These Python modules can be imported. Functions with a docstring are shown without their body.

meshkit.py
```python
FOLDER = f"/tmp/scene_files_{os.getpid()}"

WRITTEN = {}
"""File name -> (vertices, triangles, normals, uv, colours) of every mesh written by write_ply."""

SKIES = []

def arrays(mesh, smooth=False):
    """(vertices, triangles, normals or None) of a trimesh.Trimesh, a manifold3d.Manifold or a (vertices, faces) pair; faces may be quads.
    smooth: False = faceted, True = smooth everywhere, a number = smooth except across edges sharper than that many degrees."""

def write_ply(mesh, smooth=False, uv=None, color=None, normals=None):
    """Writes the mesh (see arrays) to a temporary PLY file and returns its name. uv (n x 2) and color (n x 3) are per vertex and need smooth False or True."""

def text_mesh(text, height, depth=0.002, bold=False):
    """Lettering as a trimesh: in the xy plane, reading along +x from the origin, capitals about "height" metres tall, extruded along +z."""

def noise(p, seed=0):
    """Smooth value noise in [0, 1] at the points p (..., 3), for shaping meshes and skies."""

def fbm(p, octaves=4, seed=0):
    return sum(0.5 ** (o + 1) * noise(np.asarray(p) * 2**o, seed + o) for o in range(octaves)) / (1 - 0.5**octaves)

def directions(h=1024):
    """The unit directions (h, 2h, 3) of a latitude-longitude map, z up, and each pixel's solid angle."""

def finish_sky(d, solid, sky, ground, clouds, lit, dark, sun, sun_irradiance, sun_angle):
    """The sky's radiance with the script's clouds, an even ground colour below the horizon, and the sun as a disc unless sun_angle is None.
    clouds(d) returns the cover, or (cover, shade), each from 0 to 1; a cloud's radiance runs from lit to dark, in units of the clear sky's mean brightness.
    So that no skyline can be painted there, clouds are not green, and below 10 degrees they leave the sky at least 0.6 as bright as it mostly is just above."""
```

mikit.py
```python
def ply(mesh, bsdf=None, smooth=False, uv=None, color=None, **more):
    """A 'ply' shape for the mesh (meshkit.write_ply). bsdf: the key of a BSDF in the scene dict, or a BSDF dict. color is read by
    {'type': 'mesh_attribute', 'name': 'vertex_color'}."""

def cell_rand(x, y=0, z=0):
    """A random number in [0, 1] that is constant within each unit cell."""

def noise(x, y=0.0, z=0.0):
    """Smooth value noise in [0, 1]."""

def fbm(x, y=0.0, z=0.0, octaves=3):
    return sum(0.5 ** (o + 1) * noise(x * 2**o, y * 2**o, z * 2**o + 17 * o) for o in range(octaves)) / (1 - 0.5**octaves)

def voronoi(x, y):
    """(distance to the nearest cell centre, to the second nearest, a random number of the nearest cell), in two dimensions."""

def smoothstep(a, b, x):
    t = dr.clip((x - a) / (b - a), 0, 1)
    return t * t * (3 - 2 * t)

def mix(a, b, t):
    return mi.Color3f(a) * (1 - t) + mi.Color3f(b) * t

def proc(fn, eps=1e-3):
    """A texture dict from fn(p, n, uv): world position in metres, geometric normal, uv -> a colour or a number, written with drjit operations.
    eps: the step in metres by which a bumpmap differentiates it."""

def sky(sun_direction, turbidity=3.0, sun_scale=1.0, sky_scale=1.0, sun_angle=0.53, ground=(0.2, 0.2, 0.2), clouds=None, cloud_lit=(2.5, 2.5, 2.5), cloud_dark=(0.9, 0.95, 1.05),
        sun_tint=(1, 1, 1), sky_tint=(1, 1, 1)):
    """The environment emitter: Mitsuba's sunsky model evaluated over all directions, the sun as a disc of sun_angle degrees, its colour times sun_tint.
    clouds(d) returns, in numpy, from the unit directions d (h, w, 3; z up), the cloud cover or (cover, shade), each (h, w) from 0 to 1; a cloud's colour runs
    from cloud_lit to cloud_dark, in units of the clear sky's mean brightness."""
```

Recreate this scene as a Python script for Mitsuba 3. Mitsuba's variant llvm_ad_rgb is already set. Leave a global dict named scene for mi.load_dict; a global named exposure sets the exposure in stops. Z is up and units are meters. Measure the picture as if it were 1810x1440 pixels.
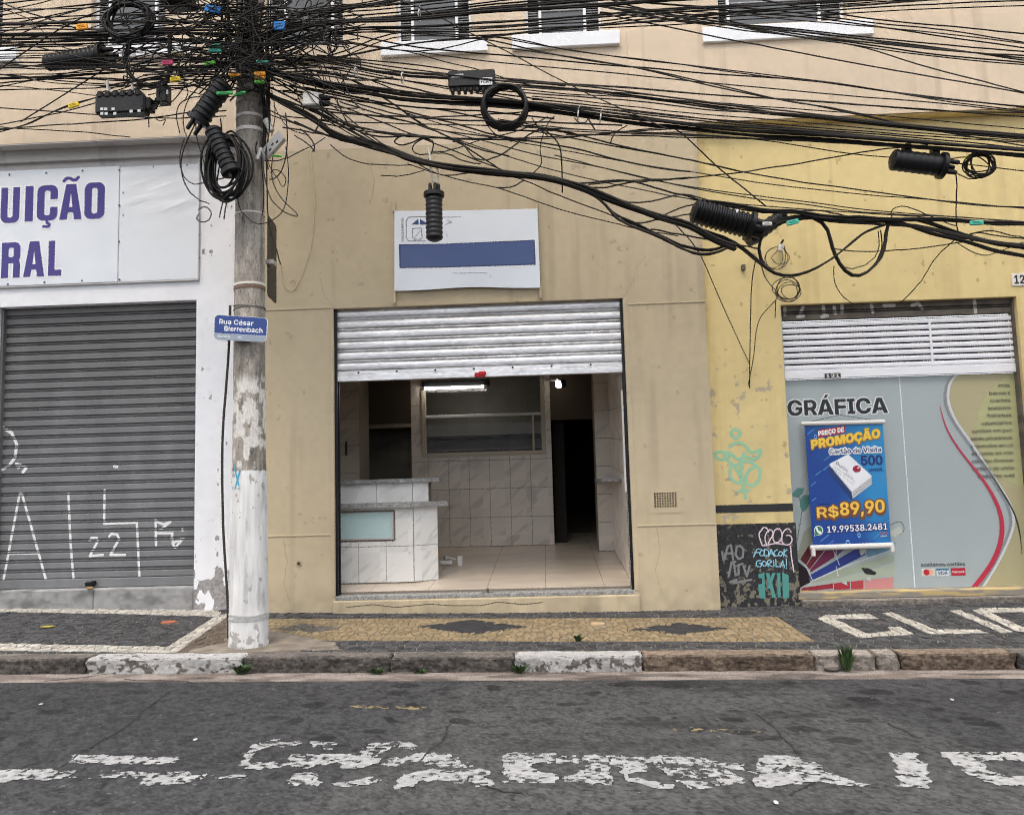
import math, random, glob
import numpy as np, trimesh, drjit as dr, mitsuba as mi, mikit, meshkit
from mikit import noise, fbm, voronoi, smoothstep, mix
from shapely.geometry import Polygon, LineString, MultiPolygon, Point, box as sbox
from shapely import affinity, union_all, contains_xy, box as vbox
from shapely.prepared import prep
from PIL import Image, ImageDraw, ImageFont

T = mi.ScalarTransform4f
scene, labels = {}, {}
# camera, sky, exposure -------------------------------------------------------------------------
scene['camera'] = {'type': 'perspective', 'fov': 64.504, 'fov_axis': 'x', 'near_clip': 0.05, 'far_clip': 500.0,
                   'to_world': T().look_at(origin=(0,-8.4,1.46), target=[-0.41871, 1.54521, 2.41785], up=[0.031808, -0.094494, 0.995017])}
def overcast(d):
    p = d * np.array([3.0, 3.0, 6.0])
    return np.ones(d.shape[:2]), np.clip(1.0 - d[..., 2], 0, 1) * 0.9 + 0.25 * (meshkit.fbm(p, 4, 3) - 0.5)   # an overcast sky, brightest overhead
scene['sky'] = mikit.sky((-0.15, -0.50, 0.85), turbidity=4, sun_scale=0.16, sun_angle=22, clouds=overcast, ground=(0.12, 0.12, 0.12),
                         cloud_lit=(2.9, 2.98, 3.14), cloud_dark=(1.12, 1.16, 1.25))
exposure = 3.06
rng = random.Random(11)

# helpers ------------------------------------------------------------------------------------------
def num(key):
    if key not in used:
        used.add(key); return key
    k = 1
    while f'{key}_{k:03d}' in used: k += 1
    used.add(f'{key}_{k:03d}'); return f'{key}_{k:03d}'
used = set()
_next = {}
def fastnum(key):
    if key not in used and key not in _next:
        used.add(key); _next[key] = 1; return key
    k = _next.get(key, 1)
    while f'{key}_{k:03d}' in used: k += 1
    _next[key] = k + 1; used.add(f'{key}_{k:03d}'); return f'{key}_{k:03d}'
def lab(key, label=None, cat=None, group=None, kind=None):
    labels[key] = {k: v for k, v in (('label', label), ('category', cat), ('group', group), ('kind', kind)) if v}
    return key
def thing(name, label, cat, group=None):
    return lab(fastnum(name), label, cat, group)
def put(name, mesh, mat, smooth=False, parent=None, label=None, color=None, kind=None):
    key = fastnum(parent + '__' + name if parent else name)
    scene[key] = mikit.ply(mesh, mat, smooth=smooth, color=color)
    if label or kind: lab(key, label, kind=kind)
    return key
cat_ = trimesh.util.concatenate
def bx(x0, x1, y0, y1, z0, z1):
    m = trimesh.creation.box((x1 - x0, y1 - y0, z1 - z0)); m.apply_translation(((x0 + x1) / 2, (y0 + y1) / 2, (z0 + z1) / 2)); return m
def cbx(x0, x1, y0, y1, z0, z1, c=0.004):
    pts = []
    for sx in (0, 1):
        for sy in (0, 1):
            for sz in (0, 1):
                p = np.array([(x0, x1)[sx], (y0, y1)[sy], (z0, z1)[sz]]); s = np.array([1 - 2 * sx, 1 - 2 * sy, 1 - 2 * sz]) * c
                for a in range(3):
                    q = p + s; q[a] = p[a]; pts.append(q)
    return trimesh.convex.convex_hull(np.array(pts))
def polys(g):
    return [p for p in getattr(g, 'geoms', [g]) if p.geom_type == 'Polygon' and p.area > 1e-8]
def slab(g, yf, yb):
    """polygon in (x, z) made solid between the depths yf (towards the street) and yb"""
    ms = []
    for p in polys(g):
        m = trimesh.creation.extrude_polygon(p, yb - yf, engine='earcut'); v = np.array(m.vertices)
        m = trimesh.Trimesh(np.c_[v[:, 0], yb - v[:, 2], v[:, 1]], m.faces, process=False); ms.append(m)
    return cat_(ms)
def sheet(g, y):                    # thin flat print, its face at depth y
    return slab(g, y, y + 0.0012)
def flat(g, z, t=0.003, slope=0.0): # polygon in (x, y) lying on the ground
    ms = []
    for p in polys(g):
        m = trimesh.creation.extrude_polygon(p, t, engine='earcut'); v = np.array(m.vertices); v[:, 2] += z + slope * v[:, 0]
        ms.append(trimesh.Trimesh(v, m.faces, process=False))
    return cat_(ms)
def prof(pts, x0, x1):              # profile in (y, z) drawn out along x
    m = trimesh.creation.extrude_polygon(Polygon(pts), x1 - x0, engine='earcut'); v = np.array(m.vertices)
    return trimesh.Trimesh(np.c_[v[:, 2] + x0, v[:, 0], v[:, 1]], m.faces, process=False)
def frame_of(d):
    d = np.asarray(d, float); d = d / np.linalg.norm(d); a = np.array([0, 0, 1.0]) if abs(d[2]) < 0.9 else np.array([1.0, 0, 0])
    u = np.cross(a, d); u /= np.linalg.norm(u); return d, u, np.cross(d, u)
def lathe(p0, p1, prf, seg=20, squash=1.0, rib=None):
    """solid of revolution about the line p0-p1; prf = [(t along, radius)]"""
    p0, p1 = np.array(p0, float), np.array(p1, float); d, u, w = frame_of(p1 - p0); L = np.linalg.norm(p1 - p0)
    a = np.arange(seg) / seg * 2 * np.pi; rings = []
    for t, r in prf:
        rr = r * (1 + (rib[1] * (np.cos(a * rib[0]) > 0) if rib else 0))
        rings.append(p0 + d * t * L + (rr * np.cos(a))[:, None] * u + (rr * np.sin(a) * squash)[:, None] * w)
    v = np.vstack(rings + [[p0 + d * prf[0][0] * L], [p0 + d * prf[-1][0] * L]]); n = len(prf); f = []
    for i in range(n - 1):
        for k in range(seg):
            a0, a1, b0, b1 = i * seg + k, i * seg + (k + 1) % seg, (i + 1) * seg + k, (i + 1) * seg + (k + 1) % seg
            f += [[a0, a1, b1], [a0, b1, b0]]
    for k in range(seg):
        f += [[n * seg, (k + 1) % seg, k], [n * seg + 1, (n - 1) * seg + k, (n - 1) * seg + (k + 1) % seg]]
    return trimesh.Trimesh(v, f, process=False)
def spline(pts, n):
    p = np.array(pts, float)
    if len(p) == 2: return p[0] + (p[1] - p[0]) * np.linspace(0, 1, n)[:, None]
    s = np.r_[0, np.cumsum(np.sqrt(np.linalg.norm(np.diff(p, axis=0), axis=1) + 1e-9))]
    from scipy.interpolate import PchipInterpolator, CubicSpline
    return CubicSpline(s, p, bc_type='natural')(np.linspace(0, s[-1], n))
def tube(pts, r, sides=5, n=None, raw=False):
    p = np.array(pts, float) if raw else spline(pts, n or max(8, min(40, 7 * len(pts))))
    t = np.gradient(p, axis=0); t /= np.linalg.norm(t, axis=1, keepdims=True) + 1e-12
    d, u, w = frame_of(t[0]); us = []
    for i in range(len(p)):
        u = u - t[i] * (u @ t[i]); u /= np.linalg.norm(u) + 1e-12; us.append(u)
    us = np.array(us); ws = np.cross(t, us); a = np.arange(sides) / sides * 2 * np.pi
    v = (p[:, None] + r * (np.cos(a)[None, :, None] * us[:, None] + np.sin(a)[None, :, None] * ws[:, None])).reshape(-1, 3); f = []
    i, k = np.meshgrid(np.arange(len(p) - 1), np.arange(sides), indexing='ij'); i, k = i.ravel(), k.ravel(); k1 = (k + 1) % sides
    f = np.vstack([np.c_[i * sides + k, i * sides + k1, (i + 1) * sides + k1], np.c_[i * sides + k, (i + 1) * sides + k1, (i + 1) * sides + k]])
    e = (len(p) - 1) * sides
    caps = [[0, j + 1, j] for j in range(1, sides - 1)] + [[e, e + j, e + j + 1] for j in range(1, sides - 1)]
    return trimesh.Trimesh(v, np.vstack([f, caps]), process=False)
FONT = glob.glob('/opt/blender-*/*/datafiles/fonts/Inter.woff2')[0]
_txt = {}
def text_shape(text, weight=700, px=120):
    """outlines of a line of text, capitals one unit high, starting at the origin"""
    if (text, weight) in _txt: return _txt[text, weight]
    f = ImageFont.truetype(FONT, px); f.set_variation_by_axes([32 if weight > 600 else 14, weight])
    x0, y0, x1, y1 = f.getbbox(text, anchor='ls')
    im = Image.new('L', (x1 - x0 + 8, y1 - y0 + 8)); ImageDraw.Draw(im).text((4 - x0, 4 - y0), text, 255, f, anchor='ls')
    on = np.pad(np.asarray(im) > 127, ((0, 0), (1, 1))).astype(np.int8)
    r, s = np.nonzero(np.diff(on, axis=1) == 1); e = np.nonzero(np.diff(on, axis=1) == -1)[1]
    g = union_all(vbox(s, -r - 1, e, -r)).buffer(0.7).buffer(-0.7).simplify(0.5)
    k = 1 / (0.727 * px)
    g = affinity.affine_transform(g, [k, 0, 0, k, (x0 - 4) * k * 0, (4 - y0) * k])
    b = g.bounds; g = affinity.translate(g, -b[0], 0)
    _txt[text, weight] = g; return g
def text_in(text, p0, p1, weight=700):
    """the text with the foot of its first letter at p0 and the cap height and right end of its last at p1"""
    g = text_shape(text, weight); w = g.bounds[2]
    return affinity.translate(affinity.scale(g, (p1[0] - p0[0]) / w, p1[1] - p0[1], origin=(0, 0)), p0[0], p0[1])
def stroke(pts, w): return LineString(pts).buffer(w / 2, quad_segs=3)
def mp(gs): return union_all([g for g in gs])

# materials -----------------------------------------------------------------------------------------
def rgb(r, g, b): return {'type': 'rgb', 'value': [r, g, b]}
def srgb(r, g, b):
    f = lambda v: ((v / 255 + 0.055) / 1.055) ** 2.4 if v > 10 else v / 255 / 12.92
    return [f(r), f(g), f(b)]
def mat(name, col, rough=0.8, metal=0.0, spec=0.4, bump=None, bscale=1.0, two=True, eps=3e-3, **k):
    b = {'type': 'principled', 'base_color': mikit.proc(col) if callable(col) else (col if isinstance(col, dict) else rgb(*col)), 'roughness': rough, 'metallic': metal, 'specular': spec, **k}
    if bump: b = {'type': 'bumpmap', 'arbitrary': mikit.proc(bump, eps), 'scale': bscale, 'bsdf': b}
    scene[name] = {'type': 'twosided', 'bsdf': b} if two else b
VC = {'type': 'mesh_attribute', 'name': 'vertex_color'}
def L(c, k): return [v * k for v in c]

def stucco(p, n, uv): return 0.005 * fbm(p.x * 9, p.z * 9, p.y * 9, 4)
def wall_fn(base, dirt=(0.25, 0.22, 0.18), streak=0.3, zfade=None, spot=0.0):
    b, d = mi.Color3f(base), mi.Color3f(dirt)
    def fn(p, n, uv):
        big = fbm(p.x * 1.1 + 3, p.z * 0.9, 1.0, 4)
        st = smoothstep(0.55, 0.85, fbm(p.x * 9.0, p.z * 0.55, 2.0, 3)) * streak
        fine = noise(p.x * 17, p.z * 17, p.y * 17)
        k = st + 0.10 * smoothstep(0.5, 0.8, big)
        if zfade is not None: k = k + 0.45 * smoothstep(0.45, 0.0, p.z - zfade) * smoothstep(0.25, 0.7, fbm(p.x * 5, p.z * 5, 0.5, 3))
        if spot: k = k + spot * smoothstep(0.78, 0.86, fbm(p.x * 11, p.z * 11, 4.0, 3))
        patch = 1 - 0.02 * smoothstep(0.50, 0.54, fbm(p.x * 0.8 + 7, p.z * 1.1, 6.0, 4)) - 0.03 * smoothstep(0.55, 0.7, fbm(p.x * 4 + 1, p.z * 3, 8.0, 4))
        return mix(b * patch * (0.98 + 0.06 * fine) * (0.93 + 0.16 * big), d, dr.clip(k, 0, 0.9))
    return fn
BEIGE = [0.460, 0.383, 0.258]; PEACH = [0.582, 0.475, 0.352]; YELLOW = [0.625, 0.50, 0.24]; WHITE = (0.74, 0.75, 0.78)
mat('beige_paint', wall_fn(BEIGE, L(BEIGE, 0.45), 0.22, 0.18, 0.35), 0.85, bump=stucco)
mat('peach_paint', wall_fn(PEACH, (0.34, 0.26, 0.19), 0.36), 0.85, bump=stucco)
def yellow_fn(p, n, uv):
    c = wall_fn(YELLOW, (0.34, 0.25, 0.11), 0.22, 0.9, 0.6)(p, n, uv)
    chip = smoothstep(0.66, 0.70, fbm(p.x * 15 + 9, p.z * 13, 3.0, 4) - 0.05 * smoothstep(1.2, 2.0, p.z)) * smoothstep(3.0, 2.4, p.z)
    return mix(c, mi.Color3f(0.36, 0.31, 0.24), 0.8 * chip)
mat('yellow_paint', yellow_fn, 0.8, bump=stucco)
def white_fn(p, n, uv):
    c = wall_fn(WHITE, (0.40, 0.39, 0.38), 0.05, None, 0.2)(p, n, uv)
    f = fbm(p.x * 11 + 1, p.z * 8, 3.0, 4)
    low = smoothstep(1.35, 0.35, p.z)
    chip = smoothstep(0.0, 0.03, f - (0.76 - 0.33 * low * low)) * smoothstep(-4.0, -3.9, p.x)
    return mix(c, mi.Color3f(0.27, 0.26, 0.26) * (0.7 + 0.6 * noise(p.x * 50, p.z * 50)), chip)
mat('white_paint', white_fn, 0.7, bump=stucco)
mat('grey_band', wall_fn((0.50, 0.48, 0.46), (0.25, 0.23, 0.22), 0.35), 0.85)
def stone_step(p, n, uv):
    f = fbm(p.x * 14, p.z * 14, p.y * 14, 4); k = smoothstep(0.5, 0.75, fbm(p.x * 4, p.z * 9, p.y * 4, 3))
    return mi.Color3f(0.25, 0.25, 0.25) * (0.5 + 1.0 * f) * (1 - 0.45 * k)
mat('dirty_sill', lambda p, n, uv: mix((0.40, 0.30, 0.14), (0.21, 0.19, 0.16), smoothstep(0.40, 0.62, fbm(p.x * 5, p.z * 30, p.y * 9, 4))), 0.85)
mat('grey_stone', stone_step, 0.9, bump=lambda p, n, uv: 0.01 * fbm(p.x * 30, p.z * 30, p.y * 30, 3))
def asphalt_fn(p, n, uv):
    x, y = p.x, p.y
    patch = smoothstep(-0.03, 0.03, x + 0.62 - 0.22 * (y + 2.2) + 0.10 * noise(y * 4, 3.0)) * smoothstep(-0.03, 0.03, 1.72 - 0.33 * (y + 2.2) - x + 0.05 * noise(y * 5, 1.0)) * smoothstep(-0.1, 0.1, y + 4.6)
    g1, g2, g3 = noise(x * 120, y * 110), noise(x * 62 + 5, y * 48), noise(x * 24, y * 17, 3.0)
    base = mix((0.0345, 0.0346, 0.0364), (0.0460, 0.0456, 0.0455), patch) * (0.02 + 0.62 * g1 + 0.86 * g2 + 0.50 * g3)
    big = fbm(x * 0.8, y * 2.2, 7.0, 4)
    base = base * (0.74 + 0.52 * big)
    d, _, r = voronoi(x * 4.0 + 0.5 * noise(x * 7, y * 7), y * 4.6)
    spots = smoothstep(0.03, -0.03, d - 0.40 * r * r + 0.05 * noise(x * 30, y * 30)) * smoothstep(-4.2, -3.4, y) * smoothstep(-0.3, 0.3, noise(x * 0.9, y * 1.1, 3.0) - 0.25)
    d2, _, r2 = voronoi(x * 7.5 + 0.6 * noise(x * 9, y * 9), y * 8.5 + 40)
    spots = dr.maximum(spots, 0.7 * smoothstep(0.04, -0.04, d2 - 0.33 * r2 * r2 + 0.06 * noise(x * 40, y * 40)) * smoothstep(-4.0, -3.2, y) * smoothstep(0.35, 0.6, noise(x * 0.7 + 3, y * 0.9, 8.0)))
    oil = smoothstep(0.56, 0.72, fbm(x * 0.75 + 2, y * 2.6, 2.0, 4)) * smoothstep(-4.0, -3.2, y)
    chip = smoothstep(0.90, 0.96, noise(x * 26, y * 40, 9.0)) * smoothstep(0.6, 0.8, noise(x * 90, y * 90, 4.0))
    c = base * (1 - 0.66 * dr.clip(spots * 0.9 + oil * 0.8, 0, 1))
    return mix(c, (0.20, 0.195, 0.185), 0.6 * chip)
mat('asphalt', asphalt_fn, 0.88, spec=0.3, bump=lambda p, n, uv: 0.006 * noise(p.x * 90, p.y * 90) + 0.004 * noise(p.x * 190, p.y * 190) + 0.01 * fbm(p.x * 6, p.y * 6, 0.0, 3))
def gutter_fn(p, n, uv):
    f, g = fbm(p.x * 5, p.y * 12, 1.0, 4), noise(p.x * 90, p.y * 90)
    c = mix((0.115, 0.093, 0.082), (0.20, 0.172, 0.155), smoothstep(0.35, 0.7, f)) * (0.75 + 0.5 * g)
    return c * (1 - 0.5 * smoothstep(0.55, 0.7, fbm(p.x * 2.2, p.y * 9, 5.0, 3)))
mat('gutter_concrete', gutter_fn, 0.9, bump=lambda p, n, uv: 0.01 * fbm(p.x * 25, p.y * 25, 0.0, 3))
def kerb_bump(p, n, uv): return 0.02 * fbm(p.x * 18, p.z * 22, p.y * 18, 4)
def kerb_fn(a, b):
    def fn(p, n, uv):
        f, g = fbm(p.x * 34, p.z * 44, p.y * 40, 4), noise(p.x * 110, p.z * 120, p.y * 110)
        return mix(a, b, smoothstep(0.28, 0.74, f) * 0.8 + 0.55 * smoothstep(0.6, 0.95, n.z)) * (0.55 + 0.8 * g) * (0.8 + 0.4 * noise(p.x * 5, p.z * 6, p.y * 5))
    return fn
mat('kerb_dark', kerb_fn((0.028, 0.025, 0.023), (0.105, 0.092, 0.083)), 0.95, bump=kerb_bump)
mat('kerb_brown', kerb_fn((0.042, 0.030, 0.022), (0.16, 0.122, 0.092)), 0.95, bump=kerb_bump)
mat('kerb_light', kerb_fn((0.10, 0.088, 0.077), (0.23, 0.205, 0.18)), 0.95, bump=kerb_bump)
def kerb_white_fn(p, n, uv):
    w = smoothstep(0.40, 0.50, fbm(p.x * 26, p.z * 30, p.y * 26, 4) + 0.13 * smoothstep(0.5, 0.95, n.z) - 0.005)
    return mix((0.085, 0.075, 0.067), (0.31, 0.305, 0.30), w) * (0.70 + 0.5 * noise(p.x * 60, p.z * 60, p.y * 60))
mat('kerb_white', kerb_white_fn, 0.9, bump=kerb_bump)
mat('kerb_cap', kerb_fn((0.13, 0.115, 0.10), (0.27, 0.245, 0.22)), 0.95, bump=kerb_bump)
mat('mortar', lambda p, n, uv: mi.Color3f(0.125, 0.113, 0.095) * (0.3 + 1.3 * fbm(p.x * 9, p.y * 12, 0.0, 4)), 0.95)
mat('cement_patch', lambda p, n, uv: mi.Color3f(0.15, 0.128, 0.105) * (0.45 + 1.1 * fbm(p.x * 9, p.y * 12, 2.0, 4)), 0.95, bump=lambda p, n, uv: 0.015 * fbm(p.x * 14, p.y * 14, 0.0, 3))
mat('mosaic_stone', VC, 0.75, bump=lambda p, n, uv: 0.004 * noise(p.x * 60, p.y * 60))
mat('plain', VC, 0.7)
mat('gloss', VC, 0.3)
def paint_white(p, n, uv): return mi.Color3f(0.30, 0.30, 0.305) * (0.50 + 0.75 * noise(p.x * 55, p.y * 70))
mat('road_yellow', (0.17, 0.135, 0.07), 0.85)
mat('crack_black', (0.02, 0.02, 0.02), 0.95)
def pole_fn(p, n, uv):
    a = dr.atan2(p.y + 1.37, p.x + 2.62)
    z = p.z
    conc = mi.Color3f(0.27, 0.245, 0.215) * (0.50 + 0.85 * fbm(a * 1.8, z * 9, 1.0, 5)) * (0.85 + 0.3 * noise(a * 14, z * 90))
    conc = conc * (1 - 0.28 * smoothstep(0.45, 0.75, fbm(a * 3, z * 1.6, 3.0, 4)))
    conc = conc * (1 - 0.5 * smoothstep(0.66, 0.74, fbm(a * 16, z * 26, 5.0, 3))) * (1 + 0.35 * smoothstep(0.62, 0.72, fbm(a * 11, z * 15, 2.0, 3)))
    edge = 0.06 * (fbm(a * 6, z * 1.5, 2.0, 3) - 0.5)
    torn = 0.85 * smoothstep(0.43, 0.55, fbm(a * 2.2, z * 10.0, 6.0, 5) + 0.10 * smoothstep(2.0, 2.3, z)) * smoothstep(1.66, 1.70, z) * smoothstep(2.50, 2.40, z + 2.6 * edge)
    white = smoothstep(1.66, 1.645, z + edge * 0.3)
    chips = smoothstep(0.70, 0.77, fbm(a * 3.5, z * 18, 8.0, 4) + 0.10 * smoothstep(1.1, 1.7, z) + 0.14 * smoothstep(0.55, 0.2, z))
    wc = mi.Color3f(0.58, 0.58, 0.575) * (0.72 + 0.5 * fbm(a * 4, z * 3, 4.0, 4)) * (1 - 0.3 * smoothstep(0.5, 0.75, fbm(a * 3, z * 3.5, 9.0, 4)))
    c = mix(conc, mi.Color3f(0.62, 0.60, 0.57) * (0.75 + 0.4 * noise(a * 30, z * 60)), torn)
    return mix(c, wc, white * (1 - 0.7 * chips))
mat('pole_concrete', pole_fn, 0.9, bump=lambda p, n, uv: 0.006 * fbm(p.x * 40, p.z * 30, p.y * 40, 3))
def galv(p, n, uv): return mi.Color3f(0.75, 0.75, 0.76) * (0.66 + 0.52 * fbm(p.x * 3, p.z * 40, 2.0, 4)) * (0.85 + 0.3 * noise(p.x * 28, p.z * 70))
mat('galvanised', galv, 0.42, metal=0.75, bump=lambda p, n, uv: 0.0012 * fbm(p.x * 14, p.z * 30, 1.0, 3))
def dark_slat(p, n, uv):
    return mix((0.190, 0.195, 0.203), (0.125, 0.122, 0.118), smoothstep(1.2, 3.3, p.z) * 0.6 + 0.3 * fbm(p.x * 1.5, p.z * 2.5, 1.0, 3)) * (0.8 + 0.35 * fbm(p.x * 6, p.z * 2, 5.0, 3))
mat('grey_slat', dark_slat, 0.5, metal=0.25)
mat('white_slat', lambda p, n, uv: mi.Color3f(0.70, 0.71, 0.74) * (0.88 + 0.2 * fbm(p.x * 3, p.z * 12, 2.0, 3)), 0.5)
mat('rusty_roll', lambda p, n, uv: mi.Color3f(0.10, 0.085, 0.07) * (0.4 + 1.2 * fbm(p.x * 8, p.z * 12, 2.0, 3)), 0.7)
mat('rubber', (0.005, 0.005, 0.0055), 0.5, spec=0.25)
mat('cable_black', (0.0060, 0.0055, 0.0054), 0.55, spec=0.28)
mat('cable_dusty', (0.020, 0.018, 0.016), 0.75, spec=0.2)
mat('cable_worn', (0.042, 0.038, 0.034), 0.8, spec=0.15)
mat('cable_grey', (0.02, 0.018, 0.015), 0.6)
mat('plastic_dark', (0.007, 0.0075, 0.0085), 0.42, spec=0.32)
mat('steel', (0.50, 0.49, 0.47), 0.5, metal=0.7)
mat('strap_white', (0.60, 0.58, 0.55), 0.6)
scene['window_glass'] = {'type': 'thindielectric', 'int_ior': 1.16}
scene['frosted_glass'] = {'type': 'twosided', 'bsdf': {'type': 'principled', 'base_color': rgb(0.42, 0.56, 0.56), 'roughness': 0.12, 'specular': 0.6}}
def marble(k):
    def fn(p, n, uv):
        cell = cell_r(p)
        u, w = (p.x + p.y) * 0.8 + p.z * 0.6, p.z * 0.8 - (p.x + p.y) * 0.6
        v = smoothstep(0.50, 0.78, fbm(u * 3.0 + 1.2 * fbm(u * 4, w * 4, cell * 9, 2), w * 15.0, cell * 30, 3))
        return mix(mi.Color3f(k) * (0.93 + 0.12 * cell), mi.Color3f(k) * 0.62, 0.62 * v)
    return fn
def cell_r(p): return mikit.cell_rand(p.x * 3.2, p.y * 3.2, p.z * 2.6)
mat('wall_tile', marble((0.58, 0.515, 0.445)), 0.25, spec=0.5)
mat('counter_tile', marble((0.66, 0.65, 0.625)), 0.2, spec=0.5)
mat('floor_tile', lambda p, n, uv: mi.Color3f(0.50, 0.425, 0.345) * (0.80 + 0.3 * fbm(p.x * 2.5, p.y * 6, 2.0, 4)), 0.3, spec=0.45)
mat('grout', (0.16, 0.135, 0.11), 0.9)
def granite(p, n, uv): return mi.Color3f(0.30, 0.30, 0.29) * (0.25 + 1.5 * noise(p.x * 160, p.z * 160, p.y * 160) * noise(p.x * 70, p.z * 70, p.y * 70) + 0.35 * noise(p.x * 40, p.z * 40, p.y * 40))
mat('granite', granite, 0.35, spec=0.5)
mat('inner_paint', wall_fn((0.20, 0.155, 0.105), (0.1, 0.08, 0.055), 0.2), 0.8)
mat('lintel_brown', (0.075, 0.055, 0.038), 0.85)
mat('kitchen_tile', lambda p, n, uv: mi.Color3f(0.17, 0.16, 0.135) * (0.85 + 0.3 * fbm(p.x * 5, p.z * 7, 1.0, 3)), 0.4)
mat('dark_room', (0.018, 0.015, 0.012), 0.9)
mat('window_dark', (0.085, 0.09, 0.095), 0.25, spec=0.5)
mat('louvre', lambda p, n, uv: mi.Color3f(0.30, 0.30, 0.30) * (0.7 + 0.5 * noise(p.x * 20, p.z * 90)), 0.4)
mat('black_dado', lambda p, n, uv: mix(mi.Color3f(0.018, 0.018, 0.02) * (0.5 + noise(p.x * 60, p.z * 60)), (0.15, 0.135, 0.10), smoothstep(0.56, 0.66, fbm(p.x * 30, p.z * 26, 3.0, 4) + 0.17 * smoothstep(0.70, 0.22, p.z) - 0.11)), 0.7)
mat('panel_grey', lambda p, n, uv: mi.Color3f(0.335, 0.38, 0.385) * (0.92 + 0.12 * fbm(p.x * 1.2, p.z * 0.8, 1.0, 3)), 0.28, spec=0.5)
mat('tarpaulin', lambda p, n, uv: mi.Color3f(0.66, 0.69, 0.73) * (0.95 + 0.08 * fbm(p.x * 2, p.z * 2, 1.0, 3)), 0.45, bump=lambda p, n, uv: 0.018 * fbm(p.x * 1.2 + 0.6 * p.z, p.z * 9 - p.x * 3, 1.0, 3) * smoothstep(4.1, 4.9, p.z) * smoothstep(-5.0, -4.6, p.x))
mat('sign_sheet', lambda p, n, uv: mi.Color3f(0.66, 0.70, 0.75) * (0.95 + 0.08 * fbm(p.x * 3, p.z * 3, 1.0, 3)), 0.4, bump=lambda p, n, uv: 0.03 * fbm(p.x * 2.0, p.z * 1.2, 1.0, 2))
mat('leaf', VC, 0.6)
scene['tube_light'] = {'type': 'twosided', 'bsdf': {'type': 'diffuse', 'reflectance': rgb(0.8, 0.8, 0.8)}}
def colored(mesh, c):
    return np.tile(np.array(c, float), (len(mesh.vertices), 1))
def cput(name, mesh, c, parent=None, label=None, matname='plain', smooth=False, kind=None):
    if smooth not in (False, True): smooth = True
    return put(name, mesh, matname, smooth, parent, label, colored(mesh, c), kind)
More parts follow.
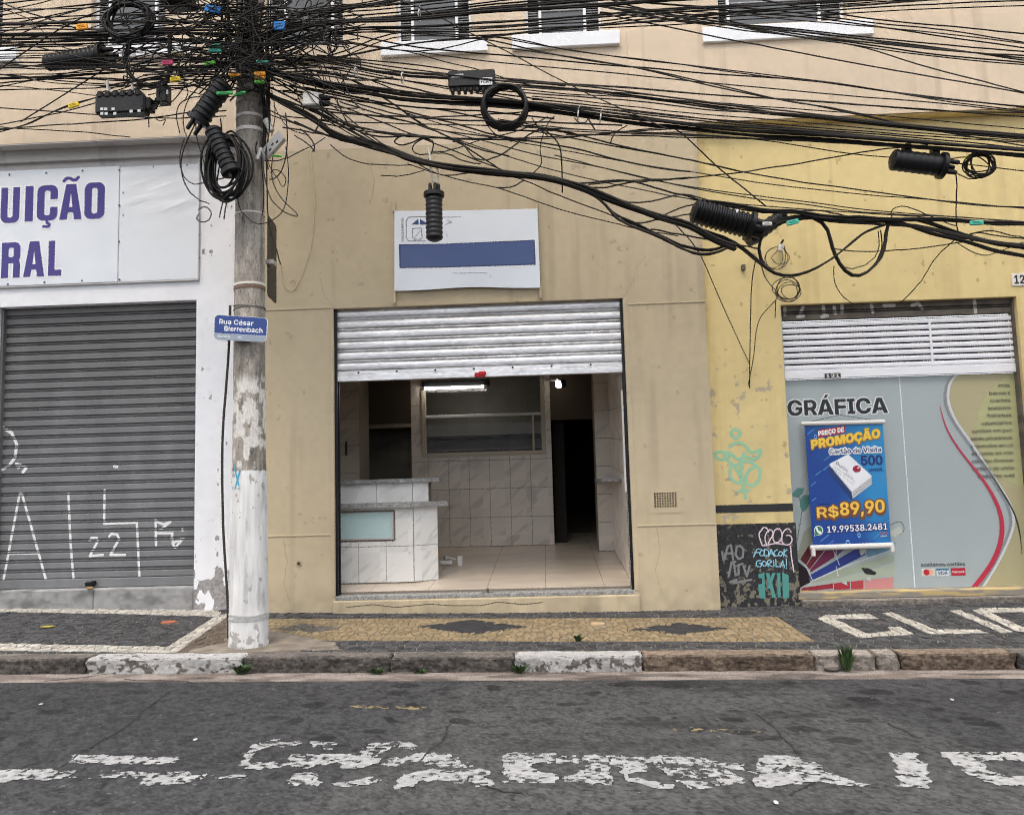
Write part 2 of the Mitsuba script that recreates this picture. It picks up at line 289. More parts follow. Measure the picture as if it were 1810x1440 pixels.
# ground ------------------------------------------------------------------------------------------------
SL = -0.0133                                  # the street falls gently to the right
KY, GY = -1.86, -2.165                        # kerb front, gutter edge
def quad_sheet(x0, x1, y0, y1, z, nx=1, ny=1, slope=SL):
    xs, ys = np.linspace(x0, x1, nx + 1), np.linspace(y0, y1, ny + 1); X, Y = np.meshgrid(xs, ys, indexing='ij')
    v = np.c_[X.ravel(), Y.ravel(), z + slope * X.ravel()]; i, j = np.meshgrid(np.arange(nx), np.arange(ny), indexing='ij'); i, j = i.ravel(), j.ravel()
    a = i * (ny + 1) + j
    return trimesh.Trimesh(v, np.vstack([np.c_[a, a + ny + 1, a + ny + 2], np.c_[a, a + ny + 2, a + 1]]), process=False)
lab(put('ground', quad_sheet(-220, 220, -220, 220, -3.4, slope=0), 'gutter_concrete'), kind='structure')
def edge_wob(x): return 0.018 * (meshkit.fbm(np.c_[x * 3, x * 0, x * 0], 4, 5) - 0.5)
ex = np.arange(-14, 14, 0.05); ey = GY + edge_wob(ex)
road = Polygon(list(zip(ex, ey)) + [(80, GY), (80, -60), (-80, -60), (-80, GY)])
lab(put('asphalt_road', flat(road, -0.016, 0.02, SL), 'asphalt'), kind='structure')
lab(put('gutter', flat(sbox(-80, GY - 0.06, 80, KY + 0.1), -0.022, 0.02, SL), 'gutter_concrete'), kind='structure')
# worn lettering and lines on the asphalt
def worn(gs, thr, cell=0.010, seed=1, sx=9, sy=16):
    g = union_all([Polygon(p).buffer(0.012) if len(p) > 2 else p for p in gs]) if isinstance(gs, list) else gs
    x0, y0, x1, y1 = g.bounds; xs, ys = np.arange(x0, x1, cell), np.arange(y0, y1, cell); X, Y = np.meshgrid(xs, ys); X, Y = X.ravel(), Y.ravel()
    f = 0.36 * meshkit.fbm(np.c_[X * sx * .5, Y * sx * .6, X * 0], 3, seed) + 0.64 * meshkit.fbm(np.c_[X * 34, Y * 40, X * 0], 2, seed + 9) + 0.16 * (meshkit.noise(np.c_[X * 75, Y * 75, X * 0], seed + 19) - 0.5)
    e = contains_xy(g, X + 0.05 * (meshkit.noise(np.c_[X * 25, Y * 25, X * 0], 3) - 0.5), Y + 0.05 * (meshkit.noise(np.c_[X * 25, Y * 25, X * 0 + 5], 4) - 0.5))
    inner = contains_xy(g.buffer(-0.035), X, Y)
    k = e & (f > np.where(inner, thr - 0.02, thr + 0.05)); X, Y = X[k], Y[k]; n = len(X)
    v = np.array([[0, 0], [cell, 0], [cell, cell], [0, cell]]); P = (np.c_[X, Y][:, None] + v[None]).reshape(-1, 2)
    v3 = np.c_[P, 0.0070 + SL * P[:, 0]]; b = np.arange(n)[:, None] * 4
    c = (0.070 + 0.20 * np.clip((f[k] - thr + 0.01) / 0.13, 0, 1) ** 0.8)[:, None] * (0.75 + 0.5 * meshkit.noise(np.c_[X * 45, Y * 60, X * 0], seed + 3))[:, None] * np.ones((1, 3))
    return trimesh.Trimesh(v3, np.vstack([b + [0, 1, 2], b + [0, 2, 3]]), process=False), np.repeat(c, 4, axis=0)
marks = [
 ([[(-2.686,-3.88),(-2.656,-3.861),(-2.103,-3.917),(-2.062,-3.971),(-2.435,-3.998),(-2.637,-3.962)]], 0.36),
 ([[(-3.108,-4.102),(-2.924,-4.102),(-2.752,-4.085),(-2.539,-4.134),(-2.52,-4.216),(-2.716,-4.232),(-2.994,-4.257)]], 0.40),
 ([[(-2.125,-4.182),(-2.005,-4.125),(-1.823,-4.165),(-1.814,-4.252),(-2.065,-4.299)]], 0.44),
 ([[(-2.554,-4.11),(-1.597,-4.181),(-1.599,-4.212),(-2.5,-4.2)]], 0.54),
 ([[(-1.725,-3.776),(-1.714,-3.647),(-1.623,-3.595),(-1.496,-3.617),(-1.474,-3.688),(-1.588,-3.698),(-1.678,-3.727),(-1.691,-3.824),(-1.671,-3.961),(-1.624,-3.979),(-1.499,-3.988),(-1.417,-3.996),(-1.482,-4.057),(-1.599,-4.074),(-1.666,-4.014)]], 0.43),
 ([[(-1.42,-3.617),(-1.274,-3.648),(-1.25,-3.688),(-1.29,-3.767),(-1.374,-3.698)]], 0.50),
 ([[(-1.454,-3.852),(-1.128,-3.843),(-0.976,-3.898),(-0.989,-3.978),(-1.272,-3.996),(-1.312,-4.065),(-1.392,-4.048)], [(-1.361,-4.172),(-1.277,-4.131),(-1.194,-4.265),(-1.207,-4.318),(-1.311,-4.319)], [(-1.116,-4.048),(-1.09,-3.934),(-0.983,-3.861),(-0.958,-3.978),(-1.018,-4.047)]], 0.36),
 ([[(-1.097,-3.907),(-1.045,-3.648),(-0.955,-3.608),(-0.796,-3.679),(-0.817,-3.748),(-0.929,-3.659),(-0.983,-3.861)]], 0.47),
 ([[(-0.916,-4.039),(-0.909,-3.925),(-0.808,-3.889),(-0.773,-3.824),(-0.6,-3.834),(-0.512,-3.934),(-0.457,-4.029),(-0.619,-4.038),(-0.752,-3.952)]], 0.43),
 ([[(-1.125,-4.28),(-0.925,-4.202),(-0.894,-4.241),(-0.935,-4.287),(-1.097,-4.31)]], 0.46),
 ([[(-0.8,-4.331),(-0.775,-4.162),(-0.613,-4.08),(-0.607,-4.129),(-0.452,-4.08),(-0.361,-4.129),(-0.33,-4.322),(-0.435,-4.262),(-0.608,-4.225),(-0.69,-4.24),(-0.744,-4.338)]], 0.39),
 ([[(-0.282,-3.824),(-0.03,-3.843),(-0.033,-3.977),(-0.149,-3.986),(-0.146,-4.087),(-0.011,-4.16),(-0.009,-4.253),(-0.254,-4.254)]], 0.37),
 ([[(0.004,-3.852),(0.213,-3.871),(0.254,-3.933),(0.252,-4.282),(0.148,-4.268),(0.011,-4.199),(0.142,-4.103),(0.147,-3.994),(0.008,-3.969)]], 0.40),
 ([[(0.276,-3.871),(0.545,-3.871),(0.536,-3.977),(0.455,-3.994),(0.436,-4.111),(0.355,-4.119),(0.341,-4.206),(0.547,-4.281),(0.545,-4.325),(0.483,-4.325),(0.334,-4.221),(0.333,-4.045),(0.274,-3.977)]], 0.39),
 ([[(0.56,-3.871),(0.765,-3.898),(0.832,-4.002),(0.95,-3.993),(0.942,-4.077),(0.824,-4.044),(0.574,-3.977)], [(0.52,-4.053),(0.866,-4.11),(0.883,-4.28),(0.815,-4.28),(0.755,-4.173),(0.574,-4.174)], [(0.591,-4.243),(0.788,-4.28),(0.642,-4.339)]], 0.41),
 ([Polygon([(1.085,-3.862),(1.246,-3.862),(1.335,-4.043),(1.307,-4.076),(1.493,-4.299),(1.389,-4.314),(1.277,-4.218),(1.008,-4.337),(0.938,-4.331),(0.959,-4.204),(1.003,-4.18),(0.965,-4.109),(1.051,-3.959)]).difference(Polygon([(1.164,-4.002),(1.242,-4.076),(1.12,-4.109)]))], 0.37),
 ([[(1.788,-3.816),(1.904,-3.834),(1.849,-4.042),(1.735,-4.32),(1.622,-4.313),(1.742,-4.009)]], 0.36),
 ([[(2.037,-3.816),(2.531,-3.826),(2.464,-3.94),(2.254,-3.923),(2.154,-3.966),(2.136,-4.146),(2.323,-4.184),(2.262,-4.289),(2.068,-4.275),(2.035,-4.091)]], 0.35),
]
lab('road_marking', kind='structure')
for i, (gs, thr) in enumerate(marks):
    g = gs[0] if not isinstance(gs[0], list) else gs
    m, c = worn(g, thr - 0.02, seed=i + 2); put('painted_letter' if i > 3 else 'painted_line', m, 'plain', parent='road_marking', color=c)
for gs in ([[(-1.36,-2.863),(-1.212,-2.878),(-0.981,-2.894),(-0.856,-2.922),(-0.85,-2.963),(-1.049,-2.934),(-1.347,-2.918)]], [[(0.71,-3.388),(1.198,-3.424),(1.189,-3.456),(0.704,-3.421)]]):
    put('yellow_line', worn(gs, 0.49, seed=40)[0], 'road_yellow', parent='road_marking')
def crack(pts, w, z, name, parent):
    p = np.array(pts); s = np.linspace(0, 1, 60); q = np.c_[np.interp(s, np.linspace(0, 1, len(p)), p[:, 0]), np.interp(s, np.linspace(0, 1, len(p)), p[:, 1])]
    q = q + 0.05 * (meshkit.fbm(np.c_[q * 6, s * 0], 4, 8)[:, None] - 0.5)
    g = union_all([LineString(q[i:i + 2]).buffer(w * (0.3 + 0.9 * meshkit.noise([[i * 0.4, 3.0, 1.0]])[0]) / 2, quad_segs=1) for i in range(len(q) - 1)])
    put(name, flat(g, z, 0.001, SL), 'crack_black', parent=parent)
for c in ([(-2.802,-2.44),(-2.722,-2.973),(-2.661,-3.372),(-2.666,-3.676),(-2.635,-4.101)], [(-0.348,-4.3),(-0.261,-4.379),(-0.166,-4.4)], [(1.271,-3.071),(1.289,-3.413),(1.298,-3.797)], [(1.071,-4.421),(1.243,-4.248)], [(1.988,-3.282),(2.052,-3.585)], [(-0.724,-3.934),(-0.662,-3.598),(-0.642,-3.218)]):
    crack(c, 0.011, 0.0072, 'crack', 'asphalt_road')
for c in ([(-3.951,-2.095),(-3.709,-1.969),(-3.553,-1.836)], [(-3.346,-2.051),(-2.763,-2.151)]): crack(c, 0.012, 0.0, 'crack', 'gutter')
# kerb
kx = [-8.2, -6.6, -5.35]
kpx = [(-3.772,0.146),(-2.492,0.123),(-1.298,0.101),(-0.311,0.083),(0.694,0.064),(2.021,0.04),(2.49,0.031),(2.667,0.028),(3.543,0.012)]
kx = kx + [p[0] for p in kpx] + [4.9, 6.3, 7.8]
kmat = ['kerb_dark', 'kerb_brown', 'kerb_dark', 'kerb_white', 'kerb_dark', 'kerb_dark', 'kerb_white', 'kerb_brown', 'kerb_light', 'kerb_light', 'kerb_brown', 'kerb_dark', 'kerb_brown', 'kerb_light']
lab('kerb', kind='structure')
def kerb_stone(x0, x1, seed, top):
    m = cbx(x0 + 0.006, x1 - 0.006, KY, KY + 0.21, -0.1, top, 0.014)
    for _ in range(5 if x1 - x0 > 0.5 else 4): m = m.subdivide()
    v = np.array(m.vertices); n = np.array(m.vertex_normals)
    fr = np.clip((KY + 0.1 - v[:, 1]) / 0.1, 0, 1)
    d = (meshkit.fbm(v * [7, 7, 9], 4, seed) - 0.5) * (0.016 + 0.030 * fr) + (meshkit.fbm(v * 26, 3, seed + 5) - 0.5) * (0.008 + 0.016 * fr)
    v = v + n * d[:, None]; v[:, 2] += SL * v[:, 0]
    return trimesh.Trimesh(v, m.faces, process=False)
for i in range(len(kx) - 1):
    put('kerb_stone', kerb_stone(kx[i], kx[i + 1], i + 3, 0.118 + 0.004 * math.sin(i * 2.1)), kmat[i], True, 'kerb', {'kerb_white': 'kerb stone with worn white paint'}.get(kmat[i]))
# sidewalk of cut mosaic stones
WBX, WBZ = [-9, -5.6, -3.66, -2.9, -0.44, 1.6, 2.5, 4.6, 9], [0.22, 0.215, 0.187, 0.187, 0.176, 0.182, 0.20, 0.235, 0.26]
def side_z(x, y):
    t = np.clip((y - (KY + 0.2)) / (0 - (KY + 0.2)), 0, 1.15)
    return SL * x + 0.12 + (np.interp(x, WBX, WBZ) - 0.12) * t
sx, sy = np.meshgrid(np.linspace(-14, 14, 113), np.linspace(KY + 0.17, 0.35, 9), indexing='ij')
v = np.c_[sx.ravel(), sy.ravel(), side_z(sx.ravel(), sy.ravel()) - 0.0065]; ii, jj = np.meshgrid(np.arange(112), np.arange(8), indexing='ij'); a = (ii * 9 + jj).ravel()
lab(put('sidewalk', trimesh.Trimesh(v, np.vstack([np.c_[a, a + 9, a + 10], np.c_[a, a + 10, a + 1]]), process=False), 'mortar'), kind='structure')
SZ = 0.17
reg = []      # (polygon, colour, jitter)
BLK, WHT, OCH, BRN = (0.043, 0.0425, 0.045), (0.36, 0.34, 0.30), (0.205, 0.155, 0.090), (0.105, 0.08, 0.06)
def R(poly, c): reg.append((Polygon(poly) if isinstance(poly, list) else poly, c))
cement = Polygon([(-3.22,-0.358),(-3.042,-0.228),(-2.811,-0.425),(-2.631,-0.783),(-2.265,-1.07),(-1.888,-1.297),(-1.779,-1.564),(-2.145,-1.614),(-2.561,-1.643),(-3.034,-1.651),(-3.111,-1.14)]).difference(Polygon([(-3.406,0.104),(-2.86,-1.254),(-3.147,-1.714)]))
R([(-11.1,0.8),(-6.154,0.556),(-4.827,0.492),(-3.829,0.385),(-3.455,0.106),(-3.37,-0.16),(-3.667,-0.121),(-4.54,-0.035),(-5.783,0.02),(-10.282,0.129)], WHT)
R([(-8.649,-1.207),(-4.879,-1.283),(-4.07,-1.354),(-3.377,-1.408),(-3.306,-1.409),(-3.429,-0.129),(-3.357,0.013),(-3.286,-0.134),(-3.12,-1.649),(-3.931,-1.593),(-4.7,-1.541),(-8.33,-1.467)], WHT)
R([(-3.31,-0.076),(-3.12,-1.649),(-2.602,-1.661),(-3.214,-0.08)], BRN)
R([(2.478,-0.523),(2.601,-0.358),(3.025,-0.349),(3.041,-0.573),(2.639,-0.538),(2.704,-1.111),(2.931,-1.06),(2.976,-0.868),(3.087,-0.875),(3.084,-1.171),(2.618,-1.271),(2.569,-1.228)], WHT)
R([(3.152,-0.31),(3.26,-0.296),(3.335,-0.998),(3.669,-1.017),(3.712,-1.161),(3.209,-1.177)], WHT)
R([(3.802,-0.275),(3.916,-0.261),(3.931,-1.132),(3.808,-1.166)], WHT)
R([(4.017,-0.272),(4.15,-0.21),(4.561,-0.228),(4.579,-0.422),(4.126,-0.405),(4.105,-1.141),(3.967,-1.134)], WHT)
R([(-1.283,-0.686),(-0.783,-0.354),(-0.223,-0.713),(-0.704,-1.036)], (0.024, 0.024, 0.026))
R([(0.651,-0.87),(1.181,-0.569),(1.599,-0.859),(1.121,-1.095)], (0.024, 0.024, 0.026))
R([(-2.665,-0.733),(-2.382,-0.511),(-1.916,-0.724),(-2.222,-0.957)], (0.09, 0.08, 0.07))
R([(-3.021,-0.284),(-0.983,-0.295),(2.144,-0.386),(2.179,-1.392),(0.104,-1.324),(-2.066,-1.229),(-2.603,-1.406)], OCH)
ALL = [(p, c) for p, c in reg]
def stone_cells(x0, x1, y0, y1, sz):
    ny = int((y1 - y0) / sz); nx = int((x1 - x0) / sz); r = np.random.default_rng(4)
    gx = x0 + np.arange(nx + 1)[:, None] * sz + np.zeros((1, ny + 1)); gy = y0 + np.arange(ny + 1)[None, :] * (y1 - y0) / ny + np.zeros((nx + 1, 1))
    gx = gx + r.uniform(-.30, .30, gx.shape) * sz + 0.25 * sz * np.sin(gy * 31 + np.floor(gx * 2)); gy = gy + r.uniform(-.28, .28, gy.shape) * sz; gy[:, 0] = y0; gy[:, -1] = y1
    return [np.array([[gx[i, j], gy[i, j]], [gx[i + 1, j], gy[i + 1, j]], [gx[i + 1, j + 1], gy[i + 1, j + 1]], [gx[i, j + 1], gy[i, j + 1]]]) for i in range(nx) for j in range(ny)]
cells = stone_cells(-7.2, 6.6, KY + 0.215, 0.30, 0.062)
prs = [(prep(p), p, c) for p, c in ALL]; pcem = prep(cement)
solid, stones = None, []
pole_spot = Point(-2.62, -1.37).buffer(0.2)
drains = [((-3.769,-0.425), 0.075, (0.30, 0.10, 0.05)), ((0.417,-0.613), 0.07, (0.36, 0.27, 0.17))]
for q in cells:
    p = Polygon(q)
    if not p.is_valid: continue
    c = p.centroid
    if pcem.contains(c) or pole_spot.contains(c) or any(math.hypot(c.x - d[0][0], c.y - d[0][1]) < d[1] for d in drains): continue
    rest = p; got = False
    for pp, gpoly, col in prs:
        if pp.intersects(p):
            if pp.contains(p): stones.append((p, col)); got = True; break
            a = rest.intersection(gpoly)
            for g in polys(a):
                if g.area > (3e-5 if col[0] < 0.03 else 2.5e-4): stones.append((g, col))
            rest = rest.difference(gpoly)
    if not got:
        for g in polys(rest):
            if g.area > 3e-4: stones.append((g, BLK))
def stone_mesh(g, h, tight=False):
    g = g.buffer(-(0.0012 if tight else rng.uniform(0.0035, 0.006)), join_style=2)
    if g.is_empty or g.geom_type != 'Polygon': return None
    c = np.array(g.exterior.coords)[:-1]
    if len(c) < 3: return None
    if not g.exterior.is_ccw: c = c[::-1]
    n = len(c); m = c.mean(0); top = m + (c - m) * 0.90; tz = side_z(c[:, 0], c[:, 1])
    v = np.vstack([np.c_[c, tz - 0.010], np.c_[c, tz + h - 0.002], np.c_[top, tz + h], [[*m, tz.mean() + h + 0.0012]]]); f = []
    for k in range(n):
        k1 = (k + 1) % n
        f += [[k, k1, n + k1], [k, n + k1, n + k], [n + k, n + k1, 2 * n + k1], [n + k, 2 * n + k1, 2 * n + k], [2 * n + k, 2 * n + k1, 3 * n]]
    return trimesh.Trimesh(v, f, process=False)
made = []
for g, col in stones:
    flat_ = col[0] < 0.03 or col is OCH
    m = stone_mesh(g, rng.uniform(-0.0008, 0.0004) if flat_ else rng.uniform(-0.004, 0.0035), col[0] < 0.03)
    if m is None: continue
    k = rng.uniform(0.6, 1.45) if col is BLK else rng.uniform(0.85, 1.2) if col[0] < 0.03 else rng.uniform(0.72, 1.18); t = rng.uniform(-0.03, 0.03)
    c = g.centroid
    made.append((math.hypot(c.x, c.y + 8.4) + (50 if not -3.9 < c.x < 4.0 else 0), m, [col[0] * k * (1 + t), col[1] * k, col[2] * k * (1 - t)]))
made.sort(key=lambda s: s[0])
for d, m, c in made[:300]: put('paving_stone', m, 'mosaic_stone', parent='sidewalk', color=colored(m, c))
rest = made[300:]; big = cat_([m for _, m, _ in rest])
put('paving', big, 'mosaic_stone', parent='sidewalk', color=np.vstack([colored(m, c) for _, m, c in rest]), kind='stuff')
def drape(g, h):
    m = flat(g, 0, 0.004); m = m.subdivide().subdivide(); v = np.array(m.vertices); v[:, 2] += side_z(v[:, 0], v[:, 1]) + h; return trimesh.Trimesh(v, m.faces, process=False)
put('cement_patch', drape(cement.intersection(sbox(-9, KY + 0.19, 9, 0)), -0.005), 'cement_patch', parent='sidewalk')
for dq in ([(-1.283,-0.686),(-0.783,-0.354),(-0.223,-0.713),(-0.704,-1.036)], [(0.651,-0.87),(1.181,-0.569),(1.599,-0.859),(1.121,-1.095)]): cput('diamond_bed', drape(Polygon(dq), -0.0065), (0.022, 0.022, 0.024), 'sidewalk')
for (q, r, c) in drains:
    m = lathe((q[0], q[1], side_z(q[0], q[1]) - 0.02), (q[0], q[1], side_z(q[0], q[1]) + 0.006), [(0, r), (0.9, r), (1, r * 0.93)], 24)
    cput('drain_cover', m, c, 'sidewalk', 'terracotta disc set in the black paving' if c[0] < 0.35 else 'pale disc set in the ochre paving')
# buildings -----------------------------------------------------------------------------------------------
YW, YY = 0.20, 0.12
def slats(z0, z1, n, x0, x1, y, matname, parent, kind='flat'):
    p = (z1 - z0) / n; out = []
    for i in range(n):
        a = z0 + i * p
        if kind == 'flat': pr = [(0.016, 0), (.016, .02), (-.010, .08), (-.012, .12), (-.012, .64), (-.010, .68), (0.014, .72), (0.014, .79), (-.009, .84), (-.009, .90), (0.016, .95), (0.016, 1.0), (.022, 1.0), (.022, 0)]
        elif kind == 'bulge': pr = [(0.022, 0), (.022, .03), (-.008, .06), (-.014, .12), (-.017, .26), (-.018, .42), (-.017, .56), (-.012, .66), (-.006, .70), (0.022, .73), (0.022, .80), (-.006, .83), (-.010, .88), (-.006, .93), (0.022, .96), (0.022, 1.0), (.028, 1.0), (.028, 0)]
        else: pr = [(0.004, 0.02), (-.008, .06), (-.012, .22), (-.012, .58), (-.008, .74), (0.004, .80), (.008, .80), (.008, 0.02)]
        m = prof([(y + u, a + t * p) for u, t in pr], x0, x1)
        out.append((a, p, put('slat', m, matname, 30 if kind == 'bulge' else False, parent)))
    return out
# --- white shop on the left
W = thing('white_shop', 'white painted shop front with closed grey roller shutter at the left', 'building')
wx1 = (-3.269,1.892)[0]; ztop = (-3.67,5.471)[1]
o = [(-6.044,3.587), (-3.812,3.586), (-3.782,0.483), (-5.939,0.495)]
ox0, ox1, oz0, oz1 = o[0][0], (o[1][0] + o[2][0]) / 2, (o[2][1] + o[3][1]) / 2, (o[0][1] + o[1][1]) / 2
oz0_left = oz0
body = sbox(-11, 0.0, wx1 + 0.12, ztop + 0.25).difference(sbox(ox0, oz0, ox1, oz1)).difference(sbox(-11, 0, ox1, oz0))
zb0, zb1 = (-4.769,5.358)[1], (-4.766,5.219)[1]
put('wall', slab(body.difference(sbox(-11, (-4.764,5.114)[1], 0, 9)), YW, YW + 0.3), 'white_paint', parent=W)
put('grey_band', slab(sbox(-11, (-4.764,5.114)[1] , wx1 + 0.12, ztop + 0.3), YW - 0.004, YW + 0.3), 'grey_band', parent=W)
put('ledge', cat_([cbx(-11, wx1 + 0.1, YW - 0.05, YW, zb1, ztop + 0.05, 0.004)]), 'grey_band', parent=W)
for a, b, nm in ((-11, ox0 - 0.02, 0), (ox0 - 0.02, (-4.886,0.371)[0], 1), ((-4.886,0.371)[0] + 0.004, ox1, 2)):
    put('stone_step', cbx(a, b, YW - 0.012, YW + 0.3, 0.1, oz0 - 0.002, 0.012), 'grey_stone', parent=W)
S = W + '__rolling_shutter'
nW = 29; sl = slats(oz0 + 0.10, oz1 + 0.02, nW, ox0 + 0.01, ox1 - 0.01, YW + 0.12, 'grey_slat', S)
put('bottom_rail', cbx(ox0 + 0.01, ox1 - 0.01, YW + 0.10, YW + 0.15, oz0 + 0.004, oz0 + 0.10, 0.006), 'grey_slat', parent=S)
put('side_rail', cbx(ox1 - 0.03, ox1 - 0.002, YW + 0.06, YW + 0.16, oz0 + 0.002, oz1 - 0.002, 0.003), 'grey_slat', parent=S)
put('side_rail', cbx(ox0 + 0.002, ox0 + 0.03, YW + 0.06, YW + 0.16, oz0 + 0.002, oz1 - 0.002, 0.003), 'grey_slat', parent=S)
q = (-4.972,0.529)
put('lock', cat_([cbx(q[0] - 0.05, q[0] + 0.05, YW + 0.06, YW + 0.099, q[1] - 0.02, q[1] + 0.025, 0.008), cbx(q[0] + 0.02, q[0] + 0.07, YW + 0.05, YW + 0.09, q[1] - 0.005, q[1] + 0.04, 0.01)]), 'rubber', parent=S)
def on_slats(g, sl, y):
    ms = []
    for a, p, _ in sl:
        for lo, hi, d in ((.06, .70, -.0135), (.845, .915, -.0105)):
            h = g.intersection(sbox(-20, a + lo * p, 20, a + hi * p))
            if not h.is_empty and polys(h): ms.append(sheet(h, y + d))
    return cat_(ms)
gw = 0.030
tagA = [[(-5.95,0.608),(-5.801,1.523),(-5.776,1.523),(-5.482,0.597)], [(-5.908,0.875),(-5.578,0.873)]]
tag1 = [[(-5.253,1.508),(-5.214,0.968),(-5.173,0.602)]]
tagL = [[(-4.847,1.534),(-4.846,1.172),(-4.481,1.175),(-4.438,0.513)]]
tag22 = [[(-5.006,0.987),(-4.982,1.023),(-4.925,1.021),(-4.911,0.985),(-4.996,0.828),(-4.852,0.837)], [(-4.786,1.03),(-4.762,1.06),(-4.699,1.052),(-4.673,1.003),(-4.77,0.835),(-4.607,0.831)]]
tagR = [[(-4.274,1.206),(-4.264,0.926)], [(-4.261,1.175),(-4.185,1.149),(-4.11,1.172),(-4.222,1.089)], [(-4.259,1.054),(-4.084,1.049),(-4.095,0.989)], [(-3.978,1.089),(-3.972,1.077)], [(-4.083,1.001),(-4.076,0.928),(-4.057,0.891),(-3.97,0.986)], [(-3.964,0.998),(-4.082,0.94)]]
tagO = [[(-6.147,2.245),(-6.024,2.26),(-5.913,2.194),(-5.851,2.066),(-5.865,1.923),(-5.927,1.837),(-6.04,1.778),(-6.13,1.762)], [(-5.823,1.81),(-5.85,1.848),(-5.759,1.82)], [(-5.733,1.807),(-5.77,1.758)], [(-6.113,2.012),(-6.036,2.041),(-6.099,1.98)]]
for nm, g in (('graffiti_letter', tagA), ('graffiti_letter', tag1), ('graffiti_letter', tagL), ('graffiti_number', tag22), ('graffiti_sign', tagR), ('graffiti_ring', tagO)):
    w = 0.026 if nm != 'graffiti_ring' else 0.034
    m = on_slats(union_all([stroke(s, w) for s in g]), sl, YW + 0.12); cput(nm, m, (0.66, 0.66, 0.66), S)
m = on_slats(union_all([stroke([(-4.745,1.791),(-4.713,1.784)], 0.03)]), sl, YW + 0.12); cput('sticker', m, (0.6, 0.6, 0.6), S)
# the shop's sign board and its blank sheet
B = thing('shop_sign', 'white banner sign with thick purple capital letters above the grey shutter', 'sign')
b0, b1 = (-7.067,3.8), (-4.674,5.123)
bb = sbox(-8.2, ((-5.961,3.802)[1] + (-4.675,3.829)[1]) / 2, b1[0], ((-6.058,5.14)[1] + (-4.7,5.124)[1]) / 2)
put('panel', slab(bb, YW - 0.035, YW - 0.02), 'sign_sheet', parent=B)
PUR = (0.050, 0.040, 0.205)
def rr(x0, y0, x1, y1, r): return sbox(x0 + r, y0 + r, x1 - r, y1 - r).buffer(r)
GL = {}
GL['O'] = rr(0, 0, .54, 1, .18).difference(rr(.195, .15, .345, .85, .06))
GL['U'] = rr(0, 0, .54, .7, .18).union(sbox(0, .3, .54, 1)).difference(rr(.195, .15, .345, 1.2, .06))
GL['I'] = sbox(0, 0, .2, 1)
GL['C'] = rr(0, 0, .54, 1, .18).difference(rr(.195, .15, .345, .85, .06)).difference(sbox(.30, .38, .6, .60))
GL['Ç'] = GL['C'].union(stroke([(.27, .02), (.27, -.06), (.34, -.10), (.32, -.17), (.18, -.16)], .075))
GL['A'] = Polygon([(0, 0), (.195, 0), (.225, .2), (.355, .2), (.385, 0), (.58, 0), (.42, 1), (.16, 1)]).difference(Polygon([(.245, .35), (.335, .35), (.29, .76)]))
GL['Ã'] = GL['A'].union(stroke([(.10, 1.10), (.16, 1.17), (.26, 1.17), (.34, 1.11), (.42, 1.12), (.47, 1.19)], .085))
GL['L'] = sbox(0, 0, .2, 1).union(sbox(0, 0, .42, .17))
GL['R'] = sbox(0, 0, .2, 1).union(rr(0, .44, .54, 1, .16)).union(sbox(0, .6, .3, 1)).union(Polygon([(.1, .5), (.5, .5), (.54, .38), (.54, 0), (.345, 0), (.345, .40), (.1, .42)])).difference(rr(.2, .58, .345, .85, .05)).difference(sbox(.2, 0, .345, .41))
def set_line(row):
    for ch, a, b in row:
        g = GL[ch]; w = {'I': .2, 'L': .42, 'A': .58, 'Ã': .58}.get(ch, .54)
        g = affinity.translate(affinity.scale(g, (b[0] - a[0]) / w, b[1] - a[1], origin=(0, 0)), a[0], a[1])
        cput('letter_outline', sheet(g.buffer(0.016), YW - 0.0375), (0.76, 0.76, 0.78), B); cput('letter', sheet(g, YW - 0.040), PUR, B, matname='gloss')
set_line([('U', (-6.019,4.53), (-5.805,4.938)), ('I', (-5.741,4.538), (-5.649,4.944)), ('Ç', (-5.604,4.538), (-5.369,4.945)), ('Ã', (-5.346,4.54), (-5.091,4.945)), ('O', (-5.062,4.535), (-4.832,4.953))])
set_line([('R', (-5.992,3.903), (-5.779,4.306)), ('A', (-5.74,3.906), (-5.501,4.308)), ('L', (-5.457,3.908), (-5.307,4.306))])
for q in [(-5.934,5.088),(-5.51,5.088),(-5.094,5.096),(-4.673,5.083),(-4.666,4.679),(-4.658,4.266),(-4.65,3.838),(-5.071,3.842),(-5.494,3.839),(-5.912,3.836)]:
    cput('screw', lathe((q[0], YW - 0.034, q[1]), (q[0], YW - 0.046, q[1]), [(0, 0.011), (0.6, 0.011), (1, 0.006)], 8), (0.10, 0.10, 0.11), B)
BS = thing('blank_sign', 'blank pale sheet panel between the purple lettering and the concrete pole', 'sign')
x1 = (-3.776,4.414)[0]
put('panel', slab(sbox(b1[0] + 0.006, bb.bounds[1], x1, ((-4.635,5.121)[1] + (-3.795,5.122)[1]) / 2), YW - 0.028, YW - 0.005), 'tarpaulin', parent=BS)
put('edge_strip', cat_([cbx(-8.2, x1 + 0.012, YW - 0.032, YW - 0.003, bb.bounds[1] - 0.02, bb.bounds[1] - 0.006, 0.002), cbx(x1 + 0.001, x1 + 0.012, YW - 0.032, YW - 0.003, bb.bounds[1] - 0.005, bb.bounds[3] + 0.02, 0.002)]), 'steel', parent=BS)
for q in [(-4.627,4.825),(-4.622,4.566),(-3.757,4.304),(-3.755,4.049),(-4.291,5.109),(-3.906,5.111)]:
    cput('screw', lathe((q[0], YW - 0.027, q[1]), (q[0], YW - 0.038, q[1]), [(0, 0.009), (1, 0.006)], 8), (0.2, 0.18, 0.16), BS)

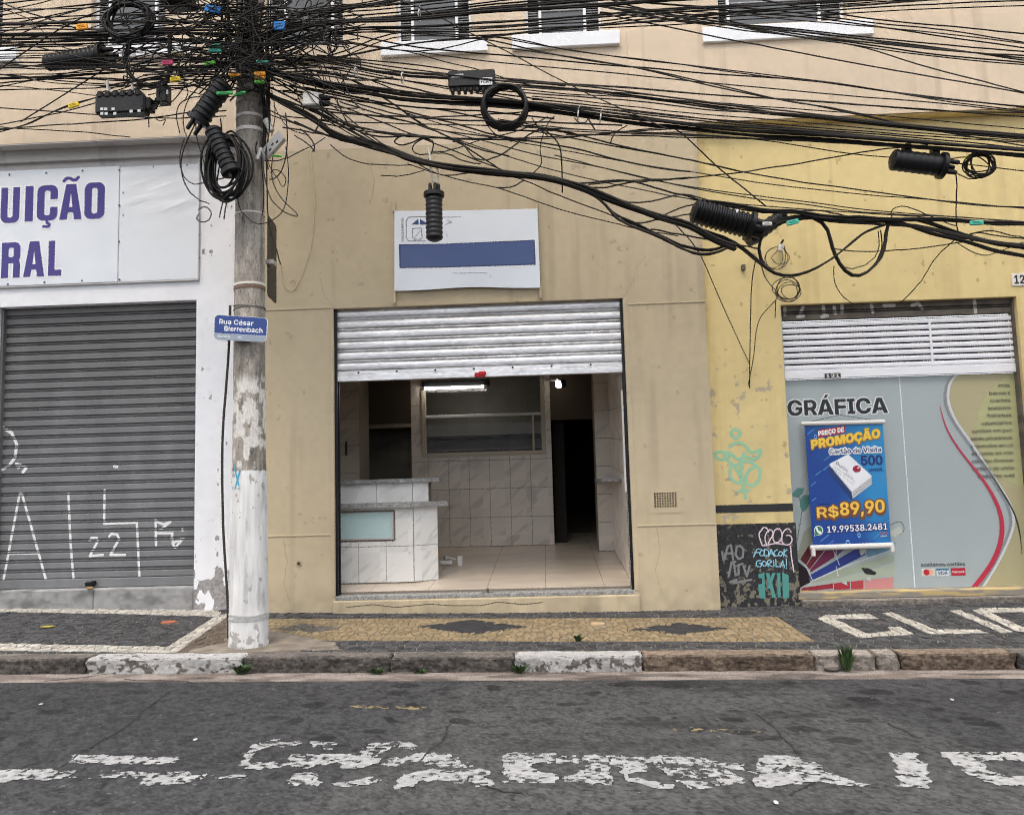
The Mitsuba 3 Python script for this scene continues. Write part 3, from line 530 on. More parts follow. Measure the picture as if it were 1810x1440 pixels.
# --- beige shop in the middle
M = thing('beige_shop', 'beige plastered shop front, its metal shutter half raised over an empty tiled room', 'building')
mx0, mx1 = wx1 + 0.02, 1.60; mzt = (-0.305,5.139)[1]
o = [(-2.221,3.375), (0.835,3.393), (0.843,0.355), (-2.165,0.386)]
mo0, mo1, mz0, mz1 = (o[0][0] + o[3][0]) / 2 - 0.035, (o[1][0] + o[2][0]) / 2, (o[2][1] + o[3][1]) / 2, (o[0][1] + o[1][1]) / 2
edge = [(1.694,5.076), (1.694,3.511), (1.692,1.97), (1.679,0.163)]
mx1 = sum(e[0] for e in edge) / 4
vent = [(1.069,1.351), (1.303,1.196)]
hole = Point(*(-2.606,0.718)).buffer(0.028)
body = sbox(mx0, 0.0, mx1, mzt).difference(sbox(mo0, mz0, mo1, mz1)).difference(sbox(vent[0][0], vent[1][1], vent[1][0], vent[0][1])).difference(hole)
put('wall', slab(body, 0.0, 0.16), 'beige_paint', parent=M)
def groove(pts, y, w=0.010, parent=M, nm='joint'):
    put(nm, sheet(stroke(pts, w), y - 0.0022), 'joint_dark', parent=parent)
mat('joint_dark', L(BEIGE, 0.55), 0.9)
mat('joint_light', L(BEIGE, 1.12), 0.85)
zj = (-2.648,3.391)[1]; zj2 = ((-2.652,0.997)[1] + (1.312,1.007)[1]) / 2; zj1 = (1.303,3.309)[1]
for a, b, z in ((mx0, mo0, zj), (mo1, mx1, zj1), (mx0, mo0, zj2), (mo1, mx1, zj2 + 0.01)):
    groove([(a, z - 0.007), (b, z - 0.007)], 0, 0.008)
    put('joint', cbx(a, b - 0.001, -0.005, 0.001, z, z + 0.012, 0.002), 'joint_light', parent=M)
# plaster margin round the opening
put('jamb_trim', cat_([cbx(mo0 - 0.035, mo0 - 0.001, -0.008, 0.002, mz0, mz1, 0.003)]), 'beige_paint', parent=M)
put('jamb_trim', cat_([cbx(mo1 + 0.001, mo1 + 0.05, -0.008, 0.002, mz0, mz1, 0.003)]), 'beige_paint', parent=M)
for pts_ in ([(0.835,3.375),(0.948,3.54),(1.003,3.72),(1.09,3.826)], [(-2.221,3.387),(-2.33,3.545),(-2.365,3.718)], [(-2.771,0.977),(-2.724,0.755),(-2.76,0.526),(-2.701,0.341)], [(1.082,0.995),(1.107,0.778),(1.051,0.553),(1.109,0.326)], [(-1.839,5.008),(-1.768,4.765),(-1.807,4.566)]):
    q_ = np.array(pts_); t_ = np.linspace(0, 1, 16); c_ = np.c_[np.interp(t_, np.linspace(0, 1, len(q_)), q_[:, 0]), np.interp(t_, np.linspace(0, 1, len(q_)), q_[:, 1])]; c_[:, 0] += 0.02 * (meshkit.noise(np.c_[t_ * 14, t_ * 0, t_ * 0 + q_[0, 0]], 3) - .5)
    put('crack', sheet(stroke(c_, 0.0028), -0.0018), 'joint_dark', parent=M)
# ventilation grille
put('vent_plate', slab(sbox(*(0.991,1.141), *(1.381,1.372)).difference(sbox(vent[0][0], vent[1][1], vent[1][0], vent[0][1])), -0.006, 0.001), 'beige_paint', parent=M)
vx0, vx1, vz0, vz1 = vent[0][0], vent[1][0], vent[1][1], vent[0][1]
holes = [sbox(vx0 + (i + .14) * (vx1 - vx0) / 9, vz0 + (j + .14) * (vz1 - vz0) / 6, vx0 + (i + .86) * (vx1 - vx0) / 9, vz0 + (j + .86) * (vz1 - vz0) / 6) for i in range(9) for j in range(6)]
put('vent_grille', slab(sbox(vx0, vz0, vx1, vz1).difference(union_all(holes)), -0.010, 0.012), 'beige_paint', parent=M)
put('vent_hollow', bx(vx0, vx1, 0.11, 0.15, vz0, vz1), 'dark_room', parent=M)
hq = (-2.606,0.718)
m = lathe((hq[0], -0.012, hq[1]), (hq[0], 0.10, hq[1]), [(0, 0.026), (0, 0.019), (1, 0.019)], 16); put('drain_pipe', trimesh.Trimesh(m.vertices, m.faces[:-32], process=False), 'beige_paint', parent=M)
put('drain_hollow', bx(hq[0] - 0.04, hq[0] + 0.04, 0.1, 0.14, hq[1] - 0.04, hq[1] + 0.04), 'dark_room', parent=M)
# threshold and step
put('threshold', cbx(mo0, mo1, -0.004, 0.16, mz0 - 0.035, mz0 + 0.005, 0.004), 'granite', parent=M)
stp = [(-2.949,0.403),(-2.165,0.363),(-0.667,0.359),(0.871,0.343),(1.676,0.336)]
put('step', cbx(mo0 - 0.02, mo1 + 0.05, -0.03, 0.0, 0.05, mz0 - 0.037, 0.012), 'beige_paint', parent=M)
cr = np.array([(-2.105,0.27),(-1.825,0.286),(-1.592,0.27),(-1.244,0.28),(-1.013,0.263),(-0.724,0.269),(-0.551,0.282),(-0.293,0.265),(-0.092,0.283)]); cr[:, 1] += 0.01 * np.sin(np.arange(len(cr)) * 2.3)
put('crack', sheet(stroke(cr, 0.006), -0.0325), 'crack_black', parent=M)
# half raised galvanised shutter
S = M + '__rolling_shutter'
sz0 = ((-2.217,2.602)[1] + (0.811,2.609)[1]) / 2
slats(sz0 + 0.115, mz1 + 0.02, 6, mo0 + 0.004, mo1 - 0.012, 0.08, 'galvanised', S, 'bulge')
put('bottom_rail', cat_([cbx(mo0 + 0.004, mo1 - 0.012, 0.05, 0.10, sz0, sz0 + 0.07, 0.006), cbx(mo0 + 0.004, mo1 - 0.012, 0.064, 0.096, sz0 + 0.072, sz0 + 0.113, 0.006)]), 'galvanised', parent=S)
for i in range(7): put('rivet', lathe((mo0 + 0.25 + i * 0.41, 0.064, sz0 + 0.094), (mo0 + 0.25 + i * 0.41, 0.056, sz0 + 0.094), [(0, 0.012), (0.7, 0.01), (1, 0.004)], 8), 'plastic_dark', parent=S)
q = (-0.685,2.63)
cput('handle', cat_([cbx(q[0] - 0.055, q[0] + 0.055, 0.02, 0.049, q[1] - 0.028, q[1] + 0.022, 0.009), cbx(q[0] - 0.01, q[0] + 0.068, 0.012, 0.03, q[1] - 0.01, q[1] + 0.034, 0.009)]), (0.42, 0.015, 0.02), S, 'red plastic handle on the raised shutter')
for xa in (mo0 + 0.001, mo1 - 0.03): put('side_rail', cat_([cbx(xa, xa + 0.029, 0.03, 0.05, mz0 + 0.006, mz1 - 0.001, 0.003), cbx(xa, xa + 0.029, 0.115, 0.14, mz0 + 0.006, mz1 - 0.001, 0.003)]), 'plastic_dark', parent=S)
put('side_rail', cbx(mo1 - 0.05, mo1 - 0.032, 0.06, 0.11, (0.803,1.358)[1], (0.805,2.42)[1], 0.003), 'strap_white', parent=S)
put('side_rail', cbx(mo1 - 0.028, mo1 - 0.003, 0.055, 0.11, mz0 + 0.006, (0.803,1.358)[1] + 0.1, 0.003), 'strap_white', parent=S)
q = (-0.656,0.385); put('floor_catch', cat_([cbx(q[0] - 0.012, q[0] + 0.012, 0.03, 0.05, mz0 + 0.005, mz0 + 0.05, 0.004), cbx(q[0] - 0.06, q[0] + 0.06, 0.02, 0.06, mz0 + 0.005, mz0 + 0.011, 0.002)]), 'rusty_roll', parent=M)
# room behind
def fz(y): return 0.39 + 0.07 * y
RX0, RX1, RB = -2.95, (0.848,1.109)[0], 3.2
def rampbox(x0, x1, y0, y1, dz=0.0, t=0.05):
    v = [[x, y, fz(y) + dz + z] for z in (-t, 0) for x in (x0, x1) for y in (y0, y1)]
    return trimesh.convex.convex_hull(np.array(v))
put('room_floor', rampbox(RX0, RX1, 0.161, 7.4, -0.006, 0.2), 'grout', parent=M)
fxs = [(-1.947,0.404)[0] - 0.615 + 0.05 + i * 0.612 for i in range(-2, 7)]
for i in range(len(fxs) - 1):
    for j in range(7):
        a, b = max(RX0, fxs[i] + 0.003), min(RX1, fxs[i + 1] - 0.003)
        if b - a > 0.05: put('tile', rampbox(a, b, 0.165 + j * 0.612, 0.165 + (j + 1) * 0.612 - 0.003, 0.0, 0.005), 'floor_tile', parent=M + '__room_floor')
ce = 3.42
put('ceiling', bx(RX0 - 0.1, RX1 + 0.1, 0.161, 7.4, ce, ce + 0.1), 'inner_paint', parent=M)
put('side_wall', bx(RX0 - 0.1, RX0, 0.161, 7.4, 0.2, ce), 'inner_paint', parent=M)
put('side_wall', bx(RX1, RX1 + 0.1, 0.161, 7.4, 0.2, ce), 'inner_paint', parent=M)
put('corridor_end', bx(-3.05, RX1, 7.3, 7.4, 0.2, ce), 'dark_room', parent=M)
bxl, bxr = (-1.952,1.646)[0], (0.062,1.269)[0]
wl = [(-1.765,3.014), (-0.047,1.89)]; win = sbox(wl[0][0], ((-1.784,1.916)[1] + (-0.045,1.93)[1]) / 2, wl[1][0], ce - 0.08)
put('back_wall', slab(sbox(bxl, 0.45, bxr, ce).difference(win), RB, RB + 0.14), 'grout', parent=M)
BW = M + '__back_wall'
zr = [p[1] for p in [(-0.904,0.617),(-0.894,1.03),(-0.884,1.43),(-0.874,1.833)]]; rows = [zr[0], zr[1], zr[2], zr[3]]
hgt = (zr[3] - zr[0]) / 3; rows = [fz(RB) + 0.004] + [zr[0] + hgt * k for k in range(1, 4)] + [zr[3] + hgt * k for k in range(1, 5)]
cols = [p[0] for p in [(-1.713,1.316),(-1.421,1.309),(-1.121,1.3),(-0.831,1.293),(-0.54,1.285),(-0.243,1.277),(0.046,1.269)]]; cw = (cols[-1] - cols[0]) / 6; cols = [bxl] + [cols[0] + cw * k for k in range(7)]; cols[-1] = bxr
for i in range(len(cols) - 1):
    for j in range(len(rows) - 1):
        t = sbox(cols[i] + 0.003, rows[j] + 0.003, cols[i + 1] - 0.003, min(ce, rows[j + 1]) - 0.003).difference(win.buffer(0.03))
        for g in polys(t):
            if g.area > 0.002: put('tile', slab(g, RB - 0.007, RB), 'wall_tile', parent=BW)
wx0, wz0, wx1_, wz1 = win.bounds
fr = win.buffer(0.028, join_style=2).difference(win.buffer(-0.03, join_style=2)).intersection(sbox(wx0 - 1, wz0 - 1, wx1_ + 1, ce))
IW = M + '__inner_window'
mat('alu', (0.36, 0.31, 0.24), 0.45, metal=0.3)
put('frame', slab(fr, RB - 0.035, RB + 0.06), 'alu', parent=IW)
zm = (-0.899,2.476)[1]
put('mullion', cbx(wx0 + 0.03, wx1_ - 0.03, RB - 0.02, RB + 0.04, zm - 0.022, zm + 0.022, 0.004), 'steel', parent=IW)
put('mullion', cbx(wx1_ - 0.16, wx1_ - 0.13, RB - 0.015, RB + 0.03, wz0 + 0.03, zm - 0.022, 0.004), 'alu', parent=IW)
for a, b in ((wz0 + 0.03, zm - 0.022), (zm + 0.022, wz1)):
    m = bx(wx0 + 0.03, wx1_ - 0.03, RB + 0.02, RB + 0.021, a, b); scene[fastnum(IW + '__pane')] = mikit.ply(trimesh.Trimesh([[wx0 + .03, RB + .02, a], [wx1_ - .03, RB + .02, a], [wx1_ - .03, RB + .02, b], [wx0 + .03, RB + .02, b]], [[0, 1, 2], [0, 2, 3]], process=False), 'window_glass')
# kitchen seen through the window and the left doorway
KB = M + '__kitchen_wall'
put('kitchen_wall', bx(RX0, bxr, 4.9, 5.0, 0.4, ce), 'grout', parent=M)
for i in range(10):
    for j in range(7):
        a, b, z = RX0 + i * 0.33 + 0.004, RX0 + (i + 1) * 0.33 - 0.004, 0.75 + j * 0.37
        if b < bxr: put('tile', bx(a, b, 4.893, 4.9, z, z + 0.362), 'kitchen_tile', parent=KB)
for z in ((-1.069,2.277)[1], (-1.075,2.039)[1]): put('kitchen_shelf', cbx(bxl - 0.2, bxr - 0.1, 4.55, 4.88, z - 0.05, z, 0.005), 'dark_room', parent=M)
put('passage_wall', bx(bxr - 0.1, bxr, RB + 0.14, 7.3, 0.4, ce), 'dark_room', parent=M)
dz = (0.359,2.383)[1]
put('corridor_lintel', bx(bxr, RX1, RB + 0.02, RB + 0.14, dz, ce), 'lintel_brown', parent=M)
put('corridor_door', cbx(bxr + 0.02, (0.248,1.423)[0], RB + 0.2, RB + 0.24, fz(RB) + 0.01, dz - 0.02, 0.004), 'dark_room', parent=M)
# hood in the doorway at left
hd = thing('cooker_hood', 'pale cooker hood in the dark doorway left of the inner window', 'cooker hood')
h0, h1 = (-2.85,2.404), (-2.119,2.969)
put('hood', cbx(h0[0], h1[0] + 0.1, 4.0, 4.7, h0[1], h1[1] + 0.3, 0.02), 'lintel_brown', parent=hd)
put('rim', cbx(h0[0] - 0.02, h1[0] + 0.1, 3.97, 4.0, h0[1] - 0.01, h0[1] + 0.05, 0.004), 'alu', parent=hd)
# tiled pier at the far left of the doorway
pl = [(-2.862,1.588)[0], (-2.566,1.579)[0]]
put('tiled_pier', bx(RX0 + 0.001, pl[1], 2.6, 3.2, fz(2.6) - 0.1, ce), 'grout', parent=M)
for z in np.arange(fz(2.6) + 0.01, ce - 0.3, 0.372): put('tile', bx(RX0 + 0.01, pl[1] - 0.003, 2.593, 2.6, z, z + 0.365), 'wall_tile', parent=M + '__tiled_pier')
q = (-2.744,2.031); cput('light_switch', cbx(q[0] - 0.012, q[0] + 0.012, 2.575, 2.592, q[1] - 0.1, q[1] + 0.09, 0.003), (0.03, 0.03, 0.03), M)
# right hand inner wall: tiled pier, tiled wall, shelf
rp = (0.639,1.115)[0]; rp1 = (0.848,1.109)[0]
put('pillar', bx(rp, RX1, 2.5, 2.85, fz(2.5) - 0.1, ce), 'grout', parent=M)
for k, z in enumerate(np.arange(fz(2.5) + 0.01, ce - 0.3, 0.372)):
    put('tile', bx(rp + 0.004, RX1 - 0.004, 2.493, 2.5, z, z + 0.365), 'wall_tile', parent=M + '__pillar')
    for j in range(5):
        y = 0.2 + j * 0.46
        if y + 0.45 < 2.5: put('tile', rampbox(RX1 - 0.007, RX1, y, y + 0.452, 0.01 + 0.372 * k + 0.365, 0.365), 'wall_tile', parent=M + '__side_wall_001')
sh = (0.647,1.515)
put('wall_shelf', cbx(rp - 0.03, RX1 - 0.007, 1.0, 2.45, sh[1] - 0.04, sh[1], 0.006), 'granite', parent=M)
# lamps
LT = thing('tube_lamp', 'lit white tube lamp at the top of the inner window', 'lamp')
t0, t1 = (-1.744,2.888), (-0.853,2.882)
put('housing', cbx(t0[0] - 0.02, t1[0] + 0.06, 3.06, 3.12, t0[1] + 0.005, t0[1] + 0.09, 0.006), 'rubber', parent=LT)
scene[LT + '__tube'] = {**mikit.ply(lathe((t0[0], 3.045, t0[1] - 0.015), (t1[0], 3.045, t0[1] - 0.015), [(0, 0.018), (1, 0.018)], 14), 'tube_light'), 'emitter': {'type': 'area', 'radiance': rgb(4.2, 4.0, 3.6)}}
for xx in (t0[0], t1[0]): put('socket', cbx(xx - 0.025, xx + 0.025, 3.02, 3.06, t0[1] - 0.04, t0[1] + 0.01, 0.005), 'strap_white', parent=LT)
SP = thing('wall_lamp', 'small bulb lamp on a white arm above the dark corridor', 'lamp')
q = (0.191,2.9,2.853)
put('arm', tube([(0.068,3.19,2.951), (0.083,3,2.934), (0.17,2.9,2.918)], 0.02, 8), 'strap_white', True, SP)
put('socket', lathe((0.287,2.9,2.874), (0.207,2.9,2.853), [(0, 0.05), (0.6, 0.06), (1, 0.035)], 12), 'plastic_dark', True, SP)
scene[SP + '__bulb'] = {**mikit.ply(trimesh.Trimesh(*(lambda s: (s.vertices * 0.055 + np.array(q), s.faces))(trimesh.creation.icosphere(2)), process=False), 'tube_light'), 'emitter': {'type': 'area', 'radiance': rgb(0.9, 0.9, 0.85)}}
# counter
CO = thing('tiled_counter', 'white marble tiled counter with grey granite tops inside the open shop', 'counter')
cy = 0.58
cx1, cx2 = (-1.504,0.858)[0], (-1.259,0.84)[0]; zt = (-2.073,1.257)[1]
base = Polygon([(RX0, cy), (cx1, cy), (cx2, cy + 0.17), (cx2 - 0.34, 2.6), (RX0, 2.6)])
m = flat(base, fz(cy) - 0.03, zt - fz(cy) + 0.03); put('base', m, 'grout', parent=CO)
gx0, gx1, gz0, gz1 = (-2.29,1.001)[0], (-1.722,0.987)[0], (-2.013,0.908)[1], (-2.01,1.211)[1]
glass = sbox(-2.9, gz0, gx1, gz1)
tw = 0.305; tcs = [cx1 - tw * k for k in range(5, -1, -1)]; tr = [fz(cy) + 0.012, (-2.014,0.834)[1], zt]
for i in range(5):
    for j in range(2):
        for g in polys(sbox(tcs[i] + .003, tr[j] + .003, tcs[i + 1] - .003, tr[j + 1] - .003).difference(glass.buffer(0.02))):
            if g.area > 0.003: put('tile', slab(g, cy - 0.008, cy), 'counter_tile', parent=CO)
def angled(z0, z1):
    d = np.array([cx2 - cx1, 0.17]); ll = np.linalg.norm(d); d /= ll; n = np.array([d[1], -d[0]])
    pts = [np.array([cx1, cy]) + d * s + n * o for s, o in ((0.004, 0), (ll - 0.004, 0), (ll - 0.004, 0.008), (0.004, 0.008))]
    return flat(Polygon(pts), z0, z1 - z0)
for j in range(2): put('tile', angled(tr[j] + .003, tr[j + 1] - .003), 'counter_tile', parent=CO)
put('glass_panel', slab(sbox(-2.9, gz0 + 0.018, gx1 - 0.018, gz1), cy - 0.006, cy - 0.001), 'frosted_glass', parent=CO)
put('glass_frame', slab(sbox(-2.95, gz0, gx1, gz1 + 0.002).difference(sbox(-2.95, gz0 + 0.02, gx1 - 0.02, gz1)), cy - 0.02, cy + 0.001), 'steel', parent=CO)
def rough_top(poly, z0, z1, seed):
    c = np.array(Polygon(poly).segmentize(0.03).exterior.coords)[:-1]; m = Polygon(c + 0.018 * (meshkit.fbm(np.c_[c * 14, c[:, :1] * 0], 3, seed)[:, None] - 0.5))
    return flat(m, z0, z1 - z0)
ex2 = (-1.131,1.312)[0]
put('granite_top', rough_top([(RX0, cy - 0.10), (cx1, cy - 0.10), (ex2, cy + 0.14), (ex2 - 0.10, 1.2), (RX0, 1.2)], zt, zt + 0.05, 3), 'granite', parent=CO)
uz = (-1.742,1.529)[1]; ux1, ux2 = (-1.556,1.376)[0], (-1.387,1.37)[0]
m = flat(Polygon([(RX0, 0.87), (ux1, 0.87), (ux2, 0.97), (ux2, 1.2), (RX0, 1.2)]), zt + 0.05, uz - zt - 0.05); put('upper_tier', m, 'grout', parent=CO)
for i in range(5):
    a = ux1 - 0.415 * (i + 1); put('tile', bx(max(RX0, a) + .003, a + 0.415 - .003, 0.862, 0.87, zt + 0.052, uz - 0.002), 'counter_tile', parent=CO)
d = flat(Polygon([(ux1 + .004, 0.862), (ux2, 0.958), (ux2, 0.97), (ux1 + .004, 0.87)]), zt + 0.052, uz - zt - 0.054); put('tile', d, 'counter_tile', parent=CO)
put('granite_top', rough_top([(RX0, 0.80), (ux1, 0.80), ((-1.259,1.536)[0], 0.94), ((-1.259,1.536)[0], 1.25), (RX0, 1.25)], uz, uz + 0.045, 9), 'granite', parent=CO)
# pipe stub on the floor
PS = thing('pipe_stub', 'small white pipe stub with tap on the floor beside the counter', 'pipe')
q0 = (-1.352,1.6,0.549)
put('pipe', lathe((-1.345,1.6,0.549), (-1.206,1.6,0.546), [(0, 0.028), (1, 0.028)], 12), 'strap_white', True, PS)
put('tap', cat_([lathe((-1.282,1.6,0.575), (-1.281,1.6,0.63), [(0, 0.02), (0.6, 0.03), (1, 0.02)], 10), lathe((-1.295,1.6,0.616), (-1.157,1.6,0.586), [(0, 0.018), (1, 0.016)], 8)]), 'steel', True, PS)
put('block', cbx(*[v for v in ((-1.138,1.6,0.517)[0], (-1.082,1.6,0.516)[0], 1.58, 1.66, fz(1.6), fz(1.6) + 0.12)], 0.006), 'strap_white', parent=PS)
# --- yellow shop on the right
Yk = thing('yellow_shop', 'yellow shop front with white slatted shutter and grey printed panels at the right', 'building')
yo = [(2.496,3.267), (4.961,3.282), (4.741,0.254), (2.499,0.224)]
yx0, yx1, yz0, yz1 = (yo[0][0] + yo[3][0]) / 2, (yo[1][0] + yo[2][0]) / 2 + 0.07, (3.571,0.296)[1], (yo[0][1] + yo[1][1]) / 2
zP1 = ((-5.94,5.36)[1] + (-3.584,5.377)[1]) / 2; zP3 = ((2.049,5.253)[1] + (5.101,5.24)[1]) / 2
dz0 = ((1.724,1.008)[1] + (2.517,0.999)[1]) / 2
bz0, bz1 = (2.088,1.12)[1], (2.092,1.2)[1]
yb = sbox(mx1 + 0.002, dz0, 10, zP3 + 0.2).difference(sbox(yx0, 0, yx1, yz1))
put('wall', slab(yb, YY, YY + 0.18), 'yellow_paint', parent=Yk)
put('soffit', bx(mx1 + 0.002, 10, 0.003, YY - 0.002, zP3 - 0.012, zP3 - 0.002), 'yellow_paint', parent=Yk)
dd = [(1.718,1.008)[0], (2.497,0.564)[0]]
put('dado', slab(sbox(mx1 + 0.002, 0.0, yx0 + 0.02, dz0), YY - 0.008, YY + 0.18), 'black_dado', parent=Yk)
put('dado', slab(sbox(yx1, 0.0, 10, dz0), YY - 0.008, YY + 0.18), 'black_dado', parent=Yk)
cput('painted_band', sheet(sbox(mx1 + 0.002, bz0, yx0 + 0.004, bz1), YY - 0.003), (0.02, 0.02, 0.022), Yk)
def smooth_pts(p): return [tuple(v) for v in spline([(a, b, 0) for a, b in p], 24)[:, :2]] if len(p) > 2 else p
TL = (0.27, 0.50, 0.33)
for st in ([(1.96,1.981),(1.912,1.942),(1.955,1.887),(2.004,1.933),(1.96,1.981)], [(1.726,1.73),(1.803,1.751),(1.888,1.707),(1.798,1.669),(1.726,1.73)], [(1.892,1.795),(1.964,1.84),(2.066,1.79),(2.121,1.73),(2.209,1.756),(2.146,1.659),(2.05,1.697),(1.972,1.664),(1.889,1.737),(1.83,1.709)], [(2.034,1.732),(1.996,1.558),(2.009,1.383),(2.026,1.266)], [(1.912,1.619),(1.878,1.532),(1.92,1.443),(1.989,1.43),(1.965,1.53),(1.912,1.619)], [(2.082,1.555),(2.171,1.582),(2.176,1.465),(2.102,1.392),(2.035,1.44),(2.082,1.555)], [(1.961,1.337),(2.065,1.346)], [(1.856,1.667),(1.94,1.606),(2.047,1.644),(2.143,1.6)]):
    cput('graffiti_line', sheet(stroke(smooth_pts(st), 0.030), YY - 0.003), TL, Yk)
gy = YY - 0.0115
def graf(nm, strokes, w, c): cput(nm, sheet(union_all([stroke(smooth_pts(s) if w < .02 and len(s) > 3 else s, w) for s in strokes]), gy), c, Yk)
graf('graffiti_letters', [[(2.173,0.939),(2.142,0.905),(2.15,0.831),(2.17,0.778),(2.193,0.789)], [(2.154,0.917),(2.191,0.962),(2.225,0.949),(2.235,0.915)], [(2.21,0.789),(2.197,0.858),(2.223,0.915),(2.259,0.937),(2.28,0.902),(2.254,0.845),(2.228,0.8)], [(2.305,0.936),(2.278,0.868),(2.297,0.81),(2.344,0.82),(2.371,0.888),(2.345,0.946),(2.305,0.936)], [(2.463,0.909),(2.442,0.944),(2.395,0.922),(2.368,0.854),(2.377,0.796),(2.433,0.783),(2.47,0.828),(2.45,0.875),(2.416,0.876)], [(2.17,0.778),(2.239,0.788),(2.308,0.798),(2.376,0.785)], [(2.449,0.766),(2.454,0.652),(2.468,0.509)]], 0.012, (0.62, 0.50, 0.56))
GC = (0.25, 0.50, 0.62)
graf('graffiti_text', [[(2.072,0.666),(2.11,0.746),(2.15,0.745)], [(2.08,0.712),(2.131,0.711)], [(2.156,0.733),(2.136,0.688),(2.17,0.681),(2.178,0.727),(2.156,0.733)], [(2.19,0.744),(2.187,0.675),(2.221,0.686),(2.218,0.731),(2.19,0.744)], [(2.226,0.668),(2.253,0.742),(2.278,0.667)], [(2.239,0.697),(2.268,0.696)], [(2.316,0.735),(2.28,0.707),(2.295,0.673),(2.324,0.678)], [(2.343,0.717),(2.325,0.689),(2.346,0.671),(2.365,0.699),(2.343,0.717)], [(2.385,0.739),(2.375,0.665)], [(2.413,0.733),(2.37,0.694),(2.409,0.664)]], 0.010, GC)
graf('graffiti_text', [[(2.144,0.63),(2.103,0.62),(2.101,0.574),(2.141,0.573),(2.142,0.602),(2.125,0.602)], [(2.172,0.624),(2.154,0.596),(2.181,0.573),(2.199,0.601),(2.172,0.624)], [(2.215,0.566),(2.218,0.629),(2.252,0.616),(2.222,0.594),(2.255,0.565)], [(2.27,0.627),(2.272,0.565)], [(2.293,0.638),(2.294,0.564),(2.323,0.564)], [(2.334,0.558),(2.36,0.62),(2.379,0.551)], [(2.341,0.58),(2.375,0.579)], [(2.401,0.636),(2.398,0.573)], [(2.396,0.55),(2.396,0.545)]], 0.010, GC)
TQ = (0.065, 0.235, 0.21)
def quads(nm, ps, c): cput(nm, sheet(union_all([Polygon(p).buffer(0) for p in ps]), gy), c, Yk)
quads('graffiti_block', [[(2.108,0.494),(2.171,0.504),(2.168,0.243),(2.106,0.256),(2.102,0.392),(2.142,0.397),(2.145,0.448),(2.111,0.455)], [(2.183,0.504),(2.222,0.503),(2.276,0.252),(2.237,0.253)], [(2.251,0.503),(2.285,0.502),(2.219,0.344),(2.191,0.345)], [(2.296,0.502),(2.331,0.501),(2.322,0.257),(2.293,0.252)], [(2.348,0.506),(2.376,0.494),(2.415,0.476),(2.407,0.25),(2.344,0.24)]], TQ)
SV = (0.17, 0.175, 0.18)
graf('graffiti_letters', [[(1.778,0.65),(1.814,0.776),(1.849,0.792),(1.864,0.648)], [(1.799,0.707),(1.862,0.711)], [(1.906,0.773),(1.89,0.694),(1.922,0.647),(1.963,0.669),(1.973,0.749),(1.941,0.784),(1.906,0.773)], [(1.754,0.726),(1.766,0.639),(1.787,0.708)], [(1.81,0.478),(1.845,0.615),(1.886,0.625)], [(1.868,0.603),(1.879,0.488),(1.914,0.499),(1.913,0.59),(1.954,0.601)], [(1.964,0.578),(1.992,0.474),(2.027,0.576)], [(1.818,0.421),(1.888,0.443),(1.852,0.409),(2.036,0.439)]], 0.022, SV)
# step and threshold of the yellow shop
put('step', cbx(yx0 + 0.02, 10, YY - 0.10, YY + 0.25, 0.0, (3.523,0.227)[1], 0.012), 'kerb_light', parent=Yk)
put('threshold', cbx(yx0 + 0.001, 10, YY - 0.03, YY + 0.25, (3.523,0.227)[1] + 0.002, yz0, 0.006), 'dirty_sill', parent=Yk)
# shutter: dark roll, white slats, bottom rail
S = Yk + '__rolling_shutter'; YS = YY + 0.10
rz0 = ((2.51,3.125)[1] + (4.915,3.097)[1]) / 2; lz0 = ((2.501,2.58)[1] + (4.901,2.594)[1]) / 2; lr0 = ((2.514,2.49)[1] + (4.922,2.498)[1]) / 2
top = slats(rz0, yz1 + 0.03, 2, yx0 + 0.005, yx1 - 0.005, YS - 0.012, 'rusty_roll', S)
for st in ([(2.565,3.258),(2.561,3.184)], [(2.755,3.256),(2.721,3.185)], [(2.967,3.255),(2.969,3.181)], [(3.079,3.25),(3.086,3.177)], [(3.163,3.259),(3.158,3.187)], [(3.468,3.248),(3.475,3.175)], [(3.597,3.243),(3.702,3.239)], [(3.889,3.232),(3.95,3.254),(3.992,3.192)], [(4.533,3.256),(4.535,3.135)], [(2.695,3.155),(2.754,3.159)], [(2.943,3.146),(3.002,3.156)]):
    cput('graffiti_line', on_slats(stroke(st, 0.035), top, YS - 0.012), (0.42, 0.40, 0.38), S)
slats(lz0, rz0 - 0.004, 8, yx0 + 0.02, yx1 - 0.02, YS, 'white_slat', S, 'gap')
put('backing', bx(yx0 + 0.02, yx1 - 0.02, YS + 0.05, YS + 0.06, lz0, rz0), 'rubber', parent=S)
for xx in ((4.06,2.863)[0],): put('centre_rib', cbx(xx - 0.012, xx + 0.012, YS - 0.016, YS - 0.0125, lz0 + 0.004, rz0 - 0.02, 0.001), 'white_slat', parent=S)
put('bottom_rail', cbx(yx0 + 0.01, yx1 - 0.01, YS - 0.02, YS + 0.03, lr0, lz0 - 0.003, 0.005), 'white_slat', parent=S)
for xa in (yx0 + 0.001, yx1 - 0.022): put('side_rail', cbx(xa, xa + 0.02, YY + 0.05, YS + 0.03, yz0 + 0.002, yz1 - 0.001, 0.003), 'panel_grey' if xa < 3 else 'rusty_roll', parent=S)
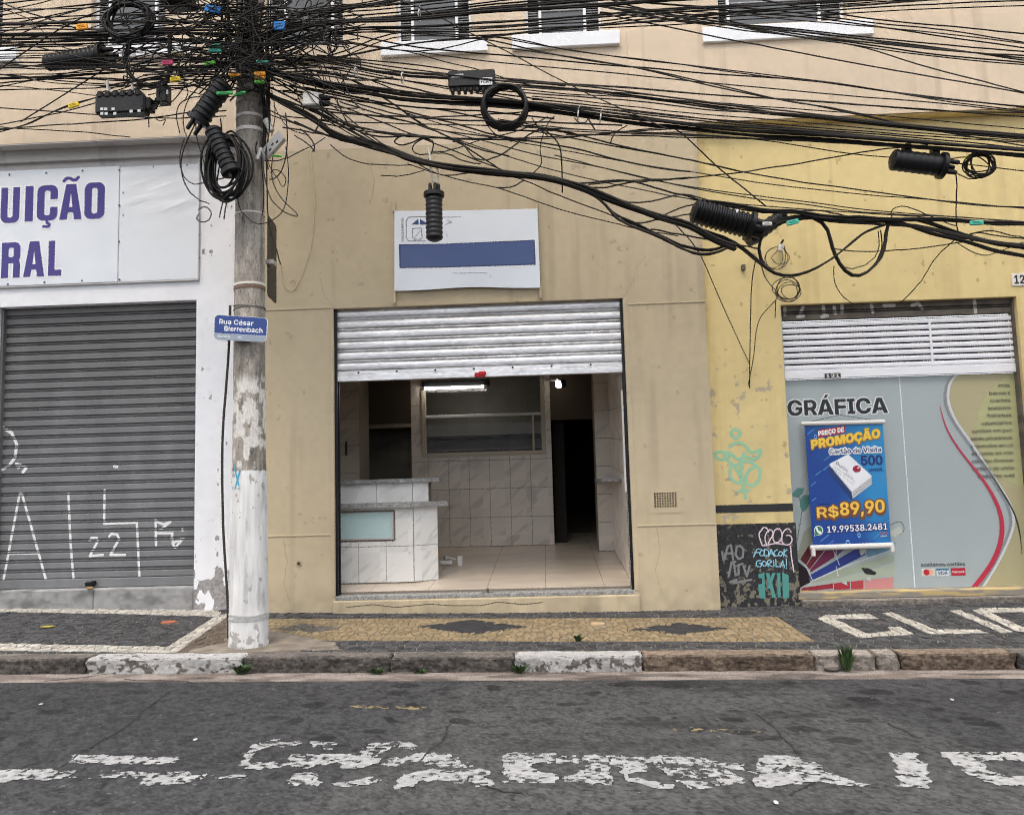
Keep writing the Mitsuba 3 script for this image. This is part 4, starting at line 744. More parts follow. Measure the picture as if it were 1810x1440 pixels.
# printed panels
YP = YY + 0.13
P = Yk + '__printed_panel'
seam = (3.724,1.394)[0]
put('board', slab(sbox(yx0 + 0.022, yz0 + 0.004, seam - 0.006, lr0 - 0.004), YP, YP + 0.02), 'panel_grey', parent=P)
put('board', slab(sbox(seam + 0.006, yz0 + 0.004, yx1 - 0.024, lr0 - 0.004), YP, YP + 0.02), 'panel_grey', parent=P)
put('seam_strip', cbx(seam - 0.0055, seam + 0.0055, YP - 0.004, YP + 0.02, yz0 + 0.004, lr0 - 0.004, 0.002), 'tarpaulin', parent=P)
clipL = sbox(yx0 + 0.024, yz0 + 0.006, seam - 0.008, lr0 - 0.006); clipR = sbox(seam + 0.008, yz0 + 0.006, yx1 - 0.026, lr0 - 0.006)
def pprint(nm, g, k, c, clip=None, lbl=None, m='gloss'):
    g = g if not isinstance(g, list) else Polygon(g).buffer(0)
    if clip is not None: g = g.intersection(clip)
    if polys(g): cput(nm, sheet(g, YP - 0.0016 * k), c, P, lbl, m)
g = text_in('GRÁFICA', (2.545,2.11), (3.582,2.274), 800)
pprint('lettering', g.buffer(0.011), 1, (0.62, 0.63, 0.64)); pprint('lettering', g, 2, (0.012, 0.012, 0.014))
band_l = [(4.311,2.513),(4.217,2.433),(4.174,2.326),(4.165,2.201),(4.23,1.997),(4.362,1.775),(4.502,1.512),(4.647,1.251),(4.717,1.07),(4.722,0.931),(4.677,0.799),(4.53,0.533),(4.351,0.28)]
def shift(p, d): return [(a + d, b) for a, b in p]
def smooth_line(p, n=60): return [tuple(v) for v in spline([(a, b, 0) for a, b in p], n)[:, :2]]
bl = smooth_line(band_l)
pprint('swoosh_field', Polygon(shift(bl, 0.05) + [(9, bl[-1][1]), (9, bl[0][1])]).buffer(0), 1, (0.37, 0.335, 0.195), clipR)
pprint('swoosh_field', Point(*(5.095,1.882)).buffer(0.62).intersection(Polygon(shift(bl, 0.06) + [(9, bl[-1][1]), (9, bl[0][1])]).buffer(0)), 2, (0.37, 0.375, 0.19), clipR)
pprint('swoosh_band', Polygon(bl + shift(bl, 0.052)[::-1]).buffer(0), 3, (0.22, 0.235, 0.25), clipR)
pprint('swoosh_band', Polygon(shift(bl, 0.030) + shift(bl, 0.058)[::-1]).buffer(0), 4, (0.52, 0.53, 0.53), clipR)
rl = smooth_line([(4.116,2.167),(4.161,1.928),(4.316,1.629),(4.49,1.366),(4.596,1.125),(4.625,0.927),(4.579,0.71),(4.46,0.5),(4.272,0.282)]); n = len(rl)
ws = [0.003 + 0.062 * (i / n) ** 0.8 for i in range(n)]
pprint('swoosh_stripe', Polygon([(a, b) for a, b in rl] + [(a + w, b) for (a, b), w in zip(rl, ws)][::-1]).buffer(0), 5, (0.42, 0.03, 0.06), clipR)
kl = smooth_line([(4.398,1.715),(4.521,1.535),(4.66,1.274),(4.766,1.045),(4.811,0.842),(4.82,0.612)]); ws = [0.002 + 0.016 * math.sin(math.pi * i / len(kl)) for i in range(len(kl))]
pprint('swoosh_stripe', Polygon(kl + [(a + w, b) for (a, b), w in zip(kl, ws)][::-1]).buffer(0), 5, (0.03, 0.04, 0.03), clipR)
words = ['imãs', 'banners', 'crachás', 'adesivos', 'folhinhas', 'calendários', 'cartões em pvc', 'painéis policarbonato', 'impressões em cd', 'etiquetas em rolo', 'convites diversos', 'cartões de visita', 'etiquetas void']
ya, yb_ = (4.876,2.339), (4.842,1.403)
for i, t in enumerate(words):
    z = ya[1] + (yb_[1] - ya[1]) * i / 12; h = 0.040; g = text_shape(t, 500); s = h
    x1 = (ya[0] - 0.03) + (yb_[0] - ya[0]) * i / 12; w = min(g.bounds[2] * s, 0.42)
    pprint('list_line', affinity.translate(affinity.scale(g, w / g.bounds[2], s, origin=(0, 0)), x1 - w, z), 4, (0.055, 0.05, 0.04))
pprint('lettering', text_in('aceitamos cartões', (3.801,0.516), (4.248,0.551), 600), 2, (0.03, 0.03, 0.035))
c0 = ((3.805,0.418), (3.936,0.495)); c1 = ((3.953,0.415), (4.078,0.492)); c2 = ((4.101,0.417), (4.243,0.494))
def cardbox(c): return sbox(c[0][0], c[0][1], c[1][0], c[1][1])
for c, col in ((c0, (0.55, 0.53, 0.50)), (c1, (0.55, 0.57, 0.56)), (c2, (0.38, 0.02, 0.04))): pprint('card_mark', cardbox(c), 2, col)
mx_, mz_ = (c0[0][0] + c0[1][0]) / 2, (c0[0][1] + c0[1][1]) / 2; rr = (c0[1][1] - c0[0][1]) * 0.40
pprint('card_mark', Point(mx_ - rr * 0.62, mz_).buffer(rr), 3, (0.42, 0.02, 0.03)); pprint('card_mark', Point(mx_ + rr * 0.62, mz_).buffer(rr).difference(Point(mx_ - rr * 0.62, mz_).buffer(rr)), 3, (0.60, 0.36, 0.24))
h = c1[1][1] - c1[0][1]; w = c1[1][0] - c1[0][0]
pprint('card_mark', sbox(c1[0][0], c1[1][1] - 0.25 * h, c1[1][0], c1[1][1]), 3, (0.05, 0.16, 0.24)); pprint('card_mark', text_in('VISA', (c1[0][0] + .12 * w, c1[0][1] + .22 * h), (c1[1][0] - .12 * w, c1[0][1] + .60 * h), 800), 3, (0.05, 0.10, 0.22))
pprint('card_mark', text_in('Hipercard', (c2[0][0] + .1 * w, c2[0][1] + .36 * h), (c2[1][0] - .1 * w, c2[0][1] + .66 * h), 700), 3, (0.66, 0.60, 0.60))
fan = [([(2.545,0.638),(2.63,0.897),(2.728,0.982),(2.723,0.807),(2.577,0.608)], srgb(150, 155, 140)), ([(2.578,0.614),(2.674,0.762),(2.759,0.742),(2.638,0.554)], srgb(88, 30, 40)), ([(2.638,0.554),(2.765,0.737),(2.875,0.751),(2.67,0.507)], srgb(116, 36, 50)), ([(2.67,0.507),(2.875,0.74),(2.974,0.755),(2.931,0.628),(2.679,0.478)], srgb(122, 45, 82)), ([(2.974,0.76),(3.131,0.78),(2.949,0.634)], srgb(108, 72, 122)), ([(2.654,0.45),(2.929,0.594),(3.245,0.765),(3.249,0.644),(2.958,0.512),(2.674,0.392)], srgb(48, 64, 140)), ([(3.249,0.644),(3.279,0.753),(3.568,0.769),(3.539,0.689),(3.282,0.62)], srgb(112, 150, 175)), ([(2.673,0.381),(2.969,0.501),(3.537,0.66),(3.542,0.568),(2.975,0.42),(2.695,0.369)], srgb(163, 174, 154)), ([(2.66,0.352),(2.975,0.414),(3.541,0.556),(3.532,0.43),(3.221,0.403)], srgb(176, 186, 166)), ([(2.584,0.331),(2.903,0.37),(2.899,0.312),(2.558,0.285)], srgb(150, 48, 60)), ([(2.908,0.37),(3.076,0.383),(3.071,0.303),(2.903,0.289)], srgb(172, 54, 66)), ([(3.082,0.383),(3.215,0.397),(3.208,0.3),(3.076,0.297)], srgb(182, 72, 78)), ([(3.22,0.397),(3.52,0.419),(3.504,0.282),(3.213,0.282)], srgb(205, 142, 142)), ([(2.557,0.28),(2.898,0.301),(2.896,0.272),(2.545,0.263)], srgb(92, 32, 42)), ([(2.543,0.614),(2.658,0.508),(2.673,0.381),(2.572,0.331),(2.545,0.263),(2.487,0.264),(2.505,0.552)], srgb(34, 20, 26))]
for f, c in fan: pprint('colour_card', Polygon(f).buffer(0).buffer(-0.003), 1, L(c, 0.8), clipL)
for f in ([(2.622,0.572),(2.692,0.409)], [(2.91,0.745),(2.978,0.552)], [(2.943,0.541),(2.959,0.437)], [(2.692,0.397),(3.07,0.55),(3.516,0.689)]): pprint('colour_card_edge', stroke(f, 0.007), 2, (0.6, 0.6, 0.58), clipL)
BT = (0.075, 0.20, 0.18)
for f in ([(2.538,1.297),(2.6,1.354),(2.664,1.352),(2.648,1.294),(2.593,1.254),(2.542,1.268)], [(2.616,1.236),(2.659,1.282),(2.723,1.28),(2.731,1.221),(2.667,1.118),(2.631,1.107),(2.611,1.166)]): pprint('butterfly', f, 2, BT, clipL)
for f in ([(2.53,1.162),(2.563,1.132),(2.543,1.086),(2.503,1.11)], [(3.176,0.756),(3.246,0.777),(3.23,0.708),(3.185,0.721)], [(3.209,0.732),(3.266,0.73),(3.238,0.661),(3.202,0.639),(3.188,0.686)], [(3.471,0.864),(3.614,0.93),(3.644,0.871),(3.572,0.827),(3.491,0.829)], [(2.989,0.368),(3.036,0.39),(3.045,0.344)], [(3.233,0.408),(3.28,0.43),(3.287,0.373)]): pprint('butterfly', f, 3, (0.42, 0.45, 0.40), clipL)
pprint('butterfly', [(3.194,0.518),(3.274,0.511),(3.351,0.463),(3.326,0.441),(3.236,0.454)], 3, (0.02, 0.02, 0.02), clipL)
for f in ([(2.632,1.119),(2.568,0.84),(2.505,0.552)], [(3.523,0.944),(3.628,0.976),(3.657,0.894),(3.573,0.838)], [(2.615,1.225),(2.601,1.284)]): pprint('drawn_line', stroke(smooth_line(f, 20), 0.005), 3, (0.05, 0.06, 0.055), clipL)
# house number plates
NP = Yk + '__number_plate'
q0, q1 = (2.935,2.487), (3.102,2.541)
cput('number_plate', sheet(sbox(q0[0], q0[1], q1[0], q1[1]), YS - 0.0225), (0.015, 0.015, 0.015), Yk)
cput('digits', sheet(text_in('121', (q0[0] + .015, q0[1] + .008), (q1[0] - .015, q1[1] - .008), 700), YS - 0.0245), (0.62, 0.62, 0.6), NP)
N2 = thing('house_number', 'white plate with black house number 12 at the right edge above the yellow shop', 'number plate')
q0, q1 = (4.895,3.39), (5.026,3.505)
cput('plate', slab(sbox(q0[0], q0[1], q0[0] + 0.26, q1[1]).buffer(0.008), YY - 0.012, YY - 0.001), (0.62, 0.60, 0.56), N2)
cput('digits', sheet(text_in('12', (q0[0] + .015, q0[1] + .012), (q0[0] + .12, q1[1] - .012), 800), YY - 0.0135), (0.02, 0.02, 0.02), N2)
WI = thing('wall_insulator', 'small white insulator bracket with looped wire on the yellow wall', 'insulator')
q = (2.513,0.12,3.876)
put('bracket', tube([(q[0], 0.12, q[2] + 0.02), (q[0] + 0.005, 0.05, q[2] + 0.03), (q[0] + 0.02, 0.0, q[2] + 0.06)], 0.012, 6), 'plastic_dark', True, WI)
put('knob', lathe((q[0] - .01, 0.05, q[2] - 0.05), (q[0] + .01, 0.05, q[2] + 0.03), [(0, .018), (.2, .03), (.4, .018), (.6, .03), (.8, .018), (1, .02)], 12), 'strap_white', True, WI)
for s in ([(2.506,0.05,3.88),(2.411,0.05,3.86),(2.347,0.05,3.771),(2.37,0.05,3.667),(2.474,0.05,3.638),(2.565,0.05,3.695),(2.582,0.05,3.78),(2.529,0.05,3.879)], [(2.474,0.06,3.884),(2.376,0.06,3.827),(2.359,0.06,3.731),(2.402,0.06,3.656),(2.485,0.06,3.677),(2.537,0.06,3.766),(2.509,0.06,3.877)], [(2.494,0.05,3.868),(2.455,0.05,3.809),(2.417,0.05,3.768),(2.449,0.05,3.712),(2.542,0.05,3.696),(2.605,0.05,3.76),(2.573,0.05,3.816),(2.554,0.05,3.89)], [(2.556,0.06,3.881),(2.559,0.06,3.735),(2.507,0.06,3.652),(2.425,0.06,3.649),(2.336,0.06,3.731),(2.311,0.06,3.818)]):
    put('wire_loop', tube(s, 0.0035, 4), 'cable_grey', True, WI)
WB = thing('wall_clip', 'small rusty clip on the yellow wall left of the insulator', 'clip')
q = (2.129,3.683); put('body', cbx(q[0] - .02, q[0] + .02, 0.07, 0.119, q[1] - .03, q[1] + .03, .006), 'rusty_roll', parent=WB)
# --- the hanging banner
BN = thing('promotional_banner', 'blue hanging price banner with yellow lettering in front of the grey panel', 'banner')
YB = 0.15
C4 = [(2.68,1.997),(3.478,1.996),(3.476,0.755),(2.689,0.746)]         # top left, top right, bottom right, bottom left
def bn(u, v):
    a = np.array(C4[0]) * (1 - u) + np.array(C4[1]) * u; b = np.array(C4[3]) * (1 - u) + np.array(C4[2]) * u
    return a * v + b * (1 - v)
from shapely import transform as sh_transform
def bmap(g): return sh_transform(g, lambda c: np.array([bn(x, y) for x, y in c]))
def bprint(nm, g, k, c, lbl=None, m='gloss'):
    g = bmap(g.intersection(sbox(0, 0, 1, 1)))
    if polys(g): cput(nm, sheet(g, YB - 0.0016 * k), c, BN, lbl, m)
mat('banner_blue', lambda p, n, uv: mix((0.012, 0.050, 0.24), (0.030, 0.24, 0.50), smoothstep(0.2, 0.85, (p.x - 2.65) * 0.65 + (p.z - 0.9) * 0.28 + 0.5 * (fbm(p.x * 2.6 + 4.3, p.z * 2.2, 1.0, 2) - 0.4))), 0.45, spec=0.3)
put('cloth', slab(bmap(sbox(0, 0, 1, 1)), YB, YB + 0.002), 'banner_blue', parent=BN)
def btext(t, x0, x1, y, h, weight, tilt=0.0, shear=0.0):
    g = text_shape(t, weight); g = affinity.scale(g, (x1 - x0) / g.bounds[2], h, origin=(0, 0)); g = affinity.translate(g, x0, y)
    return sh_transform(g, lambda c: np.c_[c[:, 0], c[:, 1] + tilt * (c[:, 0] - x0)])
for i, (u, v, ll) in enumerate([(.03, .97, .09), (.2, .69, .14), (.22, .78, .16), (.1, .62, .07), (.03, .53, .06), (.92, .57, .08), (.78, .10, .1), (.1, .1, .12), (.15, .05, .12), (.9, .2, .1), (.03, .40, .05), (.82, .3, .06)]):
    bprint('light_streak', LineString([(u, v - ll / 2.2), (u + ll, v)]).buffer(0.004), 1, (0.08, 0.22, 0.46))
for u, v, r in ((.13, .905, .018), (.60, .085, .02), (.45, .02, .03)):
    bprint('ring', Point(u, v).buffer(r).difference(Point(u, v).buffer(r * .62)), 1, (0.20, 0.45, 0.72))
bprint('red_flash', Polygon([(.155, .895), (.515, .93), (.52, .99), (.16, .962)]), 1, (0.33, 0.015, 0.03))
bprint('headline', btext('PREÇO DE', .165, .50, .908, .042, 900, .09), 5, (0.75, 0.74, 0.73))
g = btext('PROMOÇÃO', .065, .955, .800, .074, 900, .088); bprint('headline_edge', g.buffer(.008), 3, (0.30, 0.14, 0.02)); bprint('headline', affinity.translate(g, 0, .004).buffer(.002), 4, (0.72, 0.48, 0.05))
g = btext('Cartão de Visita', .29, .955, .757, .042, 700, .012); bprint('text_edge', g.buffer(.010), 5, (0.74, 0.75, 0.76)); bprint('text', g, 6, (0.015, 0.03, 0.12))
bprint('text', btext('500', .69, .965, .655, .082, 800), 2, (0.012, 0.02, 0.12)); bprint('text', btext('unid.', .78, .972, .605, .030, 700), 2, (0.012, 0.02, 0.12))
bprint('card_shadow', Polygon([(.27, .655), (.28, .60), (.53, .375), (.60, .42), (.50, .52)]), 1, (0.012, 0.035, 0.13))
bprint('card_stack', Polygon([(.28, .665), (.53, .745), (.81, .555), (.81, .50), (.55, .385), (.54, .44)]), 2, (0.50, 0.51, 0.52))
bprint('card_stack', Polygon([(.28, .675), (.53, .752), (.815, .565), (.55, .445)]), 3, (0.72, 0.73, 0.75))
for k in range(3): bprint('card_edge', LineString([(.552, .43 - k * .014), (.812, .548 - k * .016)]).buffer(.002), 3, (0.24, 0.25, 0.27))
def iso(g): return sh_transform(g, lambda c: np.c_[.36 + .27 * c[:, 0] + .05 * c[:, 1], .675 - .225 * c[:, 0] * .62 + .055 * c[:, 1]])
bprint('card_text', iso(affinity.scale(text_shape('Bullo', 500), .16, .42, origin=(0, 0))), 4, (0.16, 0.16, 0.17))
bprint('card_text', iso(affinity.translate(affinity.scale(text_shape('KER', 400), .14, .38, origin=(0, 0)), .48, -.42)), 4, (0.42, 0.42, 0.44))
bprint('card_text', iso(LineString([(-.02, -.35), (.95, -.35)]).buffer(.02)), 4, (0.2, 0.2, 0.2)); bprint('card_text', iso(LineString([(-.12, -.75), (.98, -.75)]).buffer(.012)), 4, (0.2, 0.2, 0.2))
bprint('card_emblem', affinity.scale(Point(.628, .628).buffer(.052), 1, .55), 4, (0.27, 0.012, 0.04)); bprint('card_emblem', affinity.scale(Point(.648, .638).buffer(.018), 1, .5), 5, (0.6, 0.4, 0.42))
bprint('text', btext('A partir de', .10, .24, .345, .010, 600), 2, (0.012, 0.02, 0.12))
g = btext('R$', .08, .36, .232, .085, 700, .02); bprint('price_edge', g.buffer(.016), 2, (0.16, 0.06, 0.02)); bprint('price', affinity.translate(g, -.002, .006), 3, (0.72, 0.45, 0.08))
g = btext('89,90', .38, .955, .242, .105, 800, .03); bprint('price_edge', g.buffer(.018), 2, (0.16, 0.06, 0.02)); bprint('price', affinity.translate(g, -.004, .008), 3, (0.72, 0.45, 0.07))
g = btext('19.99538.2481', .195, .965, .115, .052, 600, .012); bprint('text_edge', g.buffer(.009), 2, (0.015, 0.03, 0.13)); bprint('text', g, 3, (0.72, 0.74, 0.76))
k = affinity.scale(Point(.085, .135).buffer(.058), 1, .68); tail = Polygon([(.035, .125), (.028, .088), (.075, .100)])
bprint('phone_badge', k.union(tail), 2, (0.70, 0.74, 0.72)); bprint('phone_badge', affinity.scale(Point(.085, .135).buffer(.048), 1, .68).union(affinity.scale(tail, .75, .75)), 3, (0.03, 0.16, 0.08))
bprint('phone_badge', LineString([(.062, .152), (.068, .136), (.086, .122), (.108, .118)]).buffer(.011), 4, (0.72, 0.75, 0.73))
bprint('small_print', btext('GRÁFICA', .86, .965, .088, .012, 800), 2, (0.55, 0.10, 0.10)); bprint('small_print', btext('RÁPIDA', .875, .955, .066, .010, 800), 2, (0.6, 0.6, 0.62))
for xs in ((.03, .3), (.33, .62), (.65, .80)): bprint('small_print', sbox(xs[0], .028, xs[1], .034), 2, (0.02, 0.06, 0.22))
tl, tr, br, bl_ = (2.643,0.14,2.015), (3.498,0.14,2.012), (3.494,0.14,0.75), (2.657,0.14,0.741)
put('top_rod', lathe(tl, tr, [(0, .018), (.02, .022), (.98, .022), (1, .018)], 12), 'strap_white', True, BN)
put('bottom_rod', lathe(bl_, br, [(0, .022), (.02, .028), (.98, .028), (1, .022)], 12), 'strap_white', True, BN)
for q in ((2.683,0.14,0.706), (3.476,0.14,0.733)): put('rod_end', cbx(q[0] - .018, q[0] + .018, .11, .16, q[2] - .05, q[2] + .035, .006), 'strap_white', parent=BN)
hk = (3.063,0.2,2.101)
put('hanging_cord', tube([(2.69,0.14,2.025), hk], 0.003, 4), 'cable_grey', True, BN); put('hanging_cord', tube([(3.452,0.14,2.019), hk], 0.003, 4), 'cable_grey', True, BN)

# --- upper storey
U = thing('upper_storey', 'peach coloured upper storey with white window sills above the three shops', 'building')
wins = [([(-6.961,6.524),(-5.958,6.484),(-6.634,6.56),(-6.175,6.536)], 'aluminium'), ([(-4.939,6.43),(-4.091,6.432),(-4.778,6.462),(-4.245,6.446)], ''), ([(-2.958,6.339),(-2.094,6.345),(-2.768,6.42),(-2.239,6.392)], ''), ([(-1.506,6.334),(-0.686,6.329),(-1.343,6.409),(-0.852,6.383)], ''), ([(-0.093,6.329),(0.741,6.336),(0.069,6.398),(0.559,6.372)], ''), ([(1.985,6.32),(3.351,6.31),(2.117,6.416),(3.092,6.362)], '')]
sills = [[(-7.042,6.314),(-5.756,6.3),(-7.051,6.501),(-5.76,6.432)], [(-4.984,6.286),(-3.773,6.288),(-4.987,6.431),(-3.774,6.413)], [(-3.015,6.145),(-1.897,6.132),(-3.016,6.314),(-1.895,6.287)], [(-1.673,6.146),(-0.507,6.143),(-1.671,6.307),(-0.504,6.29)], [(-0.244,6.148),(0.918,6.15),(-0.24,6.302),(0.925,6.31)], [(1.803,6.129),(3.597,6.102),(1.811,6.294),(3.609,6.272)]]
up = union_all([sbox(-11, zP1, wx1 + 0.02, 9.5), sbox(wx1 + 0.02, mzt + 0.001, mx1, 9.5), sbox(mx1, zP3, 10, 9.5)])
ops = []
for (w, _), s in zip(wins, sills):
    zb = (s[2][1] + s[3][1]) / 2 - 0.01; ops.append(sbox(w[0][0], zb, w[1][0], zb + 1.35))
put('wall', slab(up.difference(union_all(ops)), 0.0, 0.30), 'peach_paint', parent=U)
mzq = (1.027,6.308)[1]; put('wall_panel', slab(sbox((1.002,5.708)[0], zP3, 10, mzq).union(sbox((1.002,5.708)[0], mzt + 0.02, mx1 - 0.001, zP3 + 0.01)), -0.016, 0.0), 'peach_paint', parent=U)
put('soffit', bx(-11, wx1 + 0.018, 0.004, YW - 0.052, zP1 - 0.012, zP1 - 0.002), 'grey_band', parent=W)
for i, ((w, _), s, op) in enumerate(zip(wins, sills, ops)):
    z0 = (s[0][1] + s[1][1]) / 2; z1 = (s[2][1] + s[3][1]) / 2
    put('sill', cbx(s[0][0], s[1][0], -0.055, 0.02, z0, z1, 0.006), 'peach_paint' if i == 2 else 'white_sill', parent=U)
    a, b, c, d = op.bounds; wk = fastnum(U + '__window')
    put('frame', slab(op.difference(op.buffer(-0.03, join_style=2)), 0.10, 0.16), 'white_sill', parent=wk)
    for st in (w[2][0], w[3][0]): put('stile', cbx(st - 0.016, st + 0.016, 0.09, 0.15, b + 0.031, d - 0.031, 0.003), 'white_sill', parent=wk)
    for x0, x1 in ((a + .031, w[2][0] - .018), (w[3][0] + .018, c - .031)):
        ms = [prof([(0.11, z), (0.145, z + 0.035), (0.15, z + 0.03), (0.115, z - 0.005)], x0, x1) for z in np.arange(b + 0.04, d - 0.07, 0.028)]
        put('louvre', cat_(ms), 'louvre', parent=wk)
    put('pane', bx(w[2][0] + .018, w[3][0] - .018, 0.12, 0.126, b + .031, d - .031), 'window_dark', parent=wk)
    for k in range(1, 4): put('glazing_bar', cbx(w[2][0] + .017, w[3][0] - .017, 0.105, 0.119, b + .031 + k * .33 - .008, b + .031 + k * .33 + .008, .002), 'louvre', parent=wk)
    put('dark_inside', bx(a, c, 0.24, 0.26, b, d), 'dark_room', parent=wk)
mat('white_sill', lambda p, n, uv: mi.Color3f(0.74, 0.75, 0.77) * (0.93 + 0.1 * fbm(p.x * 5, p.z * 5, 1.0, 3)), 0.6)

# --- the agency sign
AS = thing('agency_sign', 'white sheet sign with a blue bar and small house logo above the half open shutter', 'sign')
t = [(-1.549,4.408),(-0.024,4.367),(-0.02,3.518),(-1.562,3.541)]
xs = np.linspace(0, 1, 25); topl = [(t[0][0] + (t[1][0] - t[0][0]) * u, t[0][1] + (t[1][1] - t[0][1]) * u - 0.006 * math.sin(u * 3.1)) for u in xs]
bot = [(t[3][0] + (t[2][0] - t[3][0]) * u, t[3][1] + (t[2][1] - t[3][1]) * u + 0.014 * math.sin(math.pi * u) ** 1.5 - 0.005 * math.sin(u * 9)) for u in xs]
put('sheet', slab(Polygon(topl + bot[::-1]).buffer(0), -0.048, -0.043), 'sign_sheet', parent=AS)
def aprint(nm, g, k, c):
    g = g if not isinstance(g, list) else Polygon(g).buffer(0); cput(nm, sheet(g, -0.048 - 0.0016 * k), c, AS, matname='gloss')
aprint('bar_edge', [(-1.505,4.04),(-1.053,4.027),(-0.632,4.028),(-0.064,4.029),(-0.06,3.761),(-1.058,3.77),(-1.503,3.782)], 1, (0.035, 0.045, 0.12))
aprint('blue_bar', [(-1.487,4.026),(-1.053,4.015),(-0.632,4.016),(-0.076,4.017),(-0.072,3.773),(-1.058,3.782),(-1.485,3.793)], 2, (0.055, 0.088, 0.215))
fr_ = LineString([(-0.926,4.311),(-1.301,4.333),(-1.398,4.331),(-1.423,4.295),(-1.426,4.11),(-1.402,4.072),(-1.221,4.065)]).buffer(0.004); aprint('logo_frame', fr_, 1, (0.12, 0.13, 0.15))
aprint('logo_roof', [(-1.369,4.25),(-1.292,4.308),(-1.29,4.246)], 1, (0.03, 0.06, 0.16)); aprint('logo_roof', [(-1.274,4.308),(-1.181,4.242),(-1.278,4.246)], 1, (0.03, 0.06, 0.16))
lg = Polygon([(-1.364,4.206),(-1.261,4.214),(-1.25,4.103),(-1.281,4.08),(-1.341,4.082),(-1.359,4.107)]); aprint('logo_house', lg.difference(lg.buffer(-0.008)), 1, (0.15, 0.16, 0.18)); aprint('logo_house', stroke([(-1.335,4.106),(-1.273,4.178)], 0.007), 1, (0.25, 0.26, 0.28))
q0, q1 = (-1.45,4.068), (-1.483,4.323)
g = text_shape('CRECI 008911J', 600); ln = q1[1] - q0[1]; hh = 0.026
g = affinity.scale(g, ln / g.bounds[2], hh, origin=(0, 0)); g = affinity.rotate(g, 90, origin=(0, 0)); aprint('vertical_text', affinity.translate(g, q0[0], q0[1]), 1, (0.10, 0.10, 0.12))
for s, c in (([(-1.017,4.315),(-0.836,4.314)], 1), ([(-1.001,4.228),(-0.951,4.269),(-0.987,4.283)], 1), ([(-0.939,3.704),(-0.64,3.699),(-0.568,3.69)], 1), ([(-0.551,3.653),(-0.533,3.658)], 1), ([(-0.99,4.135),(-0.991,4.104)], 1)): aprint('print_smudge', stroke(s, 0.007), 1, (0.28, 0.30, 0.33))
aprint('print_smudge', Point(*(-0.952,4.257)).buffer(0.018), 1, (0.38, 0.40, 0.43))
for a, b in (((-1.565,-0.02,4.517), (-1.554,-0.02,4.41)), ((-0.032,-0.02,4.512), (-0.03,-0.02,4.369)), ((-1.566,-0.02,3.559), (-1.562,-0.02,3.407)), ((-0.02,-0.02,3.536), (-0.018,-0.02,3.403))):
    put('batten', cbx(min(a[0], b[0]) - .012, max(a[0], b[0]) + .012, -0.04, -0.002, min(a[2], b[2]), max(a[2], b[2]), .003), 'beige_paint', parent=AS)
# --- pole
PX, PY = -2.62, -1.37
PO = thing('utility_pole', 'concrete utility pole with whitewashed foot and torn posters on the pavement', 'utility pole')
pr = lambda z: np.interp(z, [0, .25, 1.0, 1.64, 1.72, 2.3, 4.2, 6.2, 9.0], [.168, .166, .158, .150, .143, .137, .126, .116, .10])
zs = np.r_[np.linspace(0.05, 9.0, 60)]
m = lathe((PX, PY, 0), (PX, PY, 1), [(z, pr(z)) for z in zs], 40); put('shaft', m, 'pole_concrete', 40, PO)
def ring(z, h, t, nm, c, m_='plain', tilt=0.0):
    r = pr(z) + 0.0015; a = np.linspace(0, 2 * np.pi, 41)[:-1]; v = []; f = []
    for k, (dr_, dz) in enumerate(((0, 0), (t, 0), (t, h), (0, h))):
        v += [[PX + (r + dr_) * math.cos(q), PY + (r + dr_) * math.sin(q), z + dz + tilt * math.cos(q)] for q in a]
    n = 40
    for k in range(4):
        for j in range(n): a0, a1, b0, b1 = k * n + j, k * n + (j + 1) % n, ((k + 1) % 4) * n + j, ((k + 1) % 4) * n + (j + 1) % n; f += [[a0, a1, b1], [a0, b1, b0]]
    return cput(nm, trimesh.Trimesh(v, f, process=False), c, PO, matname=m_)
zp = lambda p: p[2]
for p, h, c in (((-2.577,-1.52,5.111), .02, (.35, .33, .31)), ((-2.576,-1.52,4.989), .03, (.30, .28, .26)), ((-2.576,-1.52,4.846), .028, (.55, .52, .49)), ((-2.575,-1.52,4.715), .032, (.60, .58, .55)), ((-2.598,-1.52,3.944), .016, (.52, .49, .45)), ((-2.596,-1.52,3.295), .020, (.58, .55, .50)), ((-2.596,-1.52,3.26), .022, (.14, .08, .05))):
    ring(p[2], h, 0.004, 'steel_band', c, tilt=0.006)
for k in range(6): ring((-2.58,-1.52,0.382)[2] + 0.004 * k + 0.012 * (k % 3), 0.005, 0.005, 'wire_wrap', (.40, .40, .39), tilt=0.02 * math.sin(k * 2))
for k in range(2): ring((-2.59,-1.52,3.088)[2] + 0.012 * k, 0.005, 0.005, 'wire_wrap', (.10, .09, .08), tilt=0.012 * (-1) ** k)
def on_pole(pts, z, w, c, nm):      # paint strokes lying on the round shaft; pts in (metres across, height)
    g = stroke(pts, w); ms = []
    for p in polys(g):
        m = trimesh.creation.extrude_polygon(p.segmentize(0.02) if hasattr(p, 'segmentize') else p, 0.0015, engine='earcut'); v = np.array(m.vertices)
        rr = pr(z) + 0.002 + v[:, 2]; a = -math.pi / 2 + 0.34 + v[:, 0] / pr(z); ms.append(trimesh.Trimesh(np.c_[PX + rr * np.cos(a), PY + rr * np.sin(a), v[:, 1]], m.faces, process=False))
    cput(nm, cat_(ms), c, PO)
zx = (-2.696,-1.5,1.589)[2]
on_pole([(-.13, zx + .10), (-.105, zx), (-.085, zx - .06)], zx, .014, (.04, .30, .46), 'paint_mark'); on_pole([(-.075, zx + .06), (-.10, zx - .02), (-.125, zx - .09)], zx, .014, (.04, .30, .46), 'paint_mark')
br0, br1 = (-2.464,-1.5,4.44), (-2.245,-1.62,4.586)
BR = thing('steel_bracket', 'galvanised slotted arm bracket bolted to the pole under the tangle', 'bracket')
